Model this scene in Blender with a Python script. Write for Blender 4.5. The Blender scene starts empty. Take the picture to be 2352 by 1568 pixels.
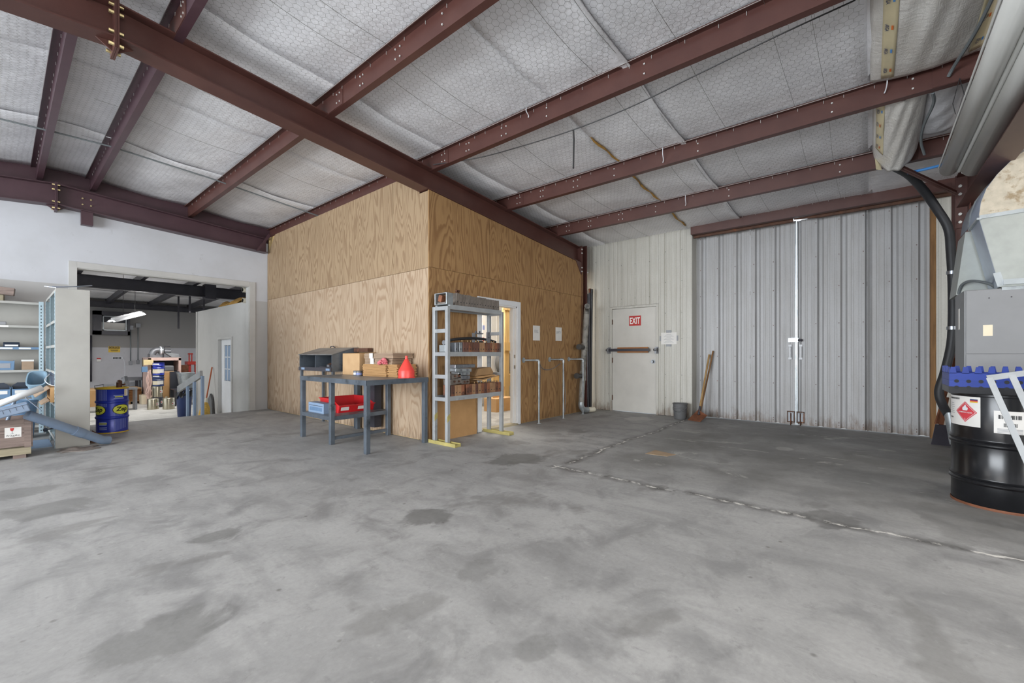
import bpy, bmesh, math, random
import numpy as np
from mathutils import Matrix, Vector
R = math.radians
random.seed(7)
S = bpy.context.scene
COL = S.collection

# ------------------------------------------------------------------ camera
cam_d = bpy.data.cameras.new('camera'); cam = bpy.data.objects.new('camera', cam_d); COL.objects.link(cam)
F_PX, CX, HY, CAM_H = 984.0, 1176.0, 813.0, 1.2
YAW = math.atan(CX / F_PX)                      # angle between the view axis and the world +Y axis
cam.location = (0, 0, CAM_H)
cam.rotation_euler = (R(90), 0, -YAW)
cam_d.sensor_fit = 'HORIZONTAL'; cam_d.sensor_width = 36.0; cam_d.lens = 36.0 * F_PX / 2352.0
cam_d.shift_y = (HY - 784.0) / 2352.0
cam_d.clip_start = 0.05; cam_d.clip_end = 300
S.camera = cam

# ------------------------------------------------------------------ world, daylight at the openings, exposure
W = bpy.data.worlds.new('sky'); S.world = W; W.use_nodes = True
W.node_tree.nodes['Background'].inputs[0].default_value = (0.86, 0.93, 1.0, 1)
W.node_tree.nodes['Background'].inputs[1].default_value = 1.6
def area(name, loc, rot, sx, sy, power, col=(1, 1, 1)):
    l = bpy.data.lights.new(name, 'AREA'); l.shape = 'RECTANGLE'; l.size = sx; l.size_y = sy
    l.energy = power; l.color = col
    o = bpy.data.objects.new(name, l); COL.objects.link(o); o.location = loc; o.rotation_euler = rot
    return o
# open bay doors behind the camera: one in the back wall, one in the right-hand wall
area('daylight_back_bay', (-7.2, 4.4, 1.75), (R(90), 0, R(-90)), 7.0, 3.2, 1000, (0.90, 0.95, 1.0))
area('daylight_side_bay', (-0.5, -7.0, 1.75), (R(90), 0, 0), 7.0, 3.2, 400, (1.0, 0.97, 0.93))
# added fill lights under the purlins, unseen and without fixtures, overhead and behind
for i, (x, y, p) in enumerate([(-1.8, 1.0, 46), (-1.8, 5.2, 46), (1.6, -0.6, 40), (4.6, -2.6, 36)]):
    area('overhead_fill_light', (x, y, 3.55), (0, 0, 0), 0.3, 2.4, p, (1.0, 0.95, 0.88))
area('store_room_light', (6.3, 6.0, 2.9), (0, 0, 0), 1.6, 1.6, 100, (1.0, 0.95, 0.86))
area('workshop_light', (3.2, 17.0, 2.65), (0, 0, 0), 1.8, 0.4, 100, (1.0, 0.97, 0.95))
area('workshop_light_far', (-0.4, 14.2, 2.65), (0, 0, 0), 1.8, 0.4, 90, (1.0, 0.97, 0.92))
S.view_settings.view_transform = 'Standard'
S.view_settings.look = 'None'
S.view_settings.exposure = 0.2
S.view_settings.gamma = 1.0
S.view_settings.use_curve_mapping = False
S.cycles.use_denoising = True
S.cycles.max_bounces = 8
S.cycles.diffuse_bounces = 6
S.cycles.use_adaptive_sampling = True
S.cycles.adaptive_threshold = 0.03
S.cycles.sample_clamp_indirect = 8.0

# ------------------------------------------------------------------ helpers: pixel of the photograph -> point on a known plane
_fw = (math.sin(YAW), math.cos(YAW)); _rt = (math.cos(YAW), -math.sin(YAW))
def ray(px, py):
    s = (px - CX) / F_PX
    return (_fw[0] + _rt[0] * s, _fw[1] + _rt[1] * s, (HY - py) / F_PX)
def at_x(px, py, x):
    r = ray(px, py); t = x / r[0]; return Vector((x, r[1] * t, CAM_H + r[2] * t))
def at_y(px, py, y):
    r = ray(px, py); t = y / r[1]; return Vector((r[0] * t, y, CAM_H + r[2] * t))
def at_z(px, py, z):
    r = ray(px, py); t = (z - CAM_H) / r[2]; return Vector((r[0] * t, r[1] * t, z))

# ------------------------------------------------------------------ helpers: materials
def srgb(h):
    h = h.lstrip('#'); c = [int(h[i:i + 2], 16) / 255 for i in (0, 2, 4)]
    return tuple((v / 12.92 if v <= 0.04045 else ((v + 0.055) / 1.055) ** 2.4) for v in c) + (1,)
class NT:
    """small node-tree writer"""
    def __init__(s, name):
        s.m = bpy.data.materials.new(name); s.m.use_nodes = True; s.t = s.m.node_tree
        s.b = s.t.nodes['Principled BSDF']
    def n(s, typ, **kw):
        o = s.t.nodes.new(typ)
        for k, v in kw.items():
            if k.startswith('_'):
                setattr(o, k[1:], v)
            else:
                o.inputs[int(k[1:]) if k[0] == 'i' and k[1:].isdigit() else k.replace('__', ' ')].default_value = v
        return o
    def l(s, a, b): s.t.links.new(a, b)
    def coord(s, kind='Object', scale=(1, 1, 1), rnd=0.0):
        c = s.n('ShaderNodeTexCoord'); mp = s.n('ShaderNodeMapping'); s.l(c.outputs[kind], mp.inputs[0])
        mp.inputs['Scale'].default_value = scale
        if rnd:
            oi = s.n('ShaderNodeObjectInfo'); mu = s.n('ShaderNodeMath', _operation='MULTIPLY', i1=rnd)
            s.l(oi.outputs['Random'], mu.inputs[0]); cb = s.n('ShaderNodeCombineXYZ')
            for k in range(3): s.l(mu.outputs[0], cb.inputs[k])
            s.l(cb.outputs[0], mp.inputs['Location'])
        return mp.outputs[0]
    def noise(s, vec, scale, detail=4, rough=0.55, dist=0.0):
        o = s.n('ShaderNodeTexNoise', Scale=scale, Detail=detail, Roughness=rough, Distortion=dist)
        s.l(vec, o.inputs['Vector']); return o.outputs[0]
    def ramp(s, fac, stops, interp='LINEAR'):
        r = s.n('ShaderNodeValToRGB'); r.color_ramp.interpolation = interp; s.l(fac, r.inputs[0])
        e = r.color_ramp.elements
        while len(e) < len(stops): e.new(0.5)
        for el, (p, c) in zip(e, stops):
            el.position = p; el.color = c if isinstance(c, tuple) else (srgb(c) if isinstance(c, str) else (c, c, c, 1))
        return r.outputs[0]
    def mix(s, fac, a, b, mode='MIX'):
        o = s.n('ShaderNodeMix', _data_type='RGBA', _blend_type=mode)
        for v, k in ((fac, 0), (a, 6), (b, 7)):
            if hasattr(v, 'links') or isinstance(v, bpy.types.NodeSocket): s.l(v, o.inputs[k])
            elif isinstance(v, str): o.inputs[k].default_value = srgb(v)
            else: o.inputs[k].default_value = v
        return o.outputs[2]
    def math(s, op, a, b=0.0, c=0.0, clamp=False):
        o = s.n('ShaderNodeMath', _operation=op, _use_clamp=clamp)
        for k, v in enumerate((a, b, c)):
            if isinstance(v, bpy.types.NodeSocket): s.l(v, o.inputs[k])
            else: o.inputs[k].default_value = v
        return o.outputs[0]
    def bump(s, h, strength=0.2, dist=0.01):
        o = s.n('ShaderNodeBump', Strength=strength, Distance=dist); s.l(h, o.inputs['Height'])
        s.l(o.outputs[0], s.b.inputs['Normal'])
    def done(s, col=None, rough=0.6, metal=0.0, spec=None):
        if col is not None:
            if isinstance(col, bpy.types.NodeSocket): s.l(col, s.b.inputs['Base Color'])
            else: s.b.inputs['Base Color'].default_value = srgb(col) if isinstance(col, str) else col
        if isinstance(rough, bpy.types.NodeSocket): s.l(rough, s.b.inputs['Roughness'])
        else: s.b.inputs['Roughness'].default_value = rough
        s.b.inputs['Metallic'].default_value = metal
        if spec is not None: s.b.inputs['Specular IOR Level'].default_value = spec
        return s.m
M = {}
def simple(name, c, rough=0.55, metal=0.0, var=0.16, scale=7.0, bump=0.0, stretch=(1, 1, 1), c2=None, amt=0.5, spec=None):
    """painted / moulded surface: base colour, mottling and (optional) second colour in patches"""
    t = NT(name); v = t.coord('Object', stretch, 9.0)
    n1 = t.noise(v, scale, 5)
    base = srgb(c)
    lo = tuple(x * (1 - var) for x in base[:3]) + (1,); hi = tuple(min(1, x * (1 + var)) for x in base[:3]) + (1,)
    col = t.ramp(n1, [(0.3, lo), (0.7, hi)])
    if c2:
        n2 = t.noise(v, scale * 0.6, 6, 0.65)
        k = t.ramp(n2, [(1 - amt - 0.06, 0.0), (1 - amt + 0.06, 1.0)])
        col = t.mix(k, col, srgb(c2))
    if bump: t.bump(t.noise(v, scale * 6, 3), bump, 0.004)
    M[name] = t.done(col, rough, metal, spec); return M[name]

# ------------------------------------------------------------------ helpers: mesh building and the scene tree
WM = {}
def wm(o): return WM[o.name] if o is not None else Matrix.Identity(4)
class MB:
    def __init__(s): s.v = []; s.f = []; s.sm = []
    def add(s, vs, fs, smooth=False):
        o = len(s.v); s.v += [tuple(p) for p in vs]; s.f += [tuple(i + o for i in f) for f in fs]; s.sm += [smooth] * len(fs); return s
    def box(s, x0, y0, z0, x1, y1, z1):
        x0, x1 = sorted((x0, x1)); y0, y1 = sorted((y0, y1)); z0, z1 = sorted((z0, z1))
        return s.add([(x0, y0, z0), (x1, y0, z0), (x1, y1, z0), (x0, y1, z0), (x0, y0, z1), (x1, y0, z1), (x1, y1, z1), (x0, y1, z1)],
                     [(0, 3, 2, 1), (4, 5, 6, 7), (0, 1, 5, 4), (1, 2, 6, 5), (2, 3, 7, 6), (3, 0, 4, 7)])
    def obox(s, c, size, rot=None):
        h = [d / 2 for d in size]; rot = rot or Matrix.Identity(3); c = Vector(c)
        b = MB().box(-h[0], -h[1], -h[2], *h)
        return s.add([c + rot @ Vector(p) for p in b.v], b.f)
    def bar(s, p0, p1, w, h, up=(0, 0, 1)):
        """rectangular bar from p0 to p1, w across, h along 'up'"""
        p0 = Vector(p0); p1 = Vector(p1); d = (p1 - p0); L = d.length; d.normalize()
        u = Vector(up); sx = d.cross(u)
        if sx.length < 1e-4: sx = d.cross(Vector((1, 0, 0)))
        sx.normalize(); u = sx.cross(d)
        m = Matrix((sx, d, u)).transposed()
        return s.obox((p0 + p1) / 2, (w, L, h), m)
    def cyl(s, p0, p1, r, n=16, r1=None, caps=True, smooth=True):
        p0 = Vector(p0); p1 = Vector(p1); r1 = r if r1 is None else r1; d = (p1 - p0).normalized()
        a = d.orthogonal().normalized(); b = d.cross(a)
        vs = []
        for p, q in ((p0, r), (p1, r1)):
            vs += [p + (a * math.cos(2 * math.pi * k / n) + b * math.sin(2 * math.pi * k / n)) * q for k in range(n)]
        s.add(vs, [(k, (k + 1) % n, n + (k + 1) % n, n + k) for k in range(n)], smooth)
        if caps: s.add(vs, [tuple(range(n - 1, -1, -1)), tuple(range(n, 2 * n))])
        return s
    def tube(s, pts, r, n=8, caps=True, sm=True):
        pts = [Vector(p) for p in pts]; rs = r if isinstance(r, (list, tuple)) else [r] * len(pts)
        vs = []; prev = None
        for i, p in enumerate(pts):
            d = (pts[min(i + 1, len(pts) - 1)] - pts[max(i - 1, 0)]).normalized()
            if prev is None: a = d.orthogonal().normalized()
            else:
                a = prev - d * prev.dot(d)
                a = a.normalized() if a.length > 1e-6 else d.orthogonal().normalized()
            prev = a; b = d.cross(a)
            vs += [p + (a * math.cos(2 * math.pi * k / n) + b * math.sin(2 * math.pi * k / n)) * rs[i] for k in range(n)]
        fs = [(i * n + k, i * n + (k + 1) % n, (i + 1) * n + (k + 1) % n, (i + 1) * n + k) for i in range(len(pts) - 1) for k in range(n)]
        s.add(vs, fs, sm)
        if caps:
            m = (len(pts) - 1) * n
            s.add(vs, [tuple(range(n - 1, -1, -1)), tuple(range(m, m + n))])
        return s
    def lathe(s, prof, c=(0, 0, 0), n=32, smooth=True, close=False):
        c = Vector(c); vs = []
        for r, z in prof: vs += [c + Vector((r * math.cos(2 * math.pi * k / n), r * math.sin(2 * math.pi * k / n), z)) for k in range(n)]
        fs = [(i * n + k, i * n + (k + 1) % n, (i + 1) * n + (k + 1) % n, (i + 1) * n + k) for i in range(len(prof) - 1) for k in range(n)]
        s.add(vs, fs, smooth)
        if prof[0][0] > 1e-5: s.add(vs, [tuple(range(n - 1, -1, -1))]) if close else None
        if prof[-1][0] > 1e-5 and close: m = (len(prof) - 1) * n; s.add(vs, [tuple(range(m, m + n))])
        return s
    def prism(s, poly, axis, a, b):
        """polygon (list of 2-D points) extruded along axis from a to b; 2-D order: x->(y,z), y->(x,z), z->(x,y)"""
        f = {'x': lambda p, q: (q, p[0], p[1]), 'y': lambda p, q: (p[0], q, p[1]), 'z': lambda p, q: (p[0], p[1], q)}[axis]
        n = len(poly); vs = [f(p, a) for p in poly] + [f(p, b) for p in poly]
        return s.add(vs, [tuple(range(n - 1, -1, -1)), tuple(range(n, 2 * n))] + [(k, (k + 1) % n, n + (k + 1) % n, n + k) for k in range(n)])
    def grid(s, fn, nu, nv, smooth=True):
        vs = [fn(i / nu, j / nv) for i in range(nu + 1) for j in range(nv + 1)]
        return s.add(vs, [(i * (nv + 1) + j, (i + 1) * (nv + 1) + j, (i + 1) * (nv + 1) + j + 1, i * (nv + 1) + j + 1) for i in range(nu) for j in range(nv)], smooth)
    def build(s, name, m, parent=None, local=False, bev=0.0, solid=0.0, sub=0, fix=True):
        me = bpy.data.meshes.new(name)
        vs = s.v
        if parent is not None and not local:
            inv = wm(parent).inverted(); vs = [inv @ Vector(p) for p in vs]
        me.from_pydata([tuple(p) for p in vs], [], s.f)
        me.polygons.foreach_set('use_smooth', s.sm)
        if fix:
            b = bmesh.new(); b.from_mesh(me)
            if any(s.sm): bmesh.ops.remove_doubles(b, verts=b.verts, dist=1e-5)
            bmesh.ops.recalc_face_normals(b, faces=b.faces)
            for e in b.edges:
                if len(e.link_faces) == 2 and e.calc_face_angle(0) > R(38): e.smooth = False
            b.to_mesh(me); b.free()
        me.update()
        me.materials.append(M[m] if isinstance(m, str) else m)
        o = bpy.data.objects.new(name, me); COL.objects.link(o)
        if parent is not None: o.parent = parent
        WM[o.name] = wm(parent).copy()
        if bev:
            q = o.modifiers.new('bevel', 'BEVEL'); q.width = bev; q.segments = 2; q.limit_method = 'ANGLE'; q.angle_limit = R(40)
        if solid:
            q = o.modifiers.new('solid', 'SOLIDIFY'); q.thickness = solid; q.offset = 0
        if sub:
            q = o.modifiers.new('sub', 'SUBSURF'); q.levels = sub; q.render_levels = sub
        return o
def tag(o, label=None, cat=None, group=None, kind=None):
    if label: o['label'] = label
    if cat: o['category'] = cat
    if group: o['group'] = group
    if kind: o['kind'] = kind
    return o
def thing(name, label, cat, loc=(0, 0, 0), rz=0.0, group=None):
    o = bpy.data.objects.new(name, None); COL.objects.link(o)
    o.location = loc; o.rotation_euler = (0, 0, rz); o.empty_display_size = 0.1
    WM[o.name] = Matrix.Translation(Vector(loc)) @ Matrix.Rotation(rz, 4, 'Z')
    return tag(o, label, cat, group)
def struct(name, loc=(0, 0, 0)):
    o = bpy.data.objects.new(name, None); COL.objects.link(o); o.location = loc
    WM[o.name] = Matrix.Translation(Vector(loc)); o['kind'] = 'structure'; return o
def copy_tree(o, loc=None, rz=None, parent=None):
    c = o.copy(); COL.objects.link(c)
    if parent is not None: c.parent = parent
    if loc is not None: c.location = loc
    if rz is not None: c.rotation_euler = (0, 0, rz)
    WM[c.name] = (Matrix.Translation(c.location) @ Matrix.Rotation(c.rotation_euler.z, 4, 'Z')) if parent is None else WM[o.name]
    for ch in list(o.children): copy_tree(ch, parent=c)
    return c
def share(name, src, parent, loc, rot=(0, 0, 0), scale=(1, 1, 1)):
    """a piece that shares mesh data with an alike piece; loc in the parent's frame"""
    o = bpy.data.objects.new(name, src.data); COL.objects.link(o); o.parent = parent
    o.location = loc; o.rotation_euler = rot; o.scale = scale; WM[o.name] = wm(parent).copy(); return o
ORD = ['first', 'second', 'third', 'fourth', 'fifth', 'sixth', 'seventh', 'eighth', 'ninth', 'tenth', 'eleventh', 'twelfth',
       'thirteenth', 'fourteenth', 'fifteenth', 'sixteenth', 'seventeenth', 'eighteenth', 'nineteenth', 'twentieth']
_font_cache = {}
def text_geo(st, width=None, height=None, bold=0.0):
    c = bpy.data.curves.new('t', 'FONT'); c.body = st; c.align_x = 'CENTER'; c.align_y = 'CENTER'; c.size = 1.0; c.offset = bold; c.resolution_u = 3
    o = bpy.data.objects.new('t', c); COL.objects.link(o)
    dg = bpy.context.evaluated_depsgraph_get(); dg.update()
    me = bpy.data.meshes.new_from_object(o.evaluated_get(dg))
    vs = np.array([v.co[:2] for v in me.vertices]); fs = [tuple(p.vertices) for p in me.polygons]
    bpy.data.objects.remove(o); bpy.data.curves.remove(c); bpy.data.meshes.remove(me)
    lo = vs.min(0); hi = vs.max(0); vs = vs - (lo + hi) / 2; d = hi - lo
    sx = width / d[0] if width else None; sy = height / d[1] if height else None
    sx = sx or sy; sy = sy or sx
    return vs * np.array([sx, sy]), fs
def text(name, st, c, xd, yd, m, parent, width=None, height=None, bold=0.0, lift=0.0015):
    vs, fs = text_geo(st, width, height, bold)
    c = Vector(c); xd = Vector(xd).normalized(); yd = Vector(yd).normalized(); nrm = xd.cross(yd)
    return MB().add([c + xd * p[0] + yd * p[1] + nrm * lift for p in vs], fs).build(name, m, parent, fix=False)
def plate(name, c, xd, yd, w, h, th, m, parent, bev=0.0):
    """thin rectangular plate; back face on the plane through c"""
    c = Vector(c); xd = Vector(xd).normalized(); yd = Vector(yd).normalized(); n = xd.cross(yd)
    mat = Matrix((xd, yd, n)).transposed()
    return MB().obox(c + n * th / 2, (w, h, th), mat).build(name, m, parent, bev=bev)
def smooth_path(pts, k=6):
    """Catmull-Rom through the points"""
    P = [Vector(p) for p in pts]; P = [P[0] * 2 - P[1]] + P + [P[-1] * 2 - P[-2]]; out = []
    for i in range(1, len(P) - 2):
        for j in range(k):
            t = j / k; a, b, c, d = P[i - 1:i + 3]
            out.append(0.5 * ((2 * b) + (c - a) * t + (2 * a - 5 * b + 4 * c - d) * t * t + (3 * b - a - 3 * c + d) * t ** 3))
    out.append(P[-2]); return out

# ------------------------------------------------------------------ materials
STAINS = []
for _px, _py, _w, _k, _c in [(1185, 1055, 0.42, 0.6, '#555553'), (985, 1182, 0.24, 0.62, '#5c5c5a'), (485, 1232, 0.17, 0.55, '#646462'), (340, 1480, 0.26, 0.45, '#6a6a68'), (50, 1130, 0.30, 0.45, '#6c6c6a'), (90, 1172, 0.30, 0.45, '#6c6c6a'),
                            (330, 1100, 0.22, 0.4, '#707070'), (1100, 1310, 0.14, 0.3, '#6c6c6a'), (1800, 1030, 0.16, 0.7, '#c9c8c4'), (2060, 1105, 0.30, 0.35, '#bdbcb8'), (1470, 962, 0.30, 0.5, '#c2c1bd'), (620, 946, 0.35, 0.5, '#c4c3c0'),
                            (1900, 1190, 0.22, 0.5, '#5c5b59'), (2280, 1230, 0.5, 0.35, '#6a6967'), (1230, 1490, 0.10, 0.35, '#6a6a68')]:
    _p = at_z(_px, _py, 0.0); STAINS.append((_p.x, _p.y, _w, _w * 0.8, _k, _c))
def mk_concrete(name, light, dark, joints=True):
    t = NT(name); v = t.coord('Object')
    big = t.noise(v, 0.55, 6, 0.6, 0.3); mid = t.noise(v, 2.6, 8, 0.62, 0.5); fine = t.noise(v, 38, 4, 0.7)
    col = t.ramp(mid, [(0.34, dark), (0.5, light), (0.72, tuple(min(1, c * 1.12) for c in srgb(light)[:3]) + (1,))])
    streak = t.noise(t.coord('Object', (1.0, 0.35, 1)), 4.0, 6, 0.65, 0.8)
    col = t.mix(t.ramp(streak, [(0.44, 0.0), (0.66, 0.5)]), col, dark)
    col = t.mix(t.ramp(big, [(0.40, 0.0), (0.60, 0.42)]), col, dark)
    # oil stains with edges of their own
    st = t.noise(t.coord('Object', (1, 1.5, 1)), 1.25, 4, 0.55, 0.2)
    col = t.mix(t.ramp(st, [(0.60, 0.0), (0.65, 0.5)]), col, '#737270')
    sp = t.n('ShaderNodeTexVoronoi', Scale=5.5, Randomness=1.0); t.l(v, sp.inputs['Vector'])
    spots = t.ramp(sp.outputs['Distance'], [(0.04, 1.0), (0.09, 0.0)])
    gate = t.ramp(t.noise(v, 1.7, 2), [(0.52, 0.0), (0.56, 0.55)])
    col = t.mix(t.math('MULTIPLY', spots, gate), col, '#55544f')
    speck = t.noise(v, 11, 6, 0.72, 0.4)
    col = t.mix(t.ramp(speck, [(0.30, 0.42), (0.42, 0.0)]), col, '#6f6f6e'); col = t.mix(t.ramp(speck, [(0.60, 0.0), (0.74, 0.4)]), col, '#bdbcba')
    sp2 = t.n('ShaderNodeTexVoronoi', Scale=2.1, Randomness=1.0); t.l(v, sp2.inputs['Vector'])
    col = t.mix(t.math('MULTIPLY', t.ramp(sp2.outputs['Distance'], [(0.008, 1.0), (0.014, 0.0)]), 0.8), col, '#e4e2dc')
    if joints:
        for (sx_, sy_, rx_, ry_, k_, c_) in STAINS:
            mp_ = t.n('ShaderNodeMapping'); mp_.vector_type = 'POINT'; t.l(v, mp_.inputs[0]); mp_.inputs['Location'].default_value = (-sx_ / rx_, -sy_ / ry_, 0); mp_.inputs['Scale'].default_value = (1 / rx_, 1 / ry_, 0)
            ln_ = t.n('ShaderNodeVectorMath', _operation='LENGTH'); t.l(mp_.outputs[0], ln_.inputs[0])
            q_ = t.math('ADD', ln_.outputs['Value'], t.math('MULTIPLY_ADD', mid, 2.4, -1.2))
            col = t.mix(t.ramp(q_, [(0.72, k_), (0.95, 0.0)]), col, c_)
        sx = t.n('ShaderNodeSeparateXYZ'); t.l(v, sx.inputs[0]); X, Y = sx.outputs[0], sx.outputs[1]
        wob = t.math('ADD', t.math('MULTIPLY_ADD', t.noise(v, 2.2, 5), 0.22, -0.11), t.math('MULTIPLY_ADD', t.noise(v, 17.0, 4), 0.06, -0.03))
        in_x = t.math('GREATER_THAN', X, 3.80); in_y = t.math('LESS_THAN', Y, 2.6)
        # the slab by the sliding doors was poured apart and is darker
        edge = t.noise(v, 0.9, 5, 0.6)
        k1 = t.math('MULTIPLY_ADD', X, 1.2, -4.6, True); k2 = t.math('MULTIPLY_ADD', Y, -1.6, 4.3, True)
        zone = t.math('MULTIPLY', t.math('MULTIPLY', k1, k2, clamp=True), t.ramp(edge, [(0.36, 0.22), (0.60, 0.85)]))
        col = t.mix(zone, col, '#6c6b69')
        white = t.math('MULTIPLY', t.ramp(t.noise(t.coord('Object', (1.3, 0.6, 1)), 1.6, 7, 0.7, 1.6), [(0.60, 0.0), (0.66, 0.6)]), t.math('MULTIPLY', k1, k2))
        col = t.mix(white, col, '#b9b7b2')
        d1 = t.math('ABSOLUTE', t.math('ADD', t.math('SUBTRACT', X, 3.82), wob)); d2 = t.math('ABSOLUTE', t.math('ADD', t.math('SUBTRACT', Y, 2.57), wob))
        l1 = t.math('MULTIPLY', t.ramp(d1, [(0.0, 1.0), (0.10, 0.0)]), t.math('LESS_THAN', Y, 2.62))
        l2 = t.math('MULTIPLY', t.ramp(d2, [(0.0, 1.0), (0.09, 0.0)]), t.math('MULTIPLY', t.math('GREATER_THAN', X, 3.75), t.math('LESS_THAN', X, 8.4)))
        lines = t.math('MAXIMUM', l1, l2)
        col = t.mix(t.math('MULTIPLY', lines, t.ramp(t.noise(v, 5, 4), [(0.36, 0.0), (0.56, 0.9)])), col, '#4d4c4a')
        d1b = t.ramp(d1, [(0.006, 1.0), (0.022, 0.0)]); d2b = t.ramp(d2, [(0.006, 1.0), (0.02, 0.0)])
        lw = t.math('MAXIMUM', t.math('MULTIPLY', d1b, t.math('LESS_THAN', Y, 2.62)), t.math('MULTIPLY', d2b, t.math('MULTIPLY', t.math('GREATER_THAN', X, 3.75), t.math('LESS_THAN', X, 8.4))))
        col = t.mix(t.math('MULTIPLY', lw, t.ramp(t.noise(v, 4.2, 6, 0.7), [(0.47, 0.0), (0.55, 0.95)])), col, '#d8d6d0')
    col = t.mix(t.ramp(fine, [(0.3, 0.16), (0.6, 0.0)]), col, '#5d5c5a')
    t.bump(t.math('ADD', mid, t.math('MULTIPLY', fine, 0.4)), 0.12, 0.006)
    M[name] = t.done(col, t.ramp(mid, [(0.3, 0.5), (0.7, 0.72)]), 0.0, 0.35); return M[name]
mk_concrete('concrete', '#a4a4a3', '#848484')
mk_concrete('concrete_pale', '#c2c1bb', '#aaa9a4', False)

def mk_plywood(name, early, late, strength=0.75):
    t = NT(name); c = t.n('ShaderNodeTexCoord'); oi = t.n('ShaderNodeObjectInfo')
    mp = t.n('ShaderNodeMapping'); t.l(c.outputs['Object'], mp.inputs[0]); mp.inputs['Scale'].default_value = (1, 1, 0.16)
    nz = t.n('ShaderNodeTexNoise', _noise_dimensions='4D', Scale=3.4, Detail=2.2, Roughness=0.42, Distortion=0.5)
    t.l(mp.outputs[0], nz.inputs['Vector']); t.l(t.math('MULTIPLY', oi.outputs['Random'], 40.0), nz.inputs['W'])
    rings = t.math('FRACT', t.math('MULTIPLY', nz.outputs[0], 21.0))
    jag = t.noise(t.coord('Object', (9, 9, 0.9), 11.0), 6.0, 4, 0.7)
    lines = t.ramp(t.math('ADD', rings, t.math('MULTIPLY_ADD', jag, 0.5, -0.25)), [(0.42, 0.0), (0.74, 1.0), (0.90, 0.9), (1.0, 0.0)])
    fib = t.noise(t.coord('Object', (60, 60, 1.4), 11.0), 3.0, 4, 0.6)
    tint = t.noise(t.coord('Object', (1, 1, 1), 13.0), 1.1, 4)
    base = t.mix(t.ramp(tint, [(0.35, 0.0), (0.65, 0.5)]), early, tuple(x * 0.88 for x in srgb(early)[:3]) + (1,))
    col = t.mix(t.math('MULTIPLY', lines, strength), base, late)
    col = t.mix(t.ramp(fib, [(0.35, 0.25), (0.6, 0.0)]), col, late)
    # dark scuffs rising from the floor: dirt with a ragged upper edge
    sx = t.n('ShaderNodeSeparateXYZ'); t.l(c.outputs['Object'], sx.inputs[0])
    dirt = t.noise(t.coord('Object', (7, 7, 1.2), 3.0), 2.2, 6, 0.7)
    k = t.math('SUBTRACT', t.math('MULTIPLY', dirt, 1.5), t.math('MULTIPLY_ADD', sx.outputs[2], 0.9, 0.55))
    col = t.mix(t.ramp(k, [(0.05, 0.0), (0.35, 0.55)]), col, '#4a3523')
    t.bump(fib, 0.08, 0.003)
    M[name] = t.done(col, 0.62, 0, 0.3)
mk_plywood('plywood', '#b5a088', '#8f745a', 0.66)
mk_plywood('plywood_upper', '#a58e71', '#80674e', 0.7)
mk_plywood('plywood_tan', '#a7845a', '#7a5737', 0.7)  # darker, more orange colour for the short-wall sheets

def mk_sheet(name, c, dirt, rough=0.45, amt=0.5):
    """painted steel sheet with dirt running down it"""
    t = NT(name); v = t.coord('Object')
    run = t.noise(t.coord('Object', (5, 5, 0.28)), 3.2, 6, 0.66)
    patch = t.noise(v, 1.4, 5, 0.6); fine = t.noise(v, 40, 3)
    col = t.mix(t.ramp(run, [(0.42, 0.0), (0.72, amt)]), c, dirt)
    col = t.mix(t.ramp(patch, [(0.45, 0.0), (0.75, amt * 0.6)]), col, dirt)
    sx = t.n('ShaderNodeSeparateXYZ'); t.l(v, sx.inputs[0])
    k = t.math('SUBTRACT', t.math('MULTIPLY', t.noise(t.coord('Object', (4, 4, 1)), 3.0, 6, 0.7), 0.9), t.math('MULTIPLY_ADD', sx.outputs[2], 1.1, 0.25))
    col = t.mix(t.ramp(k, [(0.0, 0.0), (0.22, 0.7)]), col, '#6d5a48')
    col = t.mix(t.ramp(fine, [(0.3, 0.08), (0.5, 0.0)]), col, '#4a4846')
    M[name] = t.done(col, rough, 0.0, 0.4)
mk_sheet('sheet_cream', '#c0beb6', '#9d988b', 0.42, 0.4)
mk_sheet('sheet_grey', '#b0b0b1', '#918d88', 0.4, 0.45)

def mk_primer(name, c, dust):
    t = NT(name); v = t.coord('Object')
    n1 = t.noise(v, 3.0, 6, 0.65); n2 = t.noise(v, 210, 2, 0.6)
    col = t.mix(t.ramp(n1, [(0.4, 0.0), (0.7, 0.5)]), c, dust)
    col = t.mix(t.ramp(n2, [(0.60, 0.0), (0.80, 0.22)]), col, '#8a6a62')
    M[name] = t.done(col, 0.40, 0.0, 0.5)
mk_primer('red_primer', '#4f302b', '#624038')
mk_primer('red_primer_bluelit', '#432d34', '#533b42')  # same primer with the bluish daylight of the left side mixed into its colour
mk_primer('black_steel', '#34333a', '#45434a')

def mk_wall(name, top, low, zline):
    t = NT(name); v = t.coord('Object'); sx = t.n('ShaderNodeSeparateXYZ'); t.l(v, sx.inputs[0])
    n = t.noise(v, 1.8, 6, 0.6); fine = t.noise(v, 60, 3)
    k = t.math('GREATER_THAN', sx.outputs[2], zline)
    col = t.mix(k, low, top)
    col = t.mix(t.ramp(n, [(0.4, 0.0), (0.75, 0.22)]), col, '#8e8c88')
    scuff = t.noise(t.coord('Object', (1.2, 1.2, 1)), 5.0, 7, 0.7)
    col = t.mix(t.ramp(scuff, [(0.62, 0.0), (0.74, 0.3)]), col, '#6f6c68')
    t.bump(fine, 0.05, 0.002)
    M[name] = t.done(col, 0.6, 0, 0.3)
mk_wall('wall_paint', '#bfc1c6', '#acabaa', 2.345)
mk_wall('wall_paint_grey', '#b5b4b1', '#b5b4b1', 0.0)
mk_wall('wall_dark_top', '#8f8c8a', '#bdbcc0', 1.95)  # darker colour on the upper part of the wall

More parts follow.
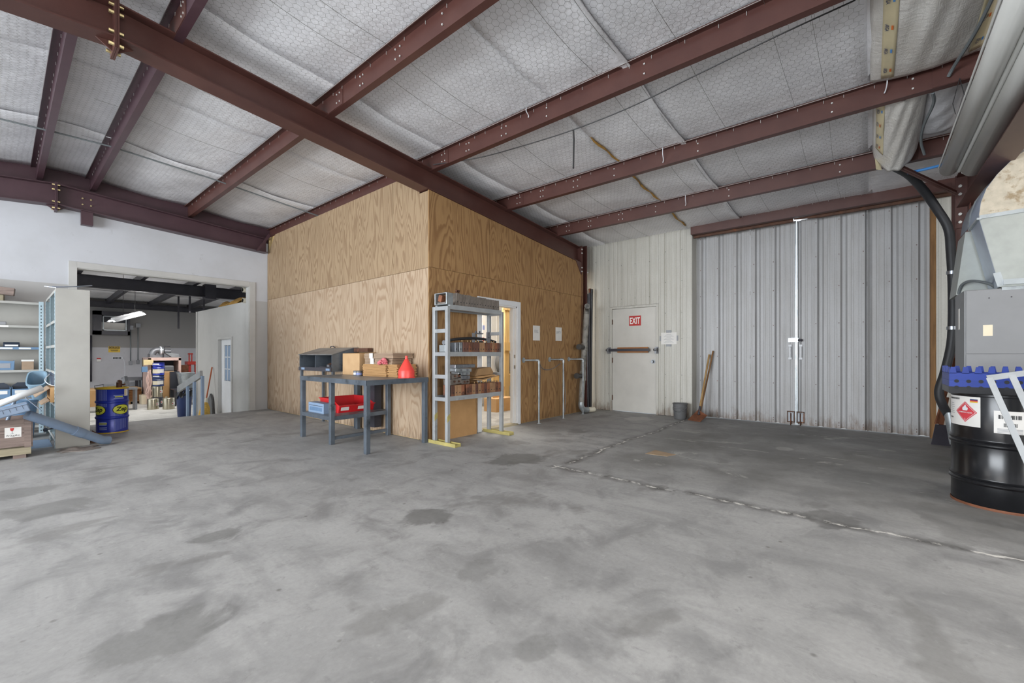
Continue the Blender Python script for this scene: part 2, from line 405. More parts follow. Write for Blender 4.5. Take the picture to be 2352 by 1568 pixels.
def mk_insulation(name):
    t = NT(name); v = t.coord('Object', (1, 1, 1), 5.0)
    n = t.noise(v, 2.2, 6, 0.6); wr = t.noise(t.coord('Object', (2.2, 7, 1), 5.0), 3.0, 6, 0.7, 1.2); pill = t.noise(v, 14, 2, 0.5)
    col = t.ramp(n, [(0.35, '#dddde0'), (0.65, '#f0f0f3')])
    spot = t.noise(v, 7.0, 6, 0.7)
    col = t.mix(t.ramp(spot, [(0.66, 0.0), (0.74, 0.6)]), col, '#7b7165')
    t.bump(t.math('ADD', wr, t.math('MULTIPLY', pill, 1.2)), 0.35, 0.02)
    M[name] = t.done(col, 0.42, 0, 0.4)
mk_insulation('insulation')

def mk_cardboard(name, c, c2, flute=0.0):
    t = NT(name); v = t.coord('Object', (1, 1, 1), 6.0)
    n = t.noise(v, 6, 5); col = t.mix(t.ramp(n, [(0.35, 0.0), (0.7, 0.55)]), c, c2)
    if flute:
        w = t.n('ShaderNodeTexWave', _bands_direction='Z', Scale=flute, Distortion=1.2, Detail=3.0); t.l(v, w.inputs['Vector'])
        col = t.mix(t.ramp(w.outputs[0], [(0.2, 0.0), (0.55, 0.5)]), col, '#5d4326')
    M[name] = t.done(col, 0.75, 0, 0.2)
mk_cardboard('cardboard', '#b58e62', '#a07c53'); mk_cardboard('cardboard_pale', '#c6a47c', '#b08d66'); mk_cardboard('cardboard_dark', '#7b5230', '#5d3c22', 14)
mk_cardboard('cardboard_grey', '#a38d78', '#8d7966')
def mk_wood(name, c, c2, axis='z'):
    t = NT(name); sc = {'x': (0.7, 9, 9), 'y': (9, 0.7, 9), 'z': (9, 9, 0.7)}[axis]
    n = t.noise(t.coord('Object', sc, 8.0), 2.5, 6, 0.6, 1.0)
    col = t.ramp(n, [(0.3, c2), (0.65, c)]); t.bump(n, 0.1, 0.004)
    M[name] = t.done(col, 0.6, 0, 0.3)
mk_wood('wood_stud', '#cbb080', '#ad8f5c'); mk_wood('wood_post', '#8b6740', '#6b4c2c'); mk_wood('wood_old', '#8d7d75', '#655752', 'x')
mk_wood('wood_handle', '#8d6a44', '#6b4b2d'); mk_wood('wood_skid', '#a39a83', '#7c745f', 'x'); mk_wood('wood_bar', '#a9703a', '#86542a', 'y')

simple('white_paint', '#dadcdf', 0.45, 0, 0.05, 4); simple('door_paint', '#c2bfb8', 0.42, 0, 0.06, 3, c2='#a59f94', amt=0.27)
simple('trim_paint', '#b4b3b0', 0.5, 0, 0.06, 4); simple('shelf_beige', '#a2a19c', 0.5, 0, 0.07, 3)
simple('shelf_blue', '#a9bdc6', 0.42, 0.1, 0.08, 4); simple('hole_dark', '#23262b', 0.8, 0, 0.05)
simple('bench_steel', '#586069', 0.42, 0.25, 0.25, 5, c2='#2d3136', amt=0.36); simple('bench_top', '#7c7e80', 0.4, 0.3, 0.2, 4, c2='#55575b', amt=0.4)
simple('rack_grey', '#9da0a2', 0.42, 0.15, 0.12, 6, c2='#77797c', amt=0.34); simple('rack_yellow', '#ab9f62', 0.5, 0, 0.15, 8, c2='#7d7350', amt=0.34)
simple('block_rust', '#8a5a41', 0.55, 0.3, 0.3, 9, c2='#5e4236', amt=0.45); simple('block_tan', '#a37f5f', 0.5, 0.35, 0.2, 8, c2='#7d5b43', amt=0.4)
simple('block_dark', '#6b4a3f', 0.5, 0.3, 0.25, 8, c2='#4a3630', amt=0.4); simple('block_grey', '#7b736c', 0.55, 0.3, 0.2, 9, c2='#5c554e', amt=0.4)
simple('steel', '#9a9fa6', 0.32, 0.85, 0.12, 7); simple('steel_dull', '#84868a', 0.45, 0.6, 0.15, 6); simple('galv', '#aab0b3', 0.38, 0.6, 0.12, 6, c2='#8f9598', amt=0.45)
simple('galv_duct', '#9ea29e', 0.42, 0.35, 0.08, 9); simple('galv_blue', '#98a2b4', 0.36, 0.45, 0.1, 5)
simple('stainless', '#b0a894', 0.26, 0.92, 0.1, 4); simple('copper_bolt', '#b9996f', 0.4, 0.7, 0.2, 9); simple('zinc', '#c9b98a', 0.35, 0.7, 0.2, 20)
simple('bolt_white', '#c9c8c4', 0.45, 0.3, 0.1, 20)
simple('black_rubber', '#26272a', 0.55, 0, 0.25, 6); simple('black_plastic', '#1b1c20', 0.35, 0, 0.2, 5); simple('black_drum', '#17181b', 0.22, 0.1, 0.3, 3, c2='#2e2c29', amt=0.35)
simple('rust_edge', '#764a33', 0.7, 0.2, 0.3, 12); simple('rust_dark', '#5a3d2e', 0.7, 0.2, 0.3, 10, c2='#8a5434', amt=0.4)
simple('blue_drum', '#1c2f9a', 0.3, 0.1, 0.14, 4, c2='#31429b', amt=0.32); simple('drum_yellow', '#c2a52e', 0.4, 0.1, 0.15, 8); simple('logo_yellow', '#c9cf45', 0.45, 0, 0.05)
simple('ink_black', '#15171a', 0.6, 0, 0.05); simple('ink_white', '#d8dade', 0.55, 0, 0.04); simple('ink_grey', '#8d9096', 0.6, 0, 0.05); simple('stripe_blue', '#7f8cc0', 0.5, 0, 0.05)
simple('paper', '#dcdad6', 0.7, 0, 0.04); simple('paper_cream', '#d8cdb4', 0.7, 0, 0.05); simple('tape_grey', '#8d8f92', 0.5, 0.1, 0.08)
simple('sign_red', '#b3231f', 0.4, 0, 0.06); simple('haz_red', '#c73f48', 0.4, 0, 0.06); simple('sign_white', '#ecebe6', 0.5, 0, 0.03); simple('sign_yellow', '#d9b338', 0.5, 0, 0.08)
simple('orange', '#d9702d', 0.5, 0, 0.08); simple('red_plastic', '#c02328', 0.35, 0, 0.14, 3); simple('red_funnel', '#e2463e', 0.38, 0, 0.06, 3); simple('pink_rubber', '#d97880', 0.6, 0, 0.12, 12)
simple('red_machine', '#a8362f', 0.45, 0.1, 0.2, 6, c2='#6d2622', amt=0.35)
simple('crate_blue', '#1b3486', 0.4, 0, 0.14, 5); simple('box_blue', '#8298b3', 0.42, 0.05, 0.08, 4); simple('bin_blue', '#5f7f9f', 0.45, 0, 0.1, 5); simple('bin_dark', '#333d4d', 0.45, 0, 0.12, 5)
simple('tub_blue', '#86a0b2', 0.45, 0, 0.1, 4, c2='#66808f', amt=0.35); simple('pipe_blue', '#74859b', 0.4, 0.1, 0.1, 5); simple('pipe_white', '#dfe3e6', 0.35, 0, 0.05, 4)
simple('can_blue', '#1e3160', 0.4, 0, 0.15, 5); simple('bag_black', '#121318', 0.22, 0, 0.2, 6); simple('hvac_grey', '#7f8082', 0.42, 0.1, 0.05, 4); simple('hvac_side', '#77797b', 0.42, 0.1, 0.05, 4)
simple('liner', '#b3aa99', 0.7, 0, 0.14, 16, c2='#8d7c62', amt=0.40); pass; simple('gutter_white', '#d9dad6', 0.3, 0, 0.03, 3)
simple('tape_print', '#cbbf9c', 0.4, 0, 0.08, 5); simple('fibre', '#a9813b', 0.9, 0, 0.25, 14, c2='#6b5024', amt=0.4); simple('conduit_grey', '#6e7476', 0.5, 0.1, 0.1, 6)
simple('tube_lightblue', '#4f8ed0', 0.4, 0, 0.06); simple('wire_dark', '#3c3b3c', 0.5, 0.5, 0.1); simple('wire_net', '#86857f', 0.45, 0.7, 0.1); simple('chain', '#8c8f93', 0.4, 0.8, 0.1)
simple('pvc_dirty', '#8a8780', 0.5, 0, 0.25, 6, c2='#4b4a47', amt=0.45); simple('pvc_dark', '#3f3d3b', 0.5, 0, 0.25, 6); simple('pvc_cream', '#d0cab8', 0.4, 0, 0.06)
simple('broom_straw', '#c09a45', 0.8, 0, 0.25, 20); simple('broom_handle', '#a8552c', 0.45, 0, 0.1); simple('dust_dark', '#5c5d5e', 0.6, 0, 0.1)
simple('tile_tan', '#a08a70', 0.8, 0, 0.12, 6); simple('rag', '#79706a', 0.9, 0, 0.3, 12); simple('kraft', '#9a7a55', 0.8, 0, 0.15, 8); simple('tv_dark', '#2f3138', 0.5, 0, 0.1)
simple('glass_dull', '#a7a39c', 0.15, 0, 0.1, 3); simple('machine_pink', '#c8aca2', 0.5, 0, 0.08); simple('gauge', '#cdb98a', 0.5, 0, 0.1)
def mk_wrap(name):
    t = NT(name); a = t.noise(t.coord('Object', (1.2, 6.0, 1), 3.0), 4.0, 6, 0.65, 2.2); b_ = t.noise(t.coord('Object', (5, 2, 1), 3.0), 3.0, 5, 0.6, 1.5)
    col = t.ramp(t.noise(t.coord('Object'), 3.0, 4), [(0.35, '#cdc9c2'), (0.65, '#e0ded9')])
    t.bump(t.math('ADD', a, t.math('MULTIPLY', b_, 0.7)), 0.4, 0.03); M[name] = t.done(col, 0.28, 0, 0.5)
mk_wrap('plastic_wrap')
def mk_emit(name, c, k):
    t = NT(name); t.b.inputs['Emission Color'].default_value = srgb(c); t.b.inputs['Emission Strength'].default_value = k; M[name] = t.done(c, 0.5)
mk_emit('tube_lit', '#fbfcff', 9.0)
t_ = NT('pane'); t_.b.inputs['Transmission Weight'].default_value = 0.9; M['pane'] = t_.done('#a9c3e6', 0.08)
t_ = NT('bottle_clear'); t_.b.inputs['Transmission Weight'].default_value = 0.7; M['bottle_clear'] = t_.done('#aeb6bd', 0.1)

# ------------------------------------------------------------------ the setting: floor, ground, shell
o = MB().box(-8, -7.6, -0.6, 8.72, 10.12, 0.0).build('floor', 'concrete'); tag(o, kind='structure')
o = MB().box(-6, 10.13, -0.7, 12, 22.3, -0.5).build('floor_workshop', 'concrete_pale'); tag(o, kind='structure')
o = MB().box(8.74, -40, -0.3, 60, 50, -0.03).build('ground_outside', 'concrete_pale'); tag(o, kind='structure')
RIDGE, RZ, SL = 0.65, 4.226, 0.083
def roof_z(x): return RZ - SL * abs(x - RIDGE)
o = MB().prism([(-8.2, roof_z(-8.2) + 0.06), (RIDGE, RZ + 0.06), (8.9, roof_z(8.9) + 0.06), (8.9, roof_z(8.9) + 0.14), (RIDGE, RZ + 0.14), (-8.2, roof_z(-8.2) + 0.14)], 'y', -7.9, 10.6).build('roof_deck_blocker', 'galv'); tag(o, kind='structure')  # unseen deck over the insulation, added to block light from above
# shell behind the camera with the two open bay doors
wb = struct('wall_back')
for q in [(-7.8, -7.6, 0, -7.6, 0.4, 3.6), (-7.8, 8.4, 0, -7.6, 10.2, 3.6), (-7.8, 0.4, 3.4, -7.6, 8.4, 3.6)]: MB().box(*q).build('wall_section', 'sheet_cream', wb)
wr = struct('wall_right')
for q in [(-7.8, -7.8, 0, -4.4, -7.6, 3.9), (3.4, -7.8, 0, 8.7, -7.6, 3.9), (-4.4, -7.8, 3.4, 3.4, -7.6, 4.2)]: MB().box(*q).build('wall_section', 'sheet_cream', wr)

# left wall with the wide opening to the lower workshop
YL = 10.15
OX0, OX1, OZ = at_y(177, 615, YL).x, at_y(573, 660, YL).x, 2.64
wl = MB()
wl.box(-7.8, YL, 0, OX0, YL + 0.14, 3.62); wl.box(OX0, YL, OZ, OX1, YL + 0.14, 3.62); wl.box(OX1, YL, -0.5, 3.9, YL + 0.14, 3.62)
o = wl.build('wall_left', 'wall_paint'); tag(o, kind='structure')
o = MB().box(-7.8, YL + 0.02, 3.62, 8.5, YL + 0.12, 4.22).build('wall_gable_shade', 'red_primer_bluelit'); tag(o, kind='structure')  # panel above the rafter, coloured dark to stand for the shaded gap
tr = struct('trim_1')
MB().box(OX0 - 0.10, YL - 0.02, 0, OX0, YL, OZ + 0.10).build('casing', 'trim_paint', tr, bev=0.003)
MB().box(OX1, YL - 0.02, -0.0, OX1 + 0.11, YL, OZ + 0.10).build('casing', 'trim_paint', tr, bev=0.003)
MB().box(OX0, YL - 0.02, OZ, OX1, YL, OZ + 0.10).build('head_casing', 'trim_paint', tr, bev=0.003)
MB().box(OX1 - 0.015, YL, -0.5, OX1, YL + 0.16, OZ).build('jamb', 'trim_paint', tr)
MB().box(OX0, YL, OZ - 0.012, OX1 - 0.015, YL + 0.16, OZ).build('head_jamb', 'trim_paint', tr)

# plywood walls of the store room, sheet by sheet
PX, PY = 3.76, 4.63; YM_ = 4.72
def raft_bot(x): return 3.714 - 0.0885 * (x - 0.84)
pw = struct('wall_plywood_long', (PX, PY, 0)); seams = [PY + 0.012, 5.46, 6.69, 7.92, 9.15, 10.14]
g = 0.0025
for i in range(5):
    a, b = seams[i] + g, seams[i + 1] - g
    dx = random.uniform(0, 0.004)
    MB().box(PX + dx, a, 0.01, PX + 0.016, b, 2.385 - g).build('plywood_sheet', 'plywood', pw)
    if i == 0: poly = [(a, 2.385 + g), (b, 2.385 + g), (b, 3.75), (YM_ + 0.115, 3.75), (YM_ + 0.115, 3.44), (a, 3.44)]
    elif i < 4: poly = [(a, 2.385 + g), (b, 2.385 + g), (b, 3.75), (a, 3.75)]
    else: poly = [(a, 2.385 + g), (b, 2.385 + g), (b, 3.36), (9.72, 3.75), (a, 3.75)]
    MB().prism(poly, 'x', PX + dx, PX + 0.016).build('plywood_sheet', 'plywood_upper', pw)
MB().box(PX + 0.017, 4.86, 0, PX + 0.10, 10.14, 3.74).build('stud_frame', 'wood_stud', pw)
pr = struct('wall_plywood_short', (PX, PY, 0))
DX0, DX1, DZ = 4.785, 5.66, 2.005
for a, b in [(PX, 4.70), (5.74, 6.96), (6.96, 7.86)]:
    MB().box(a + g, PY, 0.01, b - g, PY + 0.016, 2.395 - g).build('plywood_sheet', 'plywood_tan', pr)
MB().box(4.70 + g, PY, 2.075, 5.74 - g, PY + 0.016, 2.395 - g).build('plywood_sheet', 'plywood_tan', pr)
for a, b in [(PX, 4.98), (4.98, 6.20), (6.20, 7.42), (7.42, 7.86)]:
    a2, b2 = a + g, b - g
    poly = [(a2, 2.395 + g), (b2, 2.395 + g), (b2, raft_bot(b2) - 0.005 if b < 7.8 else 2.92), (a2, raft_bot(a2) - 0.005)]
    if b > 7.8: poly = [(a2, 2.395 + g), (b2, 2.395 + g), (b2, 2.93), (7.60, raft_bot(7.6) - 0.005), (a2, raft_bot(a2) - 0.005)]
    MB().prism(poly, 'y', PY, PY + 0.016).build('plywood_sheet', 'plywood_tan', pr)
for q in [(PX + 0.1, PY + 0.017, 0, 4.70, PY + 0.1, 3.2), (5.74, PY + 0.017, 0, 7.86, PY + 0.1, 3.1), (4.70, PY + 0.017, 2.08, 5.74, PY + 0.1, 3.1)]: MB().box(*q).build('stud_frame', 'wood_stud', pr)
# white door frame in it
df = struct('door_2', (DX0, PY, 0))
for x0, x1 in ((4.70, DX0), (DX1, 5.745)):
    MB().box(x0, PY - 0.02, 0.0, x1, PY, DZ + 0.085).build('casing', 'white_paint', df, bev=0.004)
MB().box(DX0, PY - 0.02, DZ, DX1, PY, DZ + 0.085).build('head_casing', 'white_paint', df, bev=0.004)
for x0, x1 in ((DX0 - 0.0, DX0 + 0.02), (DX1 - 0.02, DX1)):
    MB().box(x0, PY, 0, x1, PY + 0.13, DZ).build('jamb', 'white_paint', df)
MB().box(DX1 - 0.032, PY + 0.05, 0, DX1 - 0.02, PY + 0.09, DZ).build('stop', 'white_paint', df)
MB().box(DX0, PY, DZ - 0.02, DX1, PY + 0.13, DZ).build('head_jamb', 'white_paint', df)
MB().prism([(PY - 0.05, 0.0), (PY + 0.14, 0.0), (PY + 0.12, 0.022), (PY - 0.02, 0.022)], 'x', DX0, DX1).build('threshold', 'wood_skid', df)
for z in (0.98, 1.16): MB().box(DX1 - 0.022, PY + 0.015, z - 0.03, DX1 - 0.019, PY + 0.045, z + 0.03).build('strike_plate', 'steel', df)

# steel sheet walls: ribbed profile along Y at x, seen from inside (ribs are channels running away from the viewer)
def sheet_profile(y0, y1, rib0, pitch, depth, wr, minor=0.006):
    """y runs downwards from y0 to y1 (y0>y1); returns (y, dx) with channels at rib0 + k*pitch"""
    ev = [(y0, 0.0)]
    k = math.floor((y0 - rib0) / pitch) + 1
    y = rib0 + k * pitch
    while y > y1 - pitch:
        for d, h in [(wr, 0), (wr * 0.45, depth), (-wr * 0.45, depth), (-wr, 0), (-pitch * 0.30, 0), (-pitch * 0.33, minor), (-pitch * 0.39, minor), (-pitch * 0.42, 0),
                     (-pitch * 0.60, 0), (-pitch * 0.63, minor), (-pitch * 0.69, minor), (-pitch * 0.72, 0)]:
            if y1 < y + d < y0: ev.append((y + d, h))
        y -= pitch
    ev.append((y1, 0.0)); ev.sort(key=lambda e: -e[0]); return ev
def sheet(name, x, ev, z0, z1, m, parent, top=None):
    vs = []; fs = []
    for i, (y, d) in enumerate(ev):
        vs += [(x + d, y, z0), (x + d, y, top(y) if top else z1)]
        if i: fs.append((2 * i - 2, 2 * i - 1, 2 * i + 1, 2 * i))
    return MB().add(vs, fs).build(name, m, parent, solid=0.0015, fix=False)
XE = 8.35
we = struct('wall_exit', (XE, 2.6, 0))
DY0, DY1, DH = 4.215, 3.255, 2.15                        # exit door opening
cuts = [4.80, DY0 + 0.05]
sheet('wall_panel', XE, sheet_profile(4.80, DY0 + 0.045, 0.03, 0.305, 0.02, 0.022, 0.005), 0.005, 3.60, 'sheet_cream', we)
sheet('wall_panel', XE, sheet_profile(DY0 + 0.043, DY1 - 0.043, 0.03, 0.305, 0.02, 0.022, 0.005), DH + 0.05, 3.60, 'sheet_cream', we)
sheet('wall_panel', XE, sheet_profile(DY1 - 0.045, 2.585, 0.03, 0.305, 0.02, 0.022, 0.005), 0.005, 3.60, 'sheet_cream', we)
sheet('wall_panel', XE, sheet_profile(10.1, 4.802, 0.03, 0.305, 0.02, 0.022, 0.005), 0.0, 3.60, 'sheet_cream', we)
for y0, y1 in ((2.6, 4.8), ):
    for z in (2.3, 3.1): MB().box(XE + 0.03, 2.62, z, XE + 0.2, 10.1, z + 0.06).build('girt', 'red_primer', we)
sheet('outer_panel', XE + 0.22, sheet_profile(10.1, DY0 + 0.05, 0.1, 0.305, 0.03, 0.03), 0, 3.6, 'sheet_cream', we)
sheet('outer_panel', XE + 0.22, sheet_profile(DY1 - 0.05, 2.62, 0.1, 0.305, 0.03, 0.03), 0, 3.6, 'sheet_cream', we)
sheet('outer_panel', XE + 0.22, sheet_profile(DY0 + 0.05, DY1 - 0.05, 0.1, 0.305, 0.03, 0.03), DH, 3.6, 'sheet_cream', we)
MB().box(XE - 0.004, 2.570, 0.0, XE + 0.33, 2.588, 3.62).build('corner_trim', 'sheet_cream', we, bev=0.003)
MB().box(XE - 0.012, 2.580, 0.0, XE - 0.002, 2.66, 3.62).build('corner_trim', 'sheet_cream', we, bev=0.002)
# screws on the cream sheets
scr = MB()
for y in (4.60, 4.29, 3.07, 2.76):
    for z in (0.35, 0.8, 1.5, 2.0, 2.6, 3.2): scr.cyl((XE - 0.004, y, z), (XE, y, z), 0.006, 6, smooth=False)
for y in (4.0, 3.7, 3.4):
    for z in (2.35, 3.05): scr.cyl((XE - 0.004, y, z), (XE, y, z), 0.006, 6, smooth=False)
tag(scr.build('sheet_screw', 'hole_dark', we), kind='stuff')
# right of the sliding doors the wall goes on
w2 = struct('wall_exit_end', (8.48, -0.72, 0))
sheet('wall_panel', 8.5, sheet_profile(-0.715, -1.66, -0.03, 0.305, 0.02, 0.022, 0.005), 0, 3.55, 'sheet_cream', w2)
for k in range(6): sheet('wall_panel', 8.5, sheet_profile(-1.662 - k, -2.66 - k, -0.03, 0.305, 0.02, 0.022, 0.005), 0, 3.55, 'sheet_cream', w2)
MB().box(8.50, -0.715, 0, 8.64, -0.655, 3.42).build('jamb_board', 'wood_post', w2, bev=0.004)

# exit door
d1 = struct('door_1', (XE, DY1, 0))
MB().box(XE - 0.015, DY0, 0, XE + 0.2, DY0 + 0.045, DH + 0.045).build('frame_post', 'sheet_cream', d1, bev=0.003)
MB().box(XE - 0.015, DY1 - 0.045, 0, XE + 0.2, DY1, DH + 0.045).build('frame_post', 'sheet_cream', d1, bev=0.003)
MB().box(XE - 0.015, DY1, DH, XE + 0.2, DY0, DH + 0.045).build('frame_head', 'sheet_cream', d1, bev=0.003)
leaf = MB().box(XE + 0.012, DY1 + 0.004, 0.014, XE + 0.055, DY0 - 0.004, DH - 0.006).build('door_leaf', 'door_paint', d1, bev=0.003)
for z in (0.28, 1.07, 1.88):
    h = MB().box(XE + 0.004, DY0 - 0.016, z - 0.05, XE + 0.016, DY0 + 0.012, z + 0.05); h.cyl((XE + 0.004, DY0, z - 0.055), (XE + 0.004, DY0, z + 0.055), 0.009, 8)
    h.build('hinge', 'rust_dark', d1)
kn = MB().cyl((XE + 0.012, DY1 + 0.07, 1.05), (XE + 0.004, DY1 + 0.07, 1.05), 0.042, 20); kn.cyl((XE + 0.004, DY1 + 0.07, 1.05), (XE - 0.02, DY1 + 0.07, 1.05), 0.014, 12)
kn.cyl((XE - 0.018, DY1 + 0.07, 1.05), (XE - 0.055, DY1 + 0.07, 1.05), 0.028, 20, 0.022)
k_ = kn.build('door_knob', 'steel', leaf); k_['label'] = 'chrome door knob'
sign = plate('exit_sign', (XE + 0.012, 3.705, 1.885), (0, -1, 0), (0, 0, 1), 0.255, 0.205, 0.004, 'sign_red', None)
tag(sign, 'red EXIT sign with white letters on the cream steel door', 'sign')
text('lettering', 'EXIT', (XE + 0.008, 3.705, 1.885), (0, -1, 0), (0, 0, 1), 'sign_white', sign, width=0.215, height=0.135, bold=0.02)
# wooden bar in steel brackets across the exit door
db = thing('door_bar', 'wooden bar with black strap laid across the exit door in steel brackets', 'bar', (XE - 0.06, 3.74, 1.28))
zb = 1.285
MB().box(XE - 0.075, 3.40, zb - 0.055, XE - 0.04, 4.06, zb + 0.055).build('board', 'wood_bar', db, bev=0.004)
MB().box(XE - 0.085, 3.375, zb - 0.028, XE - 0.0755, 4.30, zb + 0.028).build('strap', 'black_steel', db)
for y in (4.26, 3.235):
    br = MB().box(XE - 0.09, y - 0.02, zb - 0.07, XE - 0.015, y + 0.02, zb - 0.035).box(XE - 0.10, y - 0.02, zb - 0.07, XE - 0.0865, y + 0.02, zb + 0.045).box(XE - 0.03, y - 0.03, zb - 0.075, XE - 0.015, y + 0.03, zb + 0.06)
    br.cyl((XE - 0.12, y - 0.03, zb), (XE - 0.12, y + 0.03, zb), 0.022, 8); br.build('bracket', 'steel_dull', db)

# sliding doors
XS = 8.62
dl = struct('door_3', (XS, 1.8, 0)); dr = struct('door_4', (XS, 0.1, 0))
def leafpanels(par, ya, yb, rib0, ztop, m='sheet_grey'):
    y = ya
    while y > yb + 0.02:
        y2 = max(yb, y - 0.915)
        sheet('door_panel', XS, sheet_profile(y - 0.001, y2 + 0.001, rib0, 0.302, 0.046, 0.045, 0.0045), 0.012, ztop, m, par); y = y2
leafpanels(dl, 2.569, 0.965, 0.023, 3.45); leafpanels(dr, 0.955, -0.655, 0.023, 3.45)
for par, ya, yb, zt in ((dl, 2.56, 0.99, 3.44), (dr, 0.95, -0.65, 3.41)):
    for z in (0.06, 1.15, 2.3, zt - 0.06): MB().box(XS + 0.052, yb, z - 0.03, XS + 0.10, ya, z + 0.03).build('door_rail', 'galv', par)
    sc = MB()
    for k in range(-3, 10):
        y = 0.023 + 0.302 * k + 0.062
        if yb + 0.03 < y < ya - 0.03:
            for z in (0.06, 0.1, 0.7, 1.16, 1.7, 2.3, 2.8, zt - 0.05): sc.cyl((XS - 0.005, y, z), (XS, y, z), 0.007, 6, smooth=False)
    tag(sc.build('sheet_screw', 'rust_dark', par), kind='stuff')
MB().box(XS - 0.004, 0.965, 0.012, XS + 0.05, 0.977, 3.45).build('edge_trim', 'galv', dl)
MB().box(XS - 0.004, 0.940, 0.012, XS + 0.05, 0.955, 3.42).build('edge_trim', 'galv', dr)
for par, y in ((dl, 1.045), (dr, 0.895)):                          # white moulded pulls
    p = MB().box(XS - 0.012, y - 0.024, 1.11, XS - 0.001, y + 0.024, 1.36).box(XS - 0.03, y - 0.024, 1.11, XS - 0.012, y + 0.024, 1.14).box(XS - 0.03, y - 0.024, 1.33, XS - 0.012, y + 0.024, 1.36)
    p.cyl((XS - 0.04, y, 1.145), (XS - 0.04, y, 1.325), 0.02, 12); o_ = p.build('pull_handle', 'white_paint', par); o_['label'] = 'white moulded pull handle'
    b = MB()
    yy = 1.035 if par is dl else 0.90
    b.box(XS - 0.012, yy - 0.055, 0.05, XS - 0.001, yy - 0.043, 0.23).box(XS - 0.012, yy + 0.043, 0.05, XS - 0.001, yy + 0.055, 0.23).box(XS - 0.012, yy - 0.055, 0.22, XS - 0.001, yy + 0.055, 0.235).box(XS - 0.012, yy - 0.055, 0.045, XS - 0.001, yy + 0.055, 0.06)
    b.build('bolt_frame', 'rust_dark', par)
    for dy in (-0.022, 0.022): MB().box(XS - 0.02, yy + dy - 0.012, 0.07, XS - 0.003, yy + dy + 0.012, 0.21).build('bolt_guide', 'steel_dull', par)
    MB().cyl((XS - 0.03, yy, 0.002), (XS - 0.03, yy, 0.2), 0.008, 8).build('floor_bolt', 'rust_dark', par)
hp = MB().box(XS - 0.01, 0.93, 1.405, XS - 0.002, 1.075, 1.475); hp.box(XS - 0.014, 0.92, 1.42, XS - 0.0105, 1.05, 1.46); hp.build('hasp', 'galv', dl)
MB().cyl((XS - 0.06, 0.905, 1.435), (XS - 0.012, 0.905, 1.435), 0.022, 10).cyl((XS - 0.05, 0.93, 1.435), (XS - 0.05, 0.87, 1.43), 0.018, 8).build('padlock', 'black_steel', dl)

# ------------------------------------------------------------------ roof: insulation strips, wire netting
PUR = [-2.6, -1.1, 0.37, 0.98, 2.34, 3.82, 5.42, 6.90, 8.30]
def sag(x):
    q = [-8.2, -5.6, -4.1] + PUR + [9.2]
    for a, b in zip(q, q[1:]):
        if a <= x <= b: return 0.05 * math.sin(math.pi * (x - a) / (b - a)) * min(1, (b - a) / 1.4)
    return 0
ceil_ = struct('ceiling')
ys = [-7.6, -5.4, -3.6, -1.8, 0.0, 1.76, 2.6, 4.4, 6.2, 8.0, 10.16]
for k, (a, b) in enumerate(zip(ys, ys[1:])):
    dz = 0.006 if k % 2 else 0.0
    dz = 0.018 if k == 5 else dz
    def fn(u, v, a=a, b=b, dz=dz):
        x = -8.0 + 16.7 * u; y = a - 0.02 + (b - a + 0.04) * v
        lip = -0.012 * (math.exp(-((v) * 14) ** 2))
        return (x, y, roof_z(x) - sag(x) * (0.8 + 0.25 * math.sin(y * 2.1 + k)) - dz + lip + 0.004 * math.sin(x * 9 + y * 5))
    tag(MB().grid(fn, 150, 10).build('insulation_strip', 'insulation', ceil_, solid=0.02, fix=False))
# torn seam with fibre showing
ft = MB()
def seam_pt(x, y, w):
    return (x, y + w, roof_z(x) - sag(x) - 0.022)
pts = [seam_pt(4.6 + 0.1 * i, 2.6 + 0.01 * math.sin(i * 1.3), 0) for i in range(36)]
tag(MB().tube(pts, [0.006 + 0.010 * abs(math.sin(i * 0.7)) for i in range(36)], 6).build('torn_seam', 'fibre', ceil_))
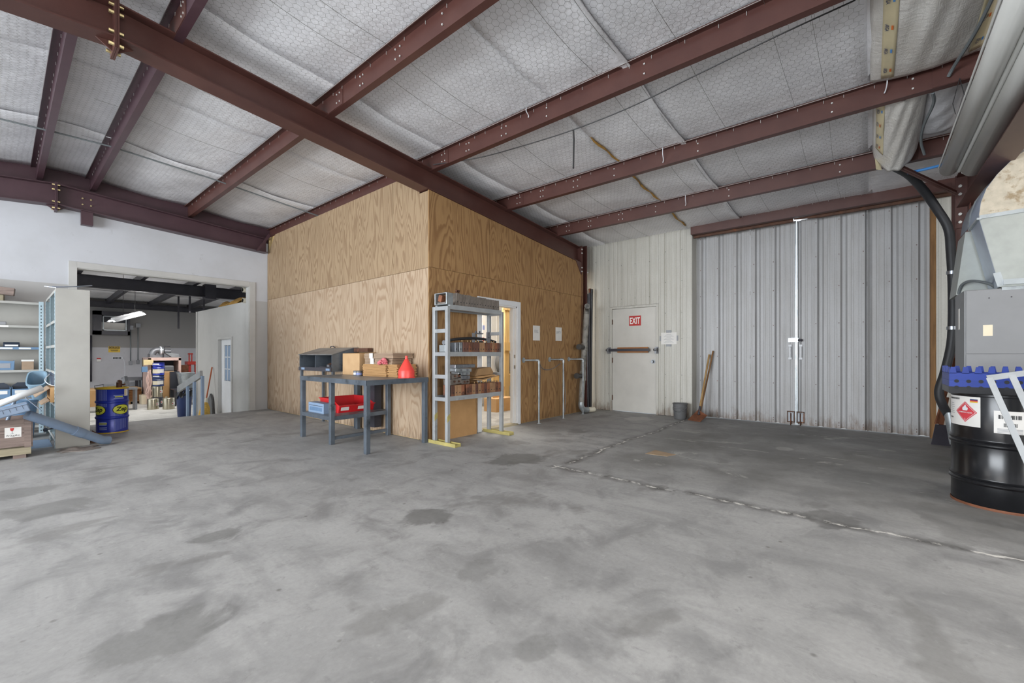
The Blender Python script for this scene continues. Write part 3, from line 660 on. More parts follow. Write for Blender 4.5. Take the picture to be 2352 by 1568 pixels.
# hexagonal wire netting under the insulation
def netting(x0, x1, y0, y1, a=0.036, w=0.0019):
    segs = []
    dxh, dyh = 1.5 * a, math.sqrt(3) * a * 0.95
    nx, ny = int((x1 - x0) / dxh), int((y1 - y0) / dyh)
    I, J = np.meshgrid(np.arange(nx), np.arange(ny), indexing='ij')
    cx = x0 + I * dxh; cy = y0 + (J + 0.5 * (I % 2)) * dyh
    hy = dyh / 2
    P = [(-a, 0), (-a / 2, hy), (a / 2, hy), (a, 0)]
    quads = []
    for (p, q) in zip(P, P[1:]):
        A = np.stack([cx + p[0], cy + p[1]], -1).reshape(-1, 2); B = np.stack([cx + q[0], cy + q[1]], -1).reshape(-1, 2)
        d = B - A; d /= np.linalg.norm(d, axis=1, keepdims=True); n = np.stack([-d[:, 1], d[:, 0]], -1) * w / 2
        quads.append(np.stack([A - n, B - n, B + n, A + n], 1))
    Q = np.concatenate(quads)                              # (N,4,2)
    jit = 0.012 * np.sin(Q[..., 1] * 3.1) + 0.010 * np.sin(Q[..., 0] * 2.3)
    xs = Q[..., 0] + jit; ysv = Q[..., 1] + 0.02 * np.sin(Q[..., 0] * 1.7) + 0.01 * np.sin(Q[..., 1] * 5)
    q = [-8.2, -5.6, -4.1] + PUR + [9.2]
    sg = np.zeros_like(xs)
    for a_, b_ in zip(q, q[1:]):
        mk = (xs >= a_) & (xs <= b_); sg[mk] = 0.05 * np.sin(np.pi * (xs[mk] - a_) / (b_ - a_)) * min(1, (b_ - a_) / 1.4)
    z = RZ - SL * np.abs(xs - RIDGE) - sg * 1.08 - 0.03
    V = np.stack([xs, ysv, z], -1).reshape(-1, 3); N = len(Q)
    me = bpy.data.meshes.new('wire_netting'); me.vertices.add(4 * N); me.vertices.foreach_set('co', V.ravel())
    me.loops.add(4 * N); me.loops.foreach_set('vertex_index', np.arange(4 * N)); me.polygons.add(N)
    me.polygons.foreach_set('loop_start', np.arange(N) * 4); me.polygons.foreach_set('loop_total', np.full(N, 4)); me.update(calc_edges=True)
    me.materials.append(M['wire_net']); ob = bpy.data.objects.new('wire_netting', me); COL.objects.link(ob); ob.parent = ceil_; WM[ob.name] = Matrix.Identity(4)
    ob['kind'] = 'stuff'; return ob
netting(-1.0, 8.4, 0.02, 10.1)
netting(-1.0, 8.4, -1.7, -0.74)
# longitudinal wires of the netting rolls
lw = MB()
for y in (0.35, 0.62, 1.28, 1.76, 2.05, 3.4, 3.75, 5.6, 6.9, 8.2):
    lw.tube([(x, y + 0.012 * math.sin(x * 2 + y), roof_z(x) - sag(x) * 1.1 - 0.034) for x in [0.7 + 0.2 * i for i in range(39)]], 0.0016, 4, caps=False)
tag(lw.build('netting_wire', 'wire_net', ceil_, fix=False), kind='stuff')

# ------------------------------------------------------------------ steel frame
def ibeam_x(root, y, xs, bot, top, fw=0.2, tf=0.012, tw=0.009, m='red_primer'):
    """I-section along X: web + flanges follow bot(x), top(x)"""
    web = MB(); fb = MB(); ft_ = MB()
    for a, b in zip(xs, xs[1:]):
        web.prism([(a, bot(a) + tf), (b, bot(b) + tf), (b, top(b) - tf), (a, top(a) - tf)], 'y', y - tw / 2, y + tw / 2)
        fb.prism([(a, bot(a)), (b, bot(b)), (b, bot(b) + tf), (a, bot(a) + tf)], 'y', y - fw / 2, y + fw / 2)
        ft_.prism([(a, top(a) - tf), (b, top(b) - tf), (b, top(b)), (a, top(a))], 'y', y - fw / 2, y + fw / 2)
    web.build('web', m, root); fb.build('bottom_flange', m, root); ft_.build('top_flange', m, root)
def splice(root, x, y, bot, top, m='red_primer', ext=0.09, side=1):
    for d in (-0.008, 0.008):
        MB().box(x + d - 0.007, y - 0.11, bot(x) - ext, x + d + 0.007, y + 0.11, top(x) + 0.02).build('end_plate', m, root)
    for sx in (-1, 1):
        MB().prism([(x + sx * 0.015, bot(x)), (x + sx * 0.13, bot(x)), (x + sx * 0.015, bot(x) - ext * 0.9)], 'y', y - 0.005, y + 0.005).build('gusset', m, root)
        for dz in (-0.05, 0.05, (top(x) - bot(x)) * 0.72, (top(x) - bot(x)) * 0.95):
            for dy in (-0.07, 0.07):
                MB().cyl((x + sx * 0.015, y + dy, bot(x) + dz), (x + sx * 0.045, y + dy, bot(x) + dz), 0.014, 6, smooth=False).build('bolt', 'zinc', root)
# main rafter over the plywood corner
def main_bot(x): return raft_bot(x) if x > 0.6 else raft_bot(0.6) - 0.0885 * (0.6 - x)
def main_top(x): return 4.066 - 0.0825 * x if x > 0.6 else 4.066 - 0.0825 * 0.6 - 0.0825 * (0.6 - x)
YM = 4.72
rf = thing('roof_beam', 'long maroon steel roof beam crossing overhead to the plywood corner', 'beam', (0, YM, 3.5))
ibeam_x(rf, YM, [-7.6, 0.6, 7.78], main_bot, main_top)
splice(rf, 0.6, YM, main_bot, main_top)
MB().box(7.78, YM - 0.11, 2.86, 7.80, YM + 0.11, 3.46).build('end_plate', 'red_primer', rf)
MB().prism([(7.56, main_bot(7.56) + 0.002), (7.79, main_bot(7.79)), (7.79, 2.86), (7.76, 2.86)], 'y', PY - 0.012, PY - 0.002).build('haunch_plate', 'red_primer', rf)
for z in (2.92, 3.0, 3.30, 3.38): MB().cyl((7.765, YM - 0.115, z), (7.79, YM - 0.115, z), 0.014, 6, smooth=False).build('bolt', 'bolt_white', rf)
cl = thing('steel_column', 'maroon steel column in the corner behind the drain pipe stack', 'column', (8.0, YM, 0))
MB().box(7.80, YM - 0.10, 0, 7.812, YM + 0.10, 3.46).build('flange', 'red_primer', cl); MB().box(8.0, YM - 0.10, 0, 8.012, YM + 0.10, 3.5).build('flange', 'red_primer', cl); MB().box(7.812, YM - 0.005, 0, 8.0, YM + 0.005, 3.48).build('web', 'red_primer', cl)
# left rafter on the white wall
def left_bot(x): return 3.588 - 0.0652 * (x - 0.575) if x > 0.575 else 3.588 - 0.083 * (0.575 - x)
def left_top(x): return 3.924 - 0.0772 * (x - 0.575) if x > 0.575 else 3.924 - 0.087 * (0.575 - x)
YR = 10.05
rl = thing('roof_beam', 'dark maroon roof beam running along the top of the white left wall', 'beam', (0, YR, 3.4))
ibeam_x(rl, YR, [-7.6, 0.575, 3.70], left_bot, left_top, m='red_primer_bluelit')
splice(rl, 0.575, YR, left_bot, left_top, m='red_primer_bluelit')
MB().prism([(3.45, left_bot(3.45) - 0.03), (3.49, left_bot(3.49) - 0.03), (3.74, 3.74), (3.70, 3.78)], 'y', YR - 0.16, YR - 0.12).build('brace', 'red_primer_bluelit', rl)
MB().box(0.86, YR - 0.06, left_bot(0.9) - 0.22, 1.0, YR + 0.05, left_bot(0.9)).build('hanger_plate', 'red_primer_bluelit', rl)
for dx in (-0.05, 0.05):
    for dz in (0.12, 0.22): MB().cyl((0.93 + dx, YR - 0.004, left_bot(0.93) + dz), (0.93 + dx, YR - 0.02, left_bot(0.93) + dz), 0.012, 6, smooth=False).build('bolt', 'zinc', rl)
# right-hand frame
Y3 = -0.93
def r3_bot(x): return 3.04 - 0.022 * (7.75 - x)
def r3_top(x): return main_top(x)
r3 = thing('roof_beam', 'maroon steel roof beam at the right edge above the heating duct', 'beam', (4, Y3, 3.2))
ibeam_x(r3, Y3, [0.6, 4.2, 7.72], r3_bot, r3_top, fw=0.2)
MB().box(7.72, Y3 - 0.11, 2.78, 7.74, Y3 + 0.11, 3.44).build('end_plate', 'red_primer', r3)
for z in (2.85, 2.95, 3.2, 3.3): MB().cyl((7.695, Y3 + 0.07, z), (7.72, Y3 + 0.07, z), 0.018, 6, smooth=False).build('bolt', 'bolt_white', r3)
MB().prism([(7.55, r3_bot(7.55)), (7.72, r3_bot(7.72)), (7.72, 2.80)], 'y', Y3 - 0.006, Y3 + 0.006).build('haunch_plate', 'red_primer', r3)
c3 = thing('steel_column', 'maroon steel column beside the black hose and grey furnace', 'column', (7.9, Y3, 0))
MB().box(7.74, Y3 - 0.10, 0, 7.752, Y3 + 0.10, 3.44).build('flange', 'red_primer', c3); MB().box(8.16, Y3 - 0.10, 0, 8.172, Y3 + 0.10, 3.5).build('flange', 'red_primer', c3); MB().box(7.752, Y3 - 0.005, 0, 8.16, Y3 + 0.005, 3.46).build('web', 'red_primer', c3)
ab = MB().bar((6.75, -0.28, 3.36), (7.45, -0.80, 3.14), 0.05, 0.006).bar((6.75, -0.28, 3.38), (7.45, -0.80, 3.16), 0.006, 0.05)
o = ab.build('angle_brace', 'red_primer'); tag(o, 'maroon angle-iron brace under the lower end of the white gutters', 'brace')

# purlins (Z-section: top flange towards -X, bottom flange towards +X)
PL = {-1.1: 'maroon purlin on the far left roof slope beyond the ridge', 0.37: 'leftmost maroon purlin, just left of the roof ridge splice', 0.98: 'maroon purlin just right of the roof ridge splice',
      2.34: 'maroon purlin meeting the wall beam midway along the white wall', 3.82: 'maroon purlin resting along the top of the plywood wall',
      5.42: 'maroon purlin second in from the sliding doors, passing under the plastic wrap', 6.90: 'maroon purlin nearest to the sliding door header, ending at the hose'}
def purlin(x, label, y0=-7.5, y1=10.4, hgt=0.195, fl=0.062):
    zt = roof_z(x) - 0.032; zb_ = zt - hgt; t = 0.004
    r = thing('purlin', label, 'purlin', (x, 0, zb_), group='roof purlins')
    zf = lambda d: zt - (SL * d if x > RIDGE else -SL * d)
    prof = [(-fl, zf(-fl) - 0.018), (-fl, zf(-fl)), (0, zt), (t, zt), (t, zb_ + t), (fl, zb_ + t - 0.004), (fl, zb_ + 0.018), (fl + 0.004, zb_ + 0.018), (fl + 0.004, zb_ - 0.004), (0, zb_), (0, zt - t), (-fl + 0.004, zf(-fl) - t), (-fl + 0.004, zf(-fl) - 0.018)]
    MB().prism([(x + a, b) for a, b in prof], 'y', y0, y1).build('section', 'red_primer_bluelit' if x < 2 else 'red_primer', r)
    for yc in (YM, Y3):
        MB().box(x - 0.006, yc - 0.42, zb_ + 0.004, x - 0.0005, yc + 0.42 if yc > 0 else yc + 0.5, zt - 0.012).build('lap_plate', 'red_primer', r)
    bl = MB()
    for yb_ in (4.42, 4.36, 3.95, 3.9, 3.35, 3.28, 5.1, 5.16, 2.7, 1.6, 0.3, -0.3):
        for zz in (0.05, 0.14):
            bl.cyl((x - 0.012, yb_, zb_ + zz), (x - 0.004, yb_, zb_ + zz), 0.009, 6, smooth=False)
    tag(bl.build('bolt', 'bolt_white', r), kind='stuff')
    stp = MB(); yy = -1.0
    while yy < 9.9:
        stp.box(x - 0.008, yy - 0.002, zt - 0.035, x - 0.0045, yy + 0.002, zt - 0.004); yy += random.uniform(0.16, 0.30)
    stp.bar((x - fl - 0.006, -1.0, zf(-fl) - 0.016), (x - fl - 0.006, 9.9, zf(-fl) - 0.016), 0.003, 0.003)
    tag(stp.build('staple', 'bolt_white', r), kind='stuff')
for x, lb in PL.items(): purlin(x, lb)
# eave strut / door header
eh = thing('door_header', 'maroon steel header channel over the grey sliding doors', 'header beam', (8.27, 0.8, 3.42))
MB().prism([(8.24, 3.42), (8.36, 3.42), (8.36, 3.43), (8.252, 3.43), (8.252, 3.61), (8.17, 3.62), (8.17, 3.61), (8.24, 3.60)], 'y', -7.5, 2.565).build('channel', 'red_primer', eh)
MB().box(8.40, 0.98, 3.385, 8.44, 2.565, 3.53).build('wood_strip', 'rust_dark', eh); MB().box(8.40, -0.98, 3.385, 8.44, 0.62, 3.53).build('wood_strip', 'rust_dark', eh)
MB().prism([(0.62, 3.385), (0.97, 3.425), (0.97, 3.53), (0.62, 3.53)], 'x', 8.40, 8.44).build('wood_strip', 'rust_dark', eh)
st_ = MB()
yy = -0.9
while yy < 2.5: st_.box(8.232, yy - 0.002, 3.565, 8.239, yy + 0.002, 3.6); yy += 0.2
tag(st_.build('staple', 'bolt_white', eh), kind='stuff')

# ------------------------------------------------------------------ workbench and what stands on it
BX0, BX1, BY0, BY1, BZ = 2.80, 3.735, 4.61, 6.36, 0.885
wbn = thing('workbench', 'dark steel workbench on square legs against the plywood wall', 'workbench', (3.25, 5.48, 0))
MB().box(BX0 + 0.004, BY0 + 0.004, BZ - 0.008, BX1 - 0.006, BY1 - 0.006, BZ).build('bench_top', 'bench_top', wbn)
rim = MB().box(BX0 - 0.004, BY0 - 0.004, BZ - 0.062, BX0 + 0.004, BY1, BZ).box(BX0, BY0 - 0.004, BZ - 0.062, BX1, BY0 + 0.004, BZ).box(BX1 - 0.006, BY0, BZ - 0.062, BX1, BY1, BZ - 0.008).box(BX0, BY1 - 0.006, BZ - 0.062, BX1, BY1, BZ - 0.008)
rim.build('rim', 'bench_steel', wbn)
LW = 0.058
for x in (BX0 + LW / 2, BX1 - LW / 2 - 0.01):
    for y in (BY0 + LW / 2, 5.49, BY1 - LW / 2):
        MB().box(x - LW / 2, y - LW / 2, 0, x + LW / 2, y + LW / 2, BZ - 0.010).build('leg', 'bench_steel', wbn, bev=0.004)
SZ = 0.37
MB().box(BX0 + 0.03, 5.49, SZ - 0.006, BX1 - 0.03, BY1 - 0.03, SZ).build('lower_shelf', 'bench_top', wbn)
for q in [(BX0 + 0.005, 5.52, SZ - 0.055, BX0 + 0.02, BY1 - LW, SZ), (BX0 + LW, 5.475, SZ - 0.055, BX1 - LW, 5.49, SZ), (BX1 - 0.03, 5.5, SZ - 0.05, BX1 - 0.01, BY1 - LW, SZ)]:
    MB().box(*q).build('shelf_rail', 'bench_steel', wbn)
MB().box(BX0 + LW, 5.47, 0.06, BX1 - LW, 5.51, 0.10).build('foot_rail', 'bench_steel', wbn)
MB().bar((3.70, 5.55, 0.85), (3.70, 6.30, 0.40), 0.012, 0.05).build('diagonal_brace', 'bench_steel', wbn)
MB().box(3.60, 5.70, 0.10, 3.72, 5.84, BZ - 0.062).build('rear_post', 'black_steel', wbn)

# parts cabinet on its stand, beside the bench
cb = thing('parts_cabinet', 'small dark metal cabinet with sloped lid standing on legs behind the bench', 'cabinet', (3.52, 6.9, 0))
CY0, CY1 = 6.40, 7.52
for x in (3.33, 3.71):
    for y in (CY0 + 0.02, CY1 - 0.02): MB().box(x - 0.02, y - 0.02, 0, x + 0.02, y + 0.02, 0.93).build('leg', 'bench_steel', cb, bev=0.003)
MB().box(3.30, CY0, 0.925, 3.74, CY1, 0.94).build('floor_plate', 'bench_steel', cb)
MB().box(3.285, CY0, 0.925, 3.30, CY1, 0.985).build('front_lip', 'black_steel', cb)
sidep = [(3.30, 0.94), (3.74, 0.94), (3.74, 1.295), (3.66, 1.295), (3.30, 1.185)]
for y in (CY0, CY1 - 0.012): MB().prism(sidep, 'y', y, y + 0.012).build('side_panel', 'bench_steel', cb)
MB().prism([(3.30, 0.985), (3.70, 0.985), (3.70, 1.27), (3.64, 1.27), (3.31, 1.175)], 'y', 6.95, 6.962).build('divider', 'bench_steel', cb)
MB().box(3.728, CY0, 0.94, 3.74, CY1, 1.295).build('back_panel', 'tv_dark', cb)
MB().prism([(3.285, 1.185), (3.66, 1.297), (3.74, 1.297), (3.74, 1.307), (3.655, 1.307), (3.283, 1.195)], 'y', CY0 - 0.01, CY1 + 0.01).build('sloped_lid', 'bench_top', cb)
MB().box(3.66, 5.98, 1.235, 3.74, CY0 - 0.01, 1.295).build('side_shelf', 'rust_dark', cb)
for y in (6.5, 7.35): MB().box(3.281, y - 0.06, 0.94, 3.285, y + 0.06, 0.975).build('label_card', 'box_blue', cb)
MB().tube([(3.70, 7.22, 1.307), (3.69, 7.2, 1.33), (3.69, 7.1, 1.335), (3.70, 7.06, 1.307)], 0.008, 6).build('lid_handle', 'black_steel', cb)
b = thing('spray_bottle', 'clear plastic bottle with an orange band inside the dark cabinet', 'bottle', (3.40, 7.03, 0.94))
MB().lathe([(0.0, 0), (0.03, 0.002), (0.032, 0.02), (0.032, 0.13), (0.02, 0.17), (0.012, 0.185), (0.012, 0.20), (0, 0.2)], (3.40, 7.03, 0.94), 16).build('bottle_body', 'bottle_clear', b)
MB().lathe([(0.033, 0.07), (0.033, 0.095)], (3.40, 7.03, 0.94), 16).build('band', 'orange', b); MB().cyl((3.40, 7.03, 1.14), (3.40, 7.03, 1.16), 0.012, 10).build('cap', 'pipe_white', b)
tr_ = thing('parts_tray', 'low black divided tray in the right half of the dark cabinet', 'tray', (3.42, 6.66, 0.94))
q = MB().box(3.34, 6.50, 0.94, 3.50, 6.90, 0.945)
for x0, y0, x1, y1 in ((3.34, 6.5, 3.346, 6.9), (3.494, 6.5, 3.5, 6.9), (3.34, 6.5, 3.5, 6.506), (3.34, 6.894, 3.5, 6.9), (3.34, 6.70, 3.5, 6.704)): q.box(x0, y0, 0.94, x1, y1, 1.0)
q.build('tray_body', 'black_steel', tr_); MB().box(3.36, 6.60, 0.945, 3.45, 6.68, 1.03).build('metal_part', 'steel_dull', tr_)
MB().prism([(3.38, 1.03), (3.46, 1.01), (3.44, 1.06)], 'y', 6.62, 6.72).build('metal_part', 'rust_dark', tr_)
o = MB().box(3.40, 6.46, 0.94, 3.46, 6.49, 1.10).build('tin', 'red_plastic', bev=0.006); tag(o, 'small red capped tin at the right end inside the dark cabinet', 'tin')
o = MB().box(3.33, 7.16, 0.94, 3.38, 7.33, 0.962).build('marker', 'ink_white', bev=0.004); tag(o, 'white marker lying in the left half of the dark cabinet', 'marker')

# things on the bench
bx = thing('cardboard_box', 'open pale cardboard box on the bench next to the dark cabinet', 'box', (3.58, 6.1, BZ))
for q in [(3.45, 5.86, BZ, 3.454, 6.35, 1.21), (3.716, 5.86, BZ, 3.72, 6.35, 1.21), (3.454, 5.86, BZ, 3.716, 5.864, 1.21), (3.454, 6.346, BZ, 3.716, 6.35, 1.21)]: MB().box(*q).build('side', 'cardboard_pale', bx)
MB().box(3.454, 5.864, BZ, 3.716, 6.346, BZ + 0.004).build('bottom', 'cardboard', bx); MB().prism([(3.454, 1.209), (3.46, 1.212), (3.72, 1.225), (3.72, 1.22)], 'y', 5.86, 6.35).build('flap', 'cardboard', bx)
def bundle(label, x0, x1, y0, y1, z0, n, th, m='cardboard', band=None, skew=0.0, name='cardboard_bundle'):
    r = thing(name, label, 'cardboard', ((x0 + x1) / 2, (y0 + y1) / 2, z0), group='flattened boxes on the bench'); z = z0
    for k in range(n):
        h = th * random.uniform(0.75, 1.2); dx, dy = random.uniform(-0.008, 0.008), random.uniform(-0.012, 0.012)
        sgap = random.uniform(-0.02, 0.02)
        c = Vector(((x0 + x1) / 2 + dx + skew * k, (y0 + y1) / 2 + dy, z + h / 2))
        MB().obox(c, (x1 - x0, y1 - y0, h * 0.86), Matrix.Rotation(random.uniform(-0.02, 0.02), 3, 'Z') @ Matrix.Rotation(random.uniform(-0.006, 0.006), 3, 'X')).build('flat_box', m, r)
        z += h
    if band:
        for y in band: MB().box(x0 - 0.012, y - 0.045, z0, x0 - 0.0105, y + 0.045, z).build('label_strip', 'paper', r)
    return z
z1 = bundle('tall lower stack of flattened tan boxes on the steel bench', 3.40, 3.735, 5.10, 5.68, BZ, 13, 0.0135)
z2 = bundle('lower tied bundle of flattened boxes lying on the tan stack, above the pink gloves', 3.42, 3.735, 4.98, 5.66, z1 + 0.001, 7, 0.012, 'cardboard_grey', (5.46,))
z3 = bundle('topmost tied bundle of flattened boxes with white paper strip', 3.41, 3.735, 4.95, 5.67, z2 + 0.001, 7, 0.0115, 'cardboard_grey', (5.47,))
z4 = bundle('short side stack of folded tan boxes between tall stack and red funnel', 3.42, 3.73, 4.86, 5.085, BZ, 12, 0.0145)
# pink rubber gloves
gl = thing('rubber_gloves', 'pair of pink rubber gloves draped on the flattened boxes', 'gloves', (3.39, 5.08, z1))
base = Vector((3.375, 5.16, z1 + 0.012))
def glove(name, c, ang, sc, dz):
    g_ = MB(); R_ = Matrix.Rotation(ang, 3, 'Z')
    g_.tube([c + R_ @ Vector(p) * sc for p in ((0.0, -0.10, dz), (0.006, -0.04, dz + 0.02), (0.0, 0.03, dz + 0.026), (-0.005, 0.08, dz + 0.012))], [0.03 * sc, 0.034 * sc, 0.036 * sc, 0.026 * sc], 10)
    for k, dx in enumerate((-0.027, -0.009, 0.009, 0.027)):
        L = (0.05, 0.065, 0.06, 0.045)[k]
        g_.tube([c + R_ @ Vector(p) * sc for p in ((dx * 0.8, 0.07, dz + 0.014), (dx, 0.07 + L * 0.6, dz + 0.01), (dx * 1.15, 0.07 + L, dz - 0.008))], 0.0105 * sc, 7)
    g_.tube([c + R_ @ Vector(p) * sc for p in ((0.02, 0.0, dz + 0.018), (0.05, 0.03, dz + 0.012), (0.055, 0.06, dz))], 0.012 * sc, 7)
    g_.build(name, 'pink_rubber', gl)
glove('glove', base, R(172), 0.9, 0.004); glove('glove', base + Vector((0.012, -0.03, 0.028)), R(155), 0.85, 0.004)
# funnel
fn_ = thing('funnel', 'large red plastic funnel standing upside down on the bench corner', 'funnel', (3.47, 4.735, BZ))
MB().lathe([(0.108, 0.0), (0.112, 0.002), (0.112, 0.006), (0.106, 0.008), (0.106, 0.09), (0.100, 0.105), (0.024, 0.245), (0.019, 0.25), (0.016, 0.292), (0.012, 0.292)], (3.47, 4.735, BZ), 40).build('cone', 'red_funnel', fn_)
MB().prism([(3.40, 4.63), (3.54, 4.63), (3.52, 4.615), (3.42, 4.615)], 'z', BZ + 0.001, BZ + 0.006).build('hanging_tab', 'red_funnel', fn_)
for k, (x, y, lb) in enumerate([(3.40, 5.86, 'left grey tin with a pale label on the bench, by the flattened boxes'), (3.385, 5.76, 'right grey tin with a pale label on the bench, touching the flattened boxes')]):
    t = thing('tin_can', lb, 'tin', (x, y, BZ), group='tins on the bench')
    MB().lathe([(0, 0), (0.043, 0), (0.045, 0.004), (0.043, 0.008), (0.043, 0.064), (0.045, 0.068), (0.041, 0.07), (0, 0.068)], (x, y, BZ), 22).build('can_body', 'steel_dull', t)
    MB().lathe([(0.0437, 0.012), (0.0437, 0.04)], (x, y, BZ), 22).build('label_wrap', 'paper' if k == 0 else 'stripe_blue', t)
# lower shelf: red bin and blue box
rb = thing('hopper_bin', 'red plastic hopper bin on the lower shelf of the workbench', 'bin', (3.30, 6.0, SZ))
for x in (3.05, 3.595): MB().prism([(5.74, SZ), (6.24, SZ), (6.27, SZ + 0.19), (5.93, SZ + 0.19), (5.70, SZ + 0.10)], 'x', x, x + 0.005).build('side_wall', 'red_plastic', rb)
MB().box(3.055, 5.745, SZ, 3.595, 6.235, SZ + 0.005).build('bottom', 'red_plastic', rb)
MB().prism([(5.735, SZ), (5.74, SZ), (5.705, SZ + 0.10), (5.70, SZ + 0.10)], 'x', 3.055, 3.595).build('front_wall', 'red_plastic', rb)
MB().prism([(6.24, SZ), (6.245, SZ), (6.275, SZ + 0.19), (6.27, SZ + 0.19)], 'x', 3.055, 3.595).build('back_wall', 'red_plastic', rb)
MB().box(3.04, 5.69, SZ + 0.094, 3.61, 5.71, SZ + 0.108).build('lip', 'red_plastic', rb)
MB().box(3.035, 5.92, SZ + 0.175, 3.05, 6.28, SZ + 0.19).build('grip_lip', 'red_plastic', rb)
for x in (3.14, 3.40): MB().prism([(5.7235, SZ + 0.03), (5.725, SZ + 0.03), (5.7085, SZ + 0.078), (5.7065, SZ + 0.078)], 'x', x - 0.06, x + 0.06).build('label_card', 'paper', rb)
bb = thing('card_file', 'pale blue steel box with a slotted front on the lower bench shelf', 'box', (3.0, 6.02, SZ))
MB().box(2.87, 5.80, SZ, 3.00, 6.25, SZ + 0.14).build('body', 'box_blue', bb, bev=0.004)
MB().box(3.00, 5.80, SZ, 3.045, 6.25, SZ + 0.11).build('rear_body', 'hvac_grey', bb)
MB().box(2.866, 5.83, SZ + 0.10, 2.87, 6.22, SZ + 0.105).build('slot', 'hole_dark', bb)
gr = MB()
for k in range(18): gr.box(2.8665, 5.85 + k * 0.02, SZ + 0.03, 2.8701, 5.857 + k * 0.02, SZ + 0.08)
gr.build('grille', 'bin_blue', bb)

# ------------------------------------------------------------------ grey parts rack in front of the doorway
RX0, RX1, RY0, RY1 = 3.785, 4.86, 4.275, 4.53
rk = thing('parts_rack', 'tall grey steel rack with yellow feet in front of the white doorway', 'rack', (4.3, 4.4, 0))
pw_ = 0.05
RZ_ = [0.61, 1.20, 1.825]
for x in (RX0, RX1):
    for y in (RY0, RY1): MB().box(x - pw_ / 2, y - pw_ / 2, 0.03, x + pw_ / 2, y + pw_ / 2, 1.835).build('post', 'rack_grey', rk, bev=0.004)
    for z in (0.60, 0.90, 1.20, 1.51, 1.81): MB().box(x - pw_ / 2 + 0.004, RY0 + pw_ / 2, z - 0.025, x + pw_ / 2 - 0.004, RY1 - pw_ / 2, z + 0.025).build('rung', 'rack_grey', rk)
    f = MB().box(x - 0.05, RY0 - 0.20, 0, x - 0.042, RY1 + 0.08, 0.045).box(x + 0.042, RY0 - 0.20, 0, x + 0.05, RY1 + 0.08, 0.045).box(x - 0.041, RY0 - 0.199, 0.001, x + 0.041, RY1 + 0.079, 0.03)
    f.build('foot', 'rack_yellow', rk)
for z in RZ_:
    for y in (RY0, RY1): MB().box(RX0 + pw_ / 2, y - pw_ / 2 + 0.004, z - 0.03, RX1 - pw_ / 2, y + pw_ / 2 - 0.004, z + 0.03).build('shelf_beam', 'rack_grey', rk)
    MB().box(RX0 + 0.02, RY0 + 0.02, z - 0.012, RX1 - 0.02, RY1 - 0.02, z - 0.006).build('shelf_plate', 'rack_grey', rk)
for q in (-1, 1): MB().prism([(RX0 + q * 0.0 - 0.027, 0.30), (RX0 + 0.027, 0.34), (RX0 + 0.027, 0.42), (RX0 - 0.027, 0.38)], 'y', RY0 - 0.027 if q < 0 else RY1 - 0.027, RY0 - 0.0245 if q < 0 else RY1 - 0.0245).build('yellow_tape', 'rack_yellow', rk)
def block(w, d, h, m, hole=True, bolt=True):
    """one clamp block, local origin at its base front left corner"""
    t = thing('clamp_block', 'x', 'clamp block')
    MB().box(0, 0, 0, w, d, h).build('body', m, t, local=True, bev=0.004)
    if hole: MB().cyl((w / 2, -0.0008, h * 0.3), (w / 2, 0.012, h * 0.3), 0.008, 10).build('bolt_hole', 'hole_dark', t, local=True)
    if bolt:
        MB().cyl((w / 2, d * 0.3, h), (w / 2, d * 0.3, h + 0.022), 0.009, 8).cyl((w / 2, d * 0.3, h + 0.014), (w / 2, d * 0.3, h + 0.024), 0.014, 6).build('bolt', 'copper_bolt', t, local=True)
    return t
kinds = {}
def place_block(x, y, z, w, d, h, m, label, group, rot=(0, 0, 0), hole=True, bolt=True):
    key = (round(w, 3), round(d, 3), round(h, 3), m, hole, bolt)
    if key not in kinds: kinds[key] = t = block(w, d, h, m, hole, bolt); t.location = (x, y, z)
    else: t = copy_tree(kinds[key], (x, y, z))
    t.rotation_euler = rot; tag(t, label, 'clamp block', group); return t
mats2 = ['block_dark', 'block_dark', 'block_rust', 'block_rust', 'block_dark', 'block_dark', 'block_tan', 'block_tan', 'block_rust', 'block_dark', 'block_rust', 'block_tan', 'block_rust', 'block_dark']
x = 4.045; zS = RZ_[1] + 0.03
for k, m in enumerate(mats2):
    w = 0.052
    place_block(x, RY0 - 0.025, zS, w, 0.17, 0.135, m, f'{ORD[k]} brown clamp block from the left on the middle rack shelf', 'clamp blocks on the middle rack shelf', bolt=(k % 3 != 1)); x += w + 0.0015
place_block(3.90, RY0 - 0.022, zS, 0.055, 0.17, 0.125, 'steel', 'bare steel clamp block at the left end of the middle rack shelf', 'clamp blocks on the middle rack shelf', bolt=False)
place_block(3.975, RY0 - 0.022, zS, 0.06, 0.17, 0.13, 'galv', 'pale grey clamp block just left of the brown ones on the middle rack shelf', 'clamp blocks on the middle rack shelf', bolt=False)
mats3 = ['block_rust', 'block_tan', 'block_tan', 'block_rust', None, 'block_rust', 'block_rust', 'block_tan', 'block_dark', 'block_tan', 'block_rust', 'block_dark', 'block_rust', 'block_tan', 'block_tan', 'block_rust', 'block_rust']
x = 3.835; zS = RZ_[0] + 0.03; n3 = 0
for k, m in enumerate(mats3):
    if m is None: x += 0.03; continue
    w = 0.058
    place_block(x, RY0 - 0.025, zS, w, 0.17, 0.145, m, f'{ORD[n3]} brown clamp block from the left on the lowest rack shelf', 'clamp blocks on the lowest rack shelf', bolt=(k > 7)); n3 += 1; x += w + 0.0015
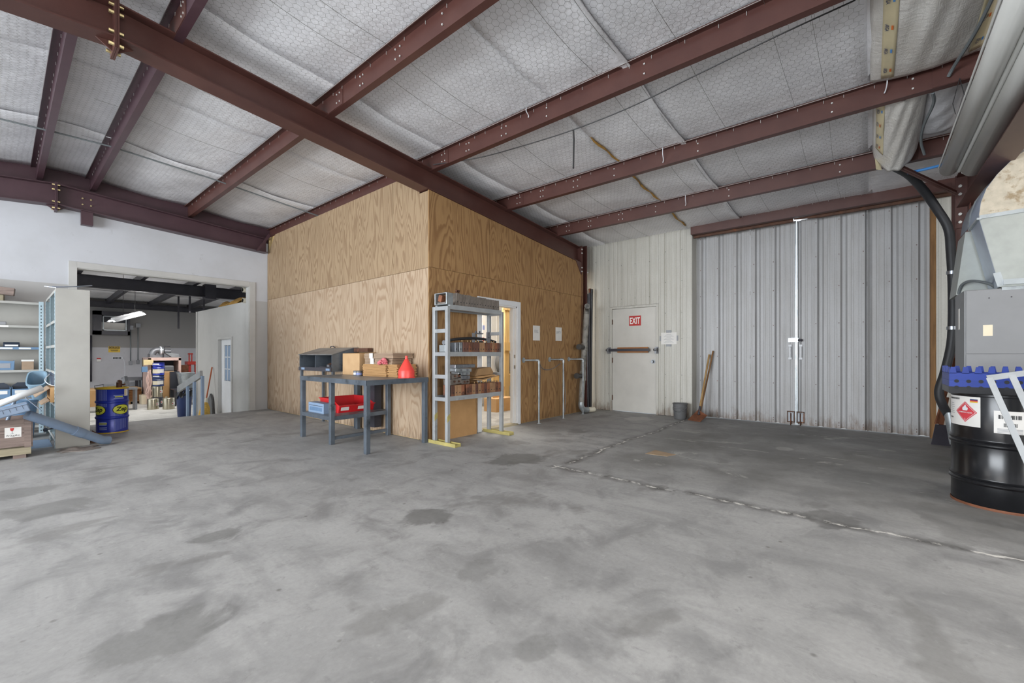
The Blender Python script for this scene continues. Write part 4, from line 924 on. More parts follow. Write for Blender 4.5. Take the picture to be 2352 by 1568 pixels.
# top shelf: square tube end and the leaning grey clamps
sq = thing('square_tube', 'short square steel tube with scrap inside on the top left of the rack', 'tube', (3.80, 4.36, RZ_[2] + 0.03)); zt = RZ_[2] + 0.03
def sqr(y0, y1, s, th): return MB().box(3.775, y0, zt, 3.775 + th, y1, zt + s)
X0 = 3.76; s_ = 0.16
tubm = MB()
for q in ((X0, 4.27, zt, X0 + 0.12, 4.282, zt + s_), (X0, 4.498, zt, X0 + 0.12, 4.51, zt + s_), (X0, 4.282, zt, X0 + 0.12, 4.498, zt + 0.012), (X0, 4.282, zt + s_ - 0.012, X0 + 0.12, 4.498, zt + s_)): tubm.box(*q)
tubm.build('tube_wall', 'galv', sq, bev=0.004)
MB().obox((X0 + 0.05, 4.42, zt + 0.09), (0.06, 0.07, 0.09), Matrix.Rotation(0.3, 3, 'X')).build('scrap_piece', 'block_rust', sq); MB().box(X0 + 0.01, 4.30, zt + 0.012, X0 + 0.09, 4.46, zt + 0.035).build('scrap_piece', 'block_grey', sq)
x = 3.915
for k in range(16):
    w = random.choice((0.045, 0.05, 0.056)); lean = 0.30 if k < 4 else (0.12 if k < 8 else -0.06 - 0.02 * (k - 8))
    hgt = 0.165 - 0.002 * k
    t = place_block(x, RY0 - 0.02, zt, w, 0.19, round(hgt, 2), 'block_grey', f'{ORD[k]} grey clamp from the left leaning in the row on top of the rack', 'leaning clamps on top of the rack', rot=(0, lean * 0.35, 0), bolt=False); x += w + 0.004
for xx in (4.02, 4.06):
    o = MB().cyl((xx, 4.36, zt + 0.17), (xx, 4.36, zt + 0.21), 0.011, 8).cyl((xx, 4.36, zt + 0.20), (xx, 4.36, zt + 0.225), 0.019, 6).build('rusty_bolt', 'rust_dark')
    tag(o, ('left' if xx < 4.04 else 'right') + ' rusty bolt standing up from the clamps on top of the rack', 'bolt', 'bolts on top of the rack')
# hose offcut and bracket on the middle shelf
zz = RZ_[1] + 0.19
o = MB().tube(smooth_path([(3.86, 4.36, zz - 0.01), (4.05, 4.34, zz + 0.02), (4.4, 4.33, zz + 0.035), (4.65, 4.33, zz + 0.015), (4.80, 4.34, zz - 0.01)], 6), 0.019, 12).build('hose_offcut', 'black_rubber'); tag(o, 'length of black hose lying over the brown blocks on the middle rack shelf', 'hose')
bk = thing('steel_bracket', 'upright steel channel bracket on the middle rack shelf above the black hose', 'bracket', (4.55, 4.40, zz))
MB().box(4.42, 4.40, zz - 0.02, 4.60, 4.46, zz + 0.005).box(4.42, 4.40, zz + 0.005, 4.44, 4.46, zz + 0.12).box(4.441, 4.40, zz + 0.105, 4.60, 4.46, zz + 0.12).build('channel', 'steel_dull', bk)
MB().box(4.565, 4.285, zz - 0.02, 4.625, 4.31, zz + 0.13).build('plate', 'steel_dull', bk); MB().cyl((4.595, 4.284, zz + 0.05), (4.595, 4.29, zz + 0.05), 0.008, 10).build('bolt_hole', 'hole_dark', bk)
for xx in (4.47, 4.55): MB().cyl((xx, 4.43, zz + 0.12), (xx, 4.43, zz + 0.15), 0.012, 6, smooth=False).build('bolt', 'black_steel', bk)
o = MB().cyl((3.80, 4.37, RZ_[1] + 0.155), (3.86, 4.37, RZ_[1] + 0.155), 0.032, 14).build('pipe_sleeve', 'steel_dull'); tag(o, 'short steel sleeve at the left end of the middle rack shelf', 'sleeve')
o = MB().box(3.79, 4.33, RZ_[1] + 0.03, 3.83, 4.45, RZ_[1] + 0.122).build('steel_angle', 'galv', bev=0.004); tag(o, 'small steel angle under the sleeve on the middle rack shelf', 'angle')
# castings and kraft paper on the lowest shelf, above the blocks
zz = RZ_[0] + 0.178
cast = [(3.86, 0.20, 0.00, 0.085, 'block_grey', 0.10, 'rusty brown casting with two bolts at the bottom left of the casting pile'), (4.06, 0.15, 0.0, 0.06, 'block_grey', 0, 'short brown casting at the bottom middle of the casting pile'),
        (3.88, 0.17, 0.088, 0.055, 'block_grey', 0.16, 'tilted brown casting resting on the bottom left casting'), (4.05, 0.17, 0.062, 0.055, 'steel_dull', 0, 'dull steel casting second up in the middle of the casting pile'),
        (4.00, 0.22, 0.12, 0.045, 'galv', 0, 'grey casting with side bolts third up in the casting pile'), (3.95, 0.30, 0.167, 0.05, 'galv', -0.03, 'long grey casting with bolt heads fourth up in the casting pile'),
        (3.94, 0.38, 0.220, 0.05, 'steel', 0.0, 'long slotted steel bar lying on top of the casting pile')]
for x, w, dz, h, m, rot, lb in cast:
    t = thing('casting', lb, 'casting', (x, 4.30, zz + dz), group='pile of castings on the lowest rack shelf')
    MB().obox((x + w / 2, 4.37, zz + dz + h / 2), (w, 0.15, h * 0.95), Matrix.Rotation(-rot, 3, 'Y')).build('casting_body', m, t, bev=0.005)
    for q in (0.3, 0.7):
        bx_ = Vector((x + w * q, 4.295, zz + dz + h / 2)); MB().cyl(bx_, bx_ + Vector((0, -0.018, 0)), 0.014, 6, smooth=False).build('bolt_head', 'rust_dark' if 'brown' in lb else 'steel_dull', t)
kp = thing('kraft_paper', 'crumpled brown kraft paper on the lowest rack shelf beside the castings', 'paper', (4.55, 4.38, zz))
MB().prism([(4.30, zz + 0.05), (4.42, zz + 0.03), (4.80, zz + 0.09), (4.79, zz + 0.10), (4.45, zz + 0.052), (4.30, zz + 0.062)], 'y', 4.27, 4.50).build('folded_sheet', 'kraft', kp)
MB().prism([(4.34, zz + 0.10), (4.70, zz + 0.115), (4.72, zz + 0.14), (4.66, zz + 0.22), (4.40, zz + 0.20)], 'y', 4.31, 4.48).build('crumpled_wad', 'kraft', kp)
MB().prism([(4.36, zz + 0.065), (4.72, zz + 0.09), (4.72, zz + 0.11), (4.36, zz + 0.095)], 'y', 4.28, 4.49).build('folded_sheet', 'cardboard', kp)
# cardboard sheet leaning behind the rack
MBs = MB().add([(3.83, 4.605, 0.74), (3.83, 4.595, 0.74), (3.83, 4.56, 0.0), (3.83, 4.57, 0.0), (4.62, 4.605, 0.74), (4.62, 4.595, 0.74), (4.62, 4.56, 0.0), (4.62, 4.57, 0.0)], [(0, 1, 2, 3), (7, 6, 5, 4), (1, 5, 6, 2), (0, 3, 7, 4), (0, 4, 5, 1), (3, 2, 6, 7)])
o = MBs.build('cardboard_sheet', 'cardboard'); tag(o, 'large flat cardboard sheet leaning on the plywood behind the rack', 'cardboard')

# ------------------------------------------------------------------ plywood short wall: papers, pipe rails, chains
for wd, px0, py0, px1, py1 in (('FULL', 1224, 747, 1240, 782), ('EMPTY', 1276, 751, 1290, 783)):
    a = at_y(px0, py0, PY); b = at_y(px1, py1, PY); c = (a + b) / 2; c.y = PY
    p = plate('paper_notice', c, (1, 0, 0), (0, 0, 1), abs(b.x - a.x), abs(a.z - b.z), 0.001, 'paper', None)
    tag(p, f'white paper notice reading {wd} taped on the plywood wall', 'notice')
    text('lettering', wd, (c.x, PY - 0.001, c.z + 0.03), (1, 0, 0), (0, 0, 1), 'ink_grey', p, width=0.12 if wd == 'FULL' else 0.15, height=0.05)
rails = [((5.84, 1.095), (5.99, 4.405)), ((6.63, 1.10), (6.775, 4.415)), ((7.30, 1.10), (7.50, 4.42))]
for k, ((fx, z), (x, y)) in enumerate(rails):
    r = thing('pipe_rail', ['galvanized pipe rail nearest the white doorway', 'middle galvanized pipe rail on the plywood wall', 'galvanized pipe rail farthest right, in front of the drain pipe'][k], 'rail', (x, y, 0), group='pipe rails on the plywood wall')
    MB().cyl((fx, PY, z), (fx, PY - 0.012, z), 0.045, 18).build('wall_flange', 'galv', r)
    MB().cyl((fx, PY, z), (x, y, z), 0.016, 12).build('rail_pipe', 'galv', r)
    MB().tube([(x - 0.03, y + 0.045, z), (x - 0.006, y + 0.008, z), (x, y, z - 0.02), (x, y, z - 0.06)], 0.023, 12).build('elbow', 'galv', r)
    MB().cyl((x, y, 0), (x, y, z), 0.016, 12).build('post_pipe', 'galv', r); MB().cyl((x, y, 0), (x, y, 0.012), 0.04, 14).build('floor_flange', 'galv', r)
def chain(label, pts):
    c = MB(); P = smooth_path(pts, 14)
    for i in range(0, len(P) - 1):
        d = (P[i + 1] - P[i]); L = d.length
        if L < 1e-4: continue
        d.normalize(); a = d.cross(Vector((0, 1, 0)) if i % 2 else Vector((1, 0.3, 0))); a = a.normalized() if a.length > 1e-3 else d.orthogonal().normalized()
        m = (P[i] + P[i + 1]) / 2
        ring = [m + d * (L * 0.72) * math.cos(q) + a * 0.008 * math.sin(q) for q in [2 * math.pi * j / 8 for j in range(9)]]
        c.tube(ring, 0.0022, 4, caps=False)
    o = c.build('chain', 'chain', fix=False); tag(o, label, 'chain', 'chains on the pipe rails'); return o
chain('thin chain strung between the first and middle pipe rails', [(5.99, 4.40, 1.03), (6.2, 4.45, 0.93), (6.45, 4.45, 0.93), (6.70, 4.42, 1.03)])
chain('loose chain hanging down beside the pipe rail nearest the doorway', [(6.06, 4.42, 1.03), (6.07, 4.44, 0.75), (6.06, 4.44, 0.45), (6.07, 4.44, 0.36)])
chain('loose chain hanging along the post of the middle pipe rail', [(6.75, 4.39, 1.03), (6.76, 4.385, 0.7), (6.80, 4.385, 0.4), (6.78, 4.39, 0.10)])

# ------------------------------------------------------------------ corner: drain pipe stack and black tubes
dp = thing('drain_pipe_stack', 'dirty grey plastic pipe with three side stubs leaning in the corner', 'pipe', (7.6, 4.48, 0))
pt, pb = at_y(1347, 722, 4.50), at_y(1335, 925, 4.46)
MB().cyl(pb, pt, 0.058, 18).build('main_pipe', 'pvc_dirty', dp)
def lerp(a, b, t): return a + (b - a) * t
for f, dx in ((0.30, -0.24), (0.62, -0.22)):
    p = lerp(pb, pt, f); MB().cyl(p, p + Vector((dx, -0.02, 0.01)), 0.042, 14).build('side_stub', 'pvc_dark', dp); e = p + Vector((dx, -0.02, 0.01))
    MB().cyl(e, e + Vector((dx, -0.02, 0)).normalized() * 0.05, 0.056, 14).build('stub_collar', 'pvc_dark', dp)
    MB().cyl(p - Vector((0, 0, 0.09)), p + Vector((0, 0, 0.09)), 0.066, 18).build('tee_collar', 'pvc_dirty', dp)
MB().tube(smooth_path([pt - Vector((0, 0, 0.02)), pt + Vector((-0.005, -0.005, 0.08)), pt + Vector((-0.06, -0.05, 0.14)), pt + Vector((-0.16, -0.11, 0.15))], 4), 0.056, 14).build('top_elbow', 'pvc_dirty', dp)
MB().tube(smooth_path([pb + Vector((0, 0, 0.02)), pb + Vector((0, 0, -0.06)), pb + Vector((0.06, -0.02, -0.14)), pb + Vector((0.17, -0.05, -0.15))], 4), 0.058, 14).build('bottom_elbow', 'galv', dp)
q_ = pb + Vector((0.17, -0.05, -0.15)); MB().cyl(q_, q_ + Vector((0.16, -0.06, 0.0)), 0.05, 16).build('end_cap', 'pvc_cream', dp)
for k, (px, pyt, r, m, lb) in enumerate([(1346, 668, 0.03, 'black_rubber', 'thin black tube at the left of the tube bundle in the corner'), (1351, 676, 0.026, 'steel_dull', 'grey steel tube in the corner bundle'), (1355, 664, 0.03, 'black_steel', 'black tube with rusty top in the corner bundle'), (1359, 665, 0.028, 'black_plastic', 'black tube at the right of the corner bundle by the cream wall')]):
    yy = 4.70 - 0.02 * k
    a = at_x(px, pyt, 8.10); b = Vector((8.08, a.y + 0.02, 0.0)); t = thing('tube', lb, 'tube', b, group='tubes leaning in the corner')
    MB().cyl(b, a, r, 12).build('tube_body', m, t); MB().cyl(lerp(b, a, 0.97), lerp(b, a, 1.004), r * 1.05, 12).build('tube_end', 'rust_edge' if k == 2 else m, t)

# ------------------------------------------------------------------ exit wall: notice, bucket, shovel, stick
c = (at_x(1520, 764, XE) + at_x(1553, 790, XE)) / 2
nt = plate('wall_notice', (XE - 0.004, c.y, c.z), (0, -1, 0), (0, 0, 1), 0.30, 0.23, 0.002, 'paper', None); tag(nt, 'white printed notice held with grey tape beside the exit door', 'notice')
for dy, dz, w, h in ((0, 0.135, 0.10, 0.05), (0, -0.135, 0.10, 0.045), (0.165, 0, 0.03, 0.10), (-0.165, 0, 0.03, 0.10)): plate('tape', (XE - 0.0065, c.y + dy, c.z + dz), (0, -1, 0), (0, 0, 1), w, h, 0.001, 'tape_grey', nt)
for k in range(9): plate('print_line', (XE - 0.0062, c.y, c.z + 0.08 - 0.02 * k), (0, -1, 0), (0, 0, 1), 0.09 + 0.05 * ((k * 7) % 3), 0.004, 0.0006, 'ink_grey', nt)
bu = thing('bucket', 'small grey plastic bucket standing by the cream wall corner', 'bucket', (8.10, 2.71, 0))
MB().lathe([(0.0, 0.004), (0.105, 0.004), (0.108, 0.012), (0.122, 0.20), (0.129, 0.205), (0.129, 0.225), (0.125, 0.23), (0.127, 0.27), (0.134, 0.275), (0.134, 0.29), (0.124, 0.29), (0.12, 0.21), (0.104, 0.02), (0, 0.02)], (8.10, 2.71, 0), 32).build('pail', 'dust_dark', bu)
MB().tube(smooth_path([(8.10, 2.84, 0.235), (7.985, 2.80, 0.17), (7.96, 2.71, 0.14), (7.985, 2.62, 0.17), (8.10, 2.58, 0.235)], 5), 0.0035, 6).build('handle', 'chain', bu)
mk_wood('wood_handle_pale', '#ac8d5f', '#8d6f45')
sv = thing('shovel', 'flat rusty shovel with a pale wooden handle leaning on the sliding door', 'shovel', (8.1, 2.4, 0))
MB().cyl((8.16, 2.385, 0.17), (8.56, 2.325, 1.19), 0.017, 12).build('handle', 'wood_handle_pale', sv)
MB().add([(8.00, 2.54, 0.006), (7.92, 2.30, 0.006), (8.12, 2.24, 0.10), (8.19, 2.49, 0.10), (8.00, 2.54, 0.012), (7.92, 2.30, 0.012), (8.12, 2.24, 0.106), (8.19, 2.49, 0.106), (8.14, 2.40, 0.19)], [(0, 1, 2, 3), (4, 7, 6, 5), (0, 4, 5, 1), (1, 5, 6, 2), (3, 7, 4, 0), (2, 6, 8), (6, 7, 8), (7, 3, 8), (3, 2, 8)]).build('blade', 'rust_edge', sv, solid=0.002)
MB().cyl((8.13, 2.39, 0.10), (8.19, 2.38, 0.25), 0.021, 10).build('socket', 'black_steel', sv)
o = MB().cyl((8.32, 2.44, 0.0), (8.58, 2.262, 1.26), 0.015, 10).build('wooden_stick', 'wood_handle'); tag(o, 'dark wooden stick leaning on the sliding door behind the shovel', 'stick')
# scrap of tan board and a rag on the floor
a = at_z(1520, 1040, 0.002)
o = MB().prism([(a.x - 0.16, a.y + 0.14), (a.x + 0.10, a.y + 0.12), (a.x + 0.02, a.y - 0.16), (a.x - 0.13, a.y - 0.11)], 'z', 0.0005, 0.004).build('board_scrap', 'tile_tan'); tag(o, 'flat scrap of tan board lying on the dark part of the floor', 'scrap')
a = at_z(180, 1032, 0)
def rg(u, v):
    h = 0.035 * max(0, math.sin(u * 7 + v * 3) * math.sin(v * 5 + 1)) * (1 - (2 * u - 1) ** 2) * (1 - (2 * v - 1) ** 2) + 0.003
    return (a.x + (u - 0.5) * 0.34 + 0.03 * math.sin(v * 9), a.y + (v - 0.5) * 0.30 + 0.03 * math.sin(u * 8), h)
o = MB().grid(rg, 18, 14).build('rag', 'rag', solid=0.003); tag(o, 'crumpled dark rag on the floor below the tall beige shelf end', 'rag')

# ------------------------------------------------------------------ left: shelving units
def slots(par, x, y, z0, z1, face, pitch=0.05):
    s = MB(); z = z0 + 0.03
    while z < z1 - 0.03:
        if face == 'y': s.prism([(x - 0.008, z + 0.012), (x + 0.008, z + 0.012), (x, z - 0.012)], 'y', y - 0.0008, y + 0.001)
        else: s.prism([(y - 0.008, z + 0.012), (y + 0.008, z + 0.012), (y, z - 0.012)], 'x', x - 0.0008, x + 0.001)
        z += pitch
    tag(s.build('slot', 'hole_dark', par), kind='stuff')
SY0, SY1 = 9.74, 10.13
ws = thing('wall_shelving', 'beige metal shelving unit standing along the white left wall', 'shelving', (-0.6, 9.9, 0))
WX0, WX1 = -1.75, 0.425
LV = [0.12, 0.555, 0.965, 1.305, 1.63, 1.985]
for z in LV:
    MB().box(WX0, SY0, z - 0.035, WX1 - 0.03, SY0 + 0.012, z).build('shelf_front', 'shelf_beige' if z != LV[3] else 'bin_blue', ws)
    MB().box(WX0, SY0 + 0.012, z - 0.006, WX1 - 0.03, SY1, z).build('shelf_board', 'shelf_beige', ws)
MB().box(WX0, SY1, 0, WX1, SY1 + 0.008, 2.0).build('back_panel', 'shelf_beige', ws)
for x in (WX1 - 0.045, -0.75):
    p = MB().box(x, SY0 - 0.006, 0, x + 0.05, SY0 - 0.003, 2.0).box(x + 0.047, SY0 - 0.003, 0, x + 0.05, SY0 + 0.04, 2.0); pp = p.build('post', 'shelf_blue', ws); slots(pp, x + 0.024, SY0 - 0.006, 0, 2.0, 'y')
for k, (x, z) in enumerate(((0.02, 1.63), (0.06, 1.305), (0.24, 1.305), (-0.35, 1.63))): MB().box(x - 0.06, SY0 - 0.0015, z - 0.03, x + 0.06, SY0, z - 0.006).build('label_card', 'paper', ws)
es = thing('end_shelving', 'tall beige shelving with a closed end panel standing out from the wall', 'shelving', (0.6, 8.8, 0))
EX0, EX1, EY0, EY1 = 0.45, 0.765, 7.92, 9.66
MB().box(EX0, EY0, 0.0, EX1, EY0 + 0.012, 2.04).build('end_panel', 'shelf_beige', es, bev=0.003)
MB().box(EX1 - 0.008, EY0 + 0.012, 0, EX1, EY1, 2.03).build('back_panel', 'shelf_beige', es)
for z in (0.12, 0.56, 0.98, 1.32, 1.64, 2.03):
    MB().box(EX0, EY0 + 0.012, z - 0.035, EX0 + 0.012, EY1, z).build('shelf_front', 'shelf_beige', es); MB().box(EX0 + 0.012, EY0 + 0.012, z - 0.006, EX1 - 0.008, EY1, z).build('shelf_board', 'shelf_blue', es)
for y in (EY0 + 0.05, 8.75, EY1 - 0.05):
    p = MB().box(EX0 - 0.004, y - 0.025, 0, EX0 - 0.001, y + 0.025, 2.0).box(EX0 - 0.001, y + 0.022, 0, EX0 + 0.04, y + 0.025, 2.0).build('post', 'shelf_blue', es); slots(p, EX0 - 0.004, y, 0, 2.0, 'x')
for y in (8.75, EY1 - 0.05):
    p = MB().box(EX1 - 0.05, y - 0.003, 0, EX1 - 0.01, y, 2.0).build('rear_post', 'shelf_blue', es); slots(p, EX1 - 0.03, y - 0.003, 0, 2.0, 'y')
# on the shelves
o = MB().box(-0.10, 9.80, LV[4], 0.06, 9.90, LV[4] + 0.05).cyl((-0.35, 9.85, LV[4] + 0.012), (-0.1, 9.85, LV[4] + 0.012), 0.012, 8).build('hand_tool', 'steel_dull', bev=0.006); tag(o, 'small grey hand tool lying on the upper shelf of the wall shelving', 'tool')
for x, w, lb in ((-0.30, 0.11, 'low dark bin at the left on the blue-edged shelf'), (-0.10, 0.09, 'small dark bin in the middle of the blue-edged shelf'), (0.03, 0.16, 'long dark bin at the right on the blue-edged shelf')):
    t = thing('small_bin', lb, 'bin', (x, 9.85, LV[3]), group='bins on the blue-edged shelf'); MB().prism([(9.79, LV[3]), (9.98, LV[3]), (9.99, LV[3] + 0.075), (9.84, LV[3] + 0.075), (9.775, LV[3] + 0.04)], 'x', x, x + w).build('bin_body', 'bin_dark', t, bev=0.004)
    MB().box(x + 0.015, 9.772, LV[3] + 0.012, x + w - 0.015, 9.776, LV[3] + 0.035).build('label_card', 'paper', t)
t = thing('open_bin', 'small blue-grey open bin on the middle shelf of the wall shelving', 'bin', (-0.02, 9.84, LV[2]))
MB().prism([(-0.10, LV[2]), (0.13, LV[2]), (0.14, LV[2] + 0.13), (-0.12, LV[2] + 0.15)], 'y', 9.80, 9.806).build('front', 'bin_blue', t); MB().box(-0.10, 9.806, LV[2], 0.13, 10.0, LV[2] + 0.01).build('bottom', 'bin_dark', t); MB().box(-0.11, 9.806, LV[2], -0.10, 10.0, LV[2] + 0.14).build('side', 'bin_blue', t); MB().box(0.13, 9.806, LV[2], 0.14, 10.0, LV[2] + 0.14).build('side', 'bin_blue', t)
MB().box(-0.04, 9.797, LV[2] + 0.03, 0.10, 9.7995, LV[2] + 0.10).build('label_card', 'ink_grey', t)
t = thing('parts_carton', 'small grey carton with a white lid on the middle wall shelf', 'box', (0.28, 9.86, LV[2])); MB().box(0.21, 9.80, LV[2], 0.33, 9.95, LV[2] + 0.125).build('body', 'cardboard_grey', t); MB().box(0.207, 9.797, LV[2] + 0.125, 0.333, 9.953, LV[2] + 0.15).build('lid', 'paper', t)
for x0, x1, lb in ((-0.62, -0.14, 'steel blue parts bin with dark back at the far left of the low shelf'), (-0.13, 0.10, 'steel blue parts bin with white label on the low shelf'), (0.11, 0.36, 'steel blue parts bin at the right end of the low shelf')):
    t = thing('parts_bin', lb, 'bin', (x0, 9.75, LV[1]), group='parts bins on the low shelf')
    z = LV[1]; MB().box(x0, 9.68, z, x1, 9.686, z + 0.13).build('front_wall', 'bin_blue', t); MB().box(x0, 9.686, z, x0 + 0.006, 10.05, z + 0.16).build('side_wall', 'bin_blue', t); MB().box(x1 - 0.006, 9.686, z, x1, 10.05, z + 0.16).build('side_wall', 'bin_blue', t)
    MB().prism([(x0, z), (x1, z), (x1, z + 0.16), (x1 - 0.06, z + 0.21), (x0 + 0.06, z + 0.21), (x0, z + 0.16)], 'y', 10.05, 10.06).build('back_wall', 'bin_dark', t); MB().box(x0, 9.686, z, x1, 10.05, z + 0.006).build('bottom', 'bin_blue', t)
    MB().box(x0 + 0.03, 9.677, z + 0.06, x1 - 0.03, 9.68, z + 0.11).build('label_card', 'paper', t)
# timber offcuts on top of the wall shelving, plate on the end unit
for k, (p0, p1, w, h, lb) in enumerate([((-0.75, 9.86, 2.20), (0.14, 9.78, 2.12), 0.11, 0.11, 'upper timber offcut on top of the wall shelving'), ((-0.75, 9.96, 2.05), (0.04, 9.88, 2.04), 0.13, 0.10, 'lower timber offcut on top of the wall shelving')]):
    o = MB().bar(p0, p1, w, h).build('timber_offcut', 'wood_skid' if k else 'wood_old', bev=0.006); tag(o, lb, 'timber', 'timber offcuts on the shelving')
pl = MB().add([(0.36, 8.05, 2.06), (0.46, 7.97, 2.045), (0.80, 8.10, 2.13), (0.82, 8.25, 2.14), (0.70, 8.35, 2.12), (0.36, 8.05, 2.066), (0.46, 7.97, 2.051), (0.80, 8.10, 2.137), (0.82, 8.25, 2.147), (0.70, 8.35, 2.127)], [(4, 3, 2, 1, 0), (5, 6, 7, 8, 9), (0, 1, 6, 5), (1, 2, 7, 6), (2, 3, 8, 7), (3, 4, 9, 8), (4, 0, 5, 9)])
o = pl.build('scrap_plate', 'galv_blue'); tag(o, 'bent grey metal plate lying on top of the closed shelf end', 'plate')
# blue tub tilted on the shelf front, black pot, open carton
tb = thing('storage_tub', 'pale blue plastic tub tipped towards the room between the two shelvings', 'tub', (0.28, 8.7, 0.72))
ax = Vector((-0.10, -0.62, 0.78)).normalized(); cc = Vector((0.365, 9.25, 0.60)); ux = Vector((1, -0.15, 0)).normalized(); uy = ax.cross(ux)
def ring(h, rx, ry, n=24, p=4.0):
    out = []
    for k in range(n):
        a_ = 2 * math.pi * k / n; c_, s_2 = math.cos(a_), math.sin(a_)
        out.append(cc + ax * h + ux * rx * math.copysign(abs(c_) ** (2 / p), c_) + uy * ry * math.copysign(abs(s_2) ** (2 / p), s_2))
    return out
levels = [(0.0, 0.001, 0.001), (0.0, 0.065, 0.10), (0.31, 0.09, 0.145), (0.31, 0.10, 0.157), (0.335, 0.10, 0.157), (0.335, 0.086, 0.14), (0.02, 0.058, 0.093), (0.02, 0.001, 0.001)]
q = MB(); n = 24
vs = [p for L in levels for p in ring(*L)]
q.add(vs, [(i * n + k, i * n + (k + 1) % n, (i + 1) * n + (k + 1) % n, (i + 1) * n + k) for i in range(len(levels) - 1) for k in range(n)], True); q.build('tub_body', 'tub_blue', tb)
pt_ = thing('black_pot', 'black ribbed pot with a white wire handle beside the blue tub', 'pot', (0.50, 8.45, 0.80))
MB().lathe([(0, 0.0), (0.085, 0.0), (0.10, 0.13), (0.108, 0.132), (0.108, 0.145), (0.102, 0.147), (0.108, 0.16), (0.108, 0.175), (0.098, 0.175), (0.09, 0.02), (0, 0.02)], (0.53, 8.55, 0.78), 26).build('pot_body', 'bin_dark', pt_)
MB().tube(smooth_path([(0.43, 8.50, 0.93), (0.38, 8.35, 0.86), (0.42, 8.22, 0.80), (0.50, 8.20, 0.78)], 5), 0.005, 6).build('wire_handle', 'ink_white', pt_)
ct = thing('open_carton', 'brown open carton with torn flaps in the end shelving', 'box', (0.5, 8.2, 0.58))
MB().box(0.41, 8.0, 0.585, 0.74, 8.6, 0.775).build('carton_body', 'cardboard', ct)
for q in ([(0.405, 0.775), (0.28, 0.66), (0.285, 0.655), (0.41, 0.765)], [(0.40, 0.62), (0.33, 0.56), (0.335, 0.555), (0.41, 0.605)]): MB().prism(q, 'y', 8.02, 8.58).build('flap', 'cardboard_grey', ct)
# wooden crate with a fragile label
cr = thing('wooden_crate', 'old wooden crate with a fragile sticker on skids at the left edge', 'crate', (-0.25, 7.75, 0))
KX0, KX1, KY0, KY1 = -0.85, 0.235, 7.52, 8.02
for z0, z1 in ((0.135, 0.29), (0.294, 0.45)):
    MB().box(KX0, KY0, z0, KX1, KY0 + 0.018, z1).build('front_board', 'wood_old', cr, bev=0.003); MB().box(KX1 - 0.018, KY0 + 0.019, z0, KX1, KY1, z1).build('side_board', 'wood_old', cr, bev=0.003)
MB().box(KX0, KY1 - 0.018, 0.135, KX1 - 0.02, KY1, 0.45).build('back_board', 'wood_old', cr)
MB().box(KX1 - 0.055, KY0 - 0.012, 0.12, KX1 + 0.0, KY0 - 0.0005, 0.455).build('corner_batten', 'wood_old', cr); MB().box(KX1 + 0.0005, KY0, 0.12, KX1 + 0.012, KY0 + 0.06, 0.455).build('corner_batten', 'wood_old', cr)
MB().box(KX0, KY0 - 0.01, 0.04, KX1, KY1, 0.12).build('skid_board', 'wood_skid', cr, bev=0.004)
for x in (KX1 - 0.14, -0.45): MB().box(x, KY0 - 0.005, 0.0, x + 0.10, KY1, 0.04).build('skid_foot', 'wood_old', cr)
stk = plate('sticker', (0.096, KY0 - 0.0005, 0.305), (1, 0, 0), (0, 0, 1), 0.125, 0.115, 0.001, 'paper', cr)
MB().prism([(0.072, 0.355), (0.104, 0.355), (0.100, 0.33), (0.092, 0.321), (0.084, 0.321), (0.076, 0.33)], 'y', KY0 - 0.0025, KY0 - 0.0016).build('glass_mark', 'sign_red', stk)
MB().box(0.086, KY0 - 0.0025, 0.292, 0.090, KY0 - 0.0016, 0.322).box(0.074, KY0 - 0.0025, 0.288, 0.102, KY0 - 0.0016, 0.292).build('glass_stem', 'ink_grey', stk)
text('lettering', 'fragile', (0.096, KY0 - 0.001, 0.268), (1, 0, 0), (0, 0, 1), 'ink_black', stk, width=0.10, height=0.024, bold=0.0)
# blue tray, white tube and downpipe lying over the crate
ch = thing('slotted_chute', 'blue-grey slotted plastic chute resting across the wooden crate', 'chute', (-0.2, 7.6, 0.47))
p0, p1 = at_y(-60, 985, 7.42), at_y(66, 930, 7.42); p0.z = max(p0.z, 0.50)
dd = (p1 - p0).normalized(); uu = Vector((-dd.z, 0, dd.x))
MB().bar(p0 - uu * 0.01, p1 - uu * 0.01, 0.22, 0.10, up=uu).build('channel', 'pipe_blue', ch, bev=0.012); 
MB().add([p1 + dd * 0.001 + uu * 0.09 + Vector((0, -0.12, 0)), p1 + dd * 0.001 + uu * 0.09 + Vector((0, 0.12, 0)), p1 + dd * 0.07 - uu * 0.09 + Vector((0, 0.12, 0)), p1 + dd * 0.07 - uu * 0.09 + Vector((0, -0.12, 0))], [(0, 1, 2, 3)]).build('end_plate', 'pipe_blue', ch, solid=0.006)
g_ = MB()
for k in range(9): a_ = p0 + dd * (0.06 + k * 0.05); g_.bar(a_ + Vector((0, -0.111, 0)) - uu * 0.02, a_ + Vector((0, -0.111, 0)) + uu * 0.02, 0.003, 0.003)
g_.bar(p0 + Vector((0, -0.1112, 0)) + uu * 0.022, p0 + dd * 0.50 + Vector((0, -0.1112, 0)) + uu * 0.022, 0.003, 0.004); g_.build('slot_marks', 'bin_dark', ch)
a_, b_ = at_y(-40, 942, 7.72), at_y(97, 890, 7.80)
wt = thing('white_pipe', 'white plastic pipe lying slanted above the blue chute', 'pipe', a_); MB().cyl(a_, b_, 0.035, 18, caps=False).build('pipe_wall', 'pipe_white', wt, solid=0.004); MB().cyl(b_ + (a_ - b_).normalized() * 0.02, b_ + (a_ - b_).normalized() * 0.022, 0.031, 18).build('bore', 'hole_dark', wt)
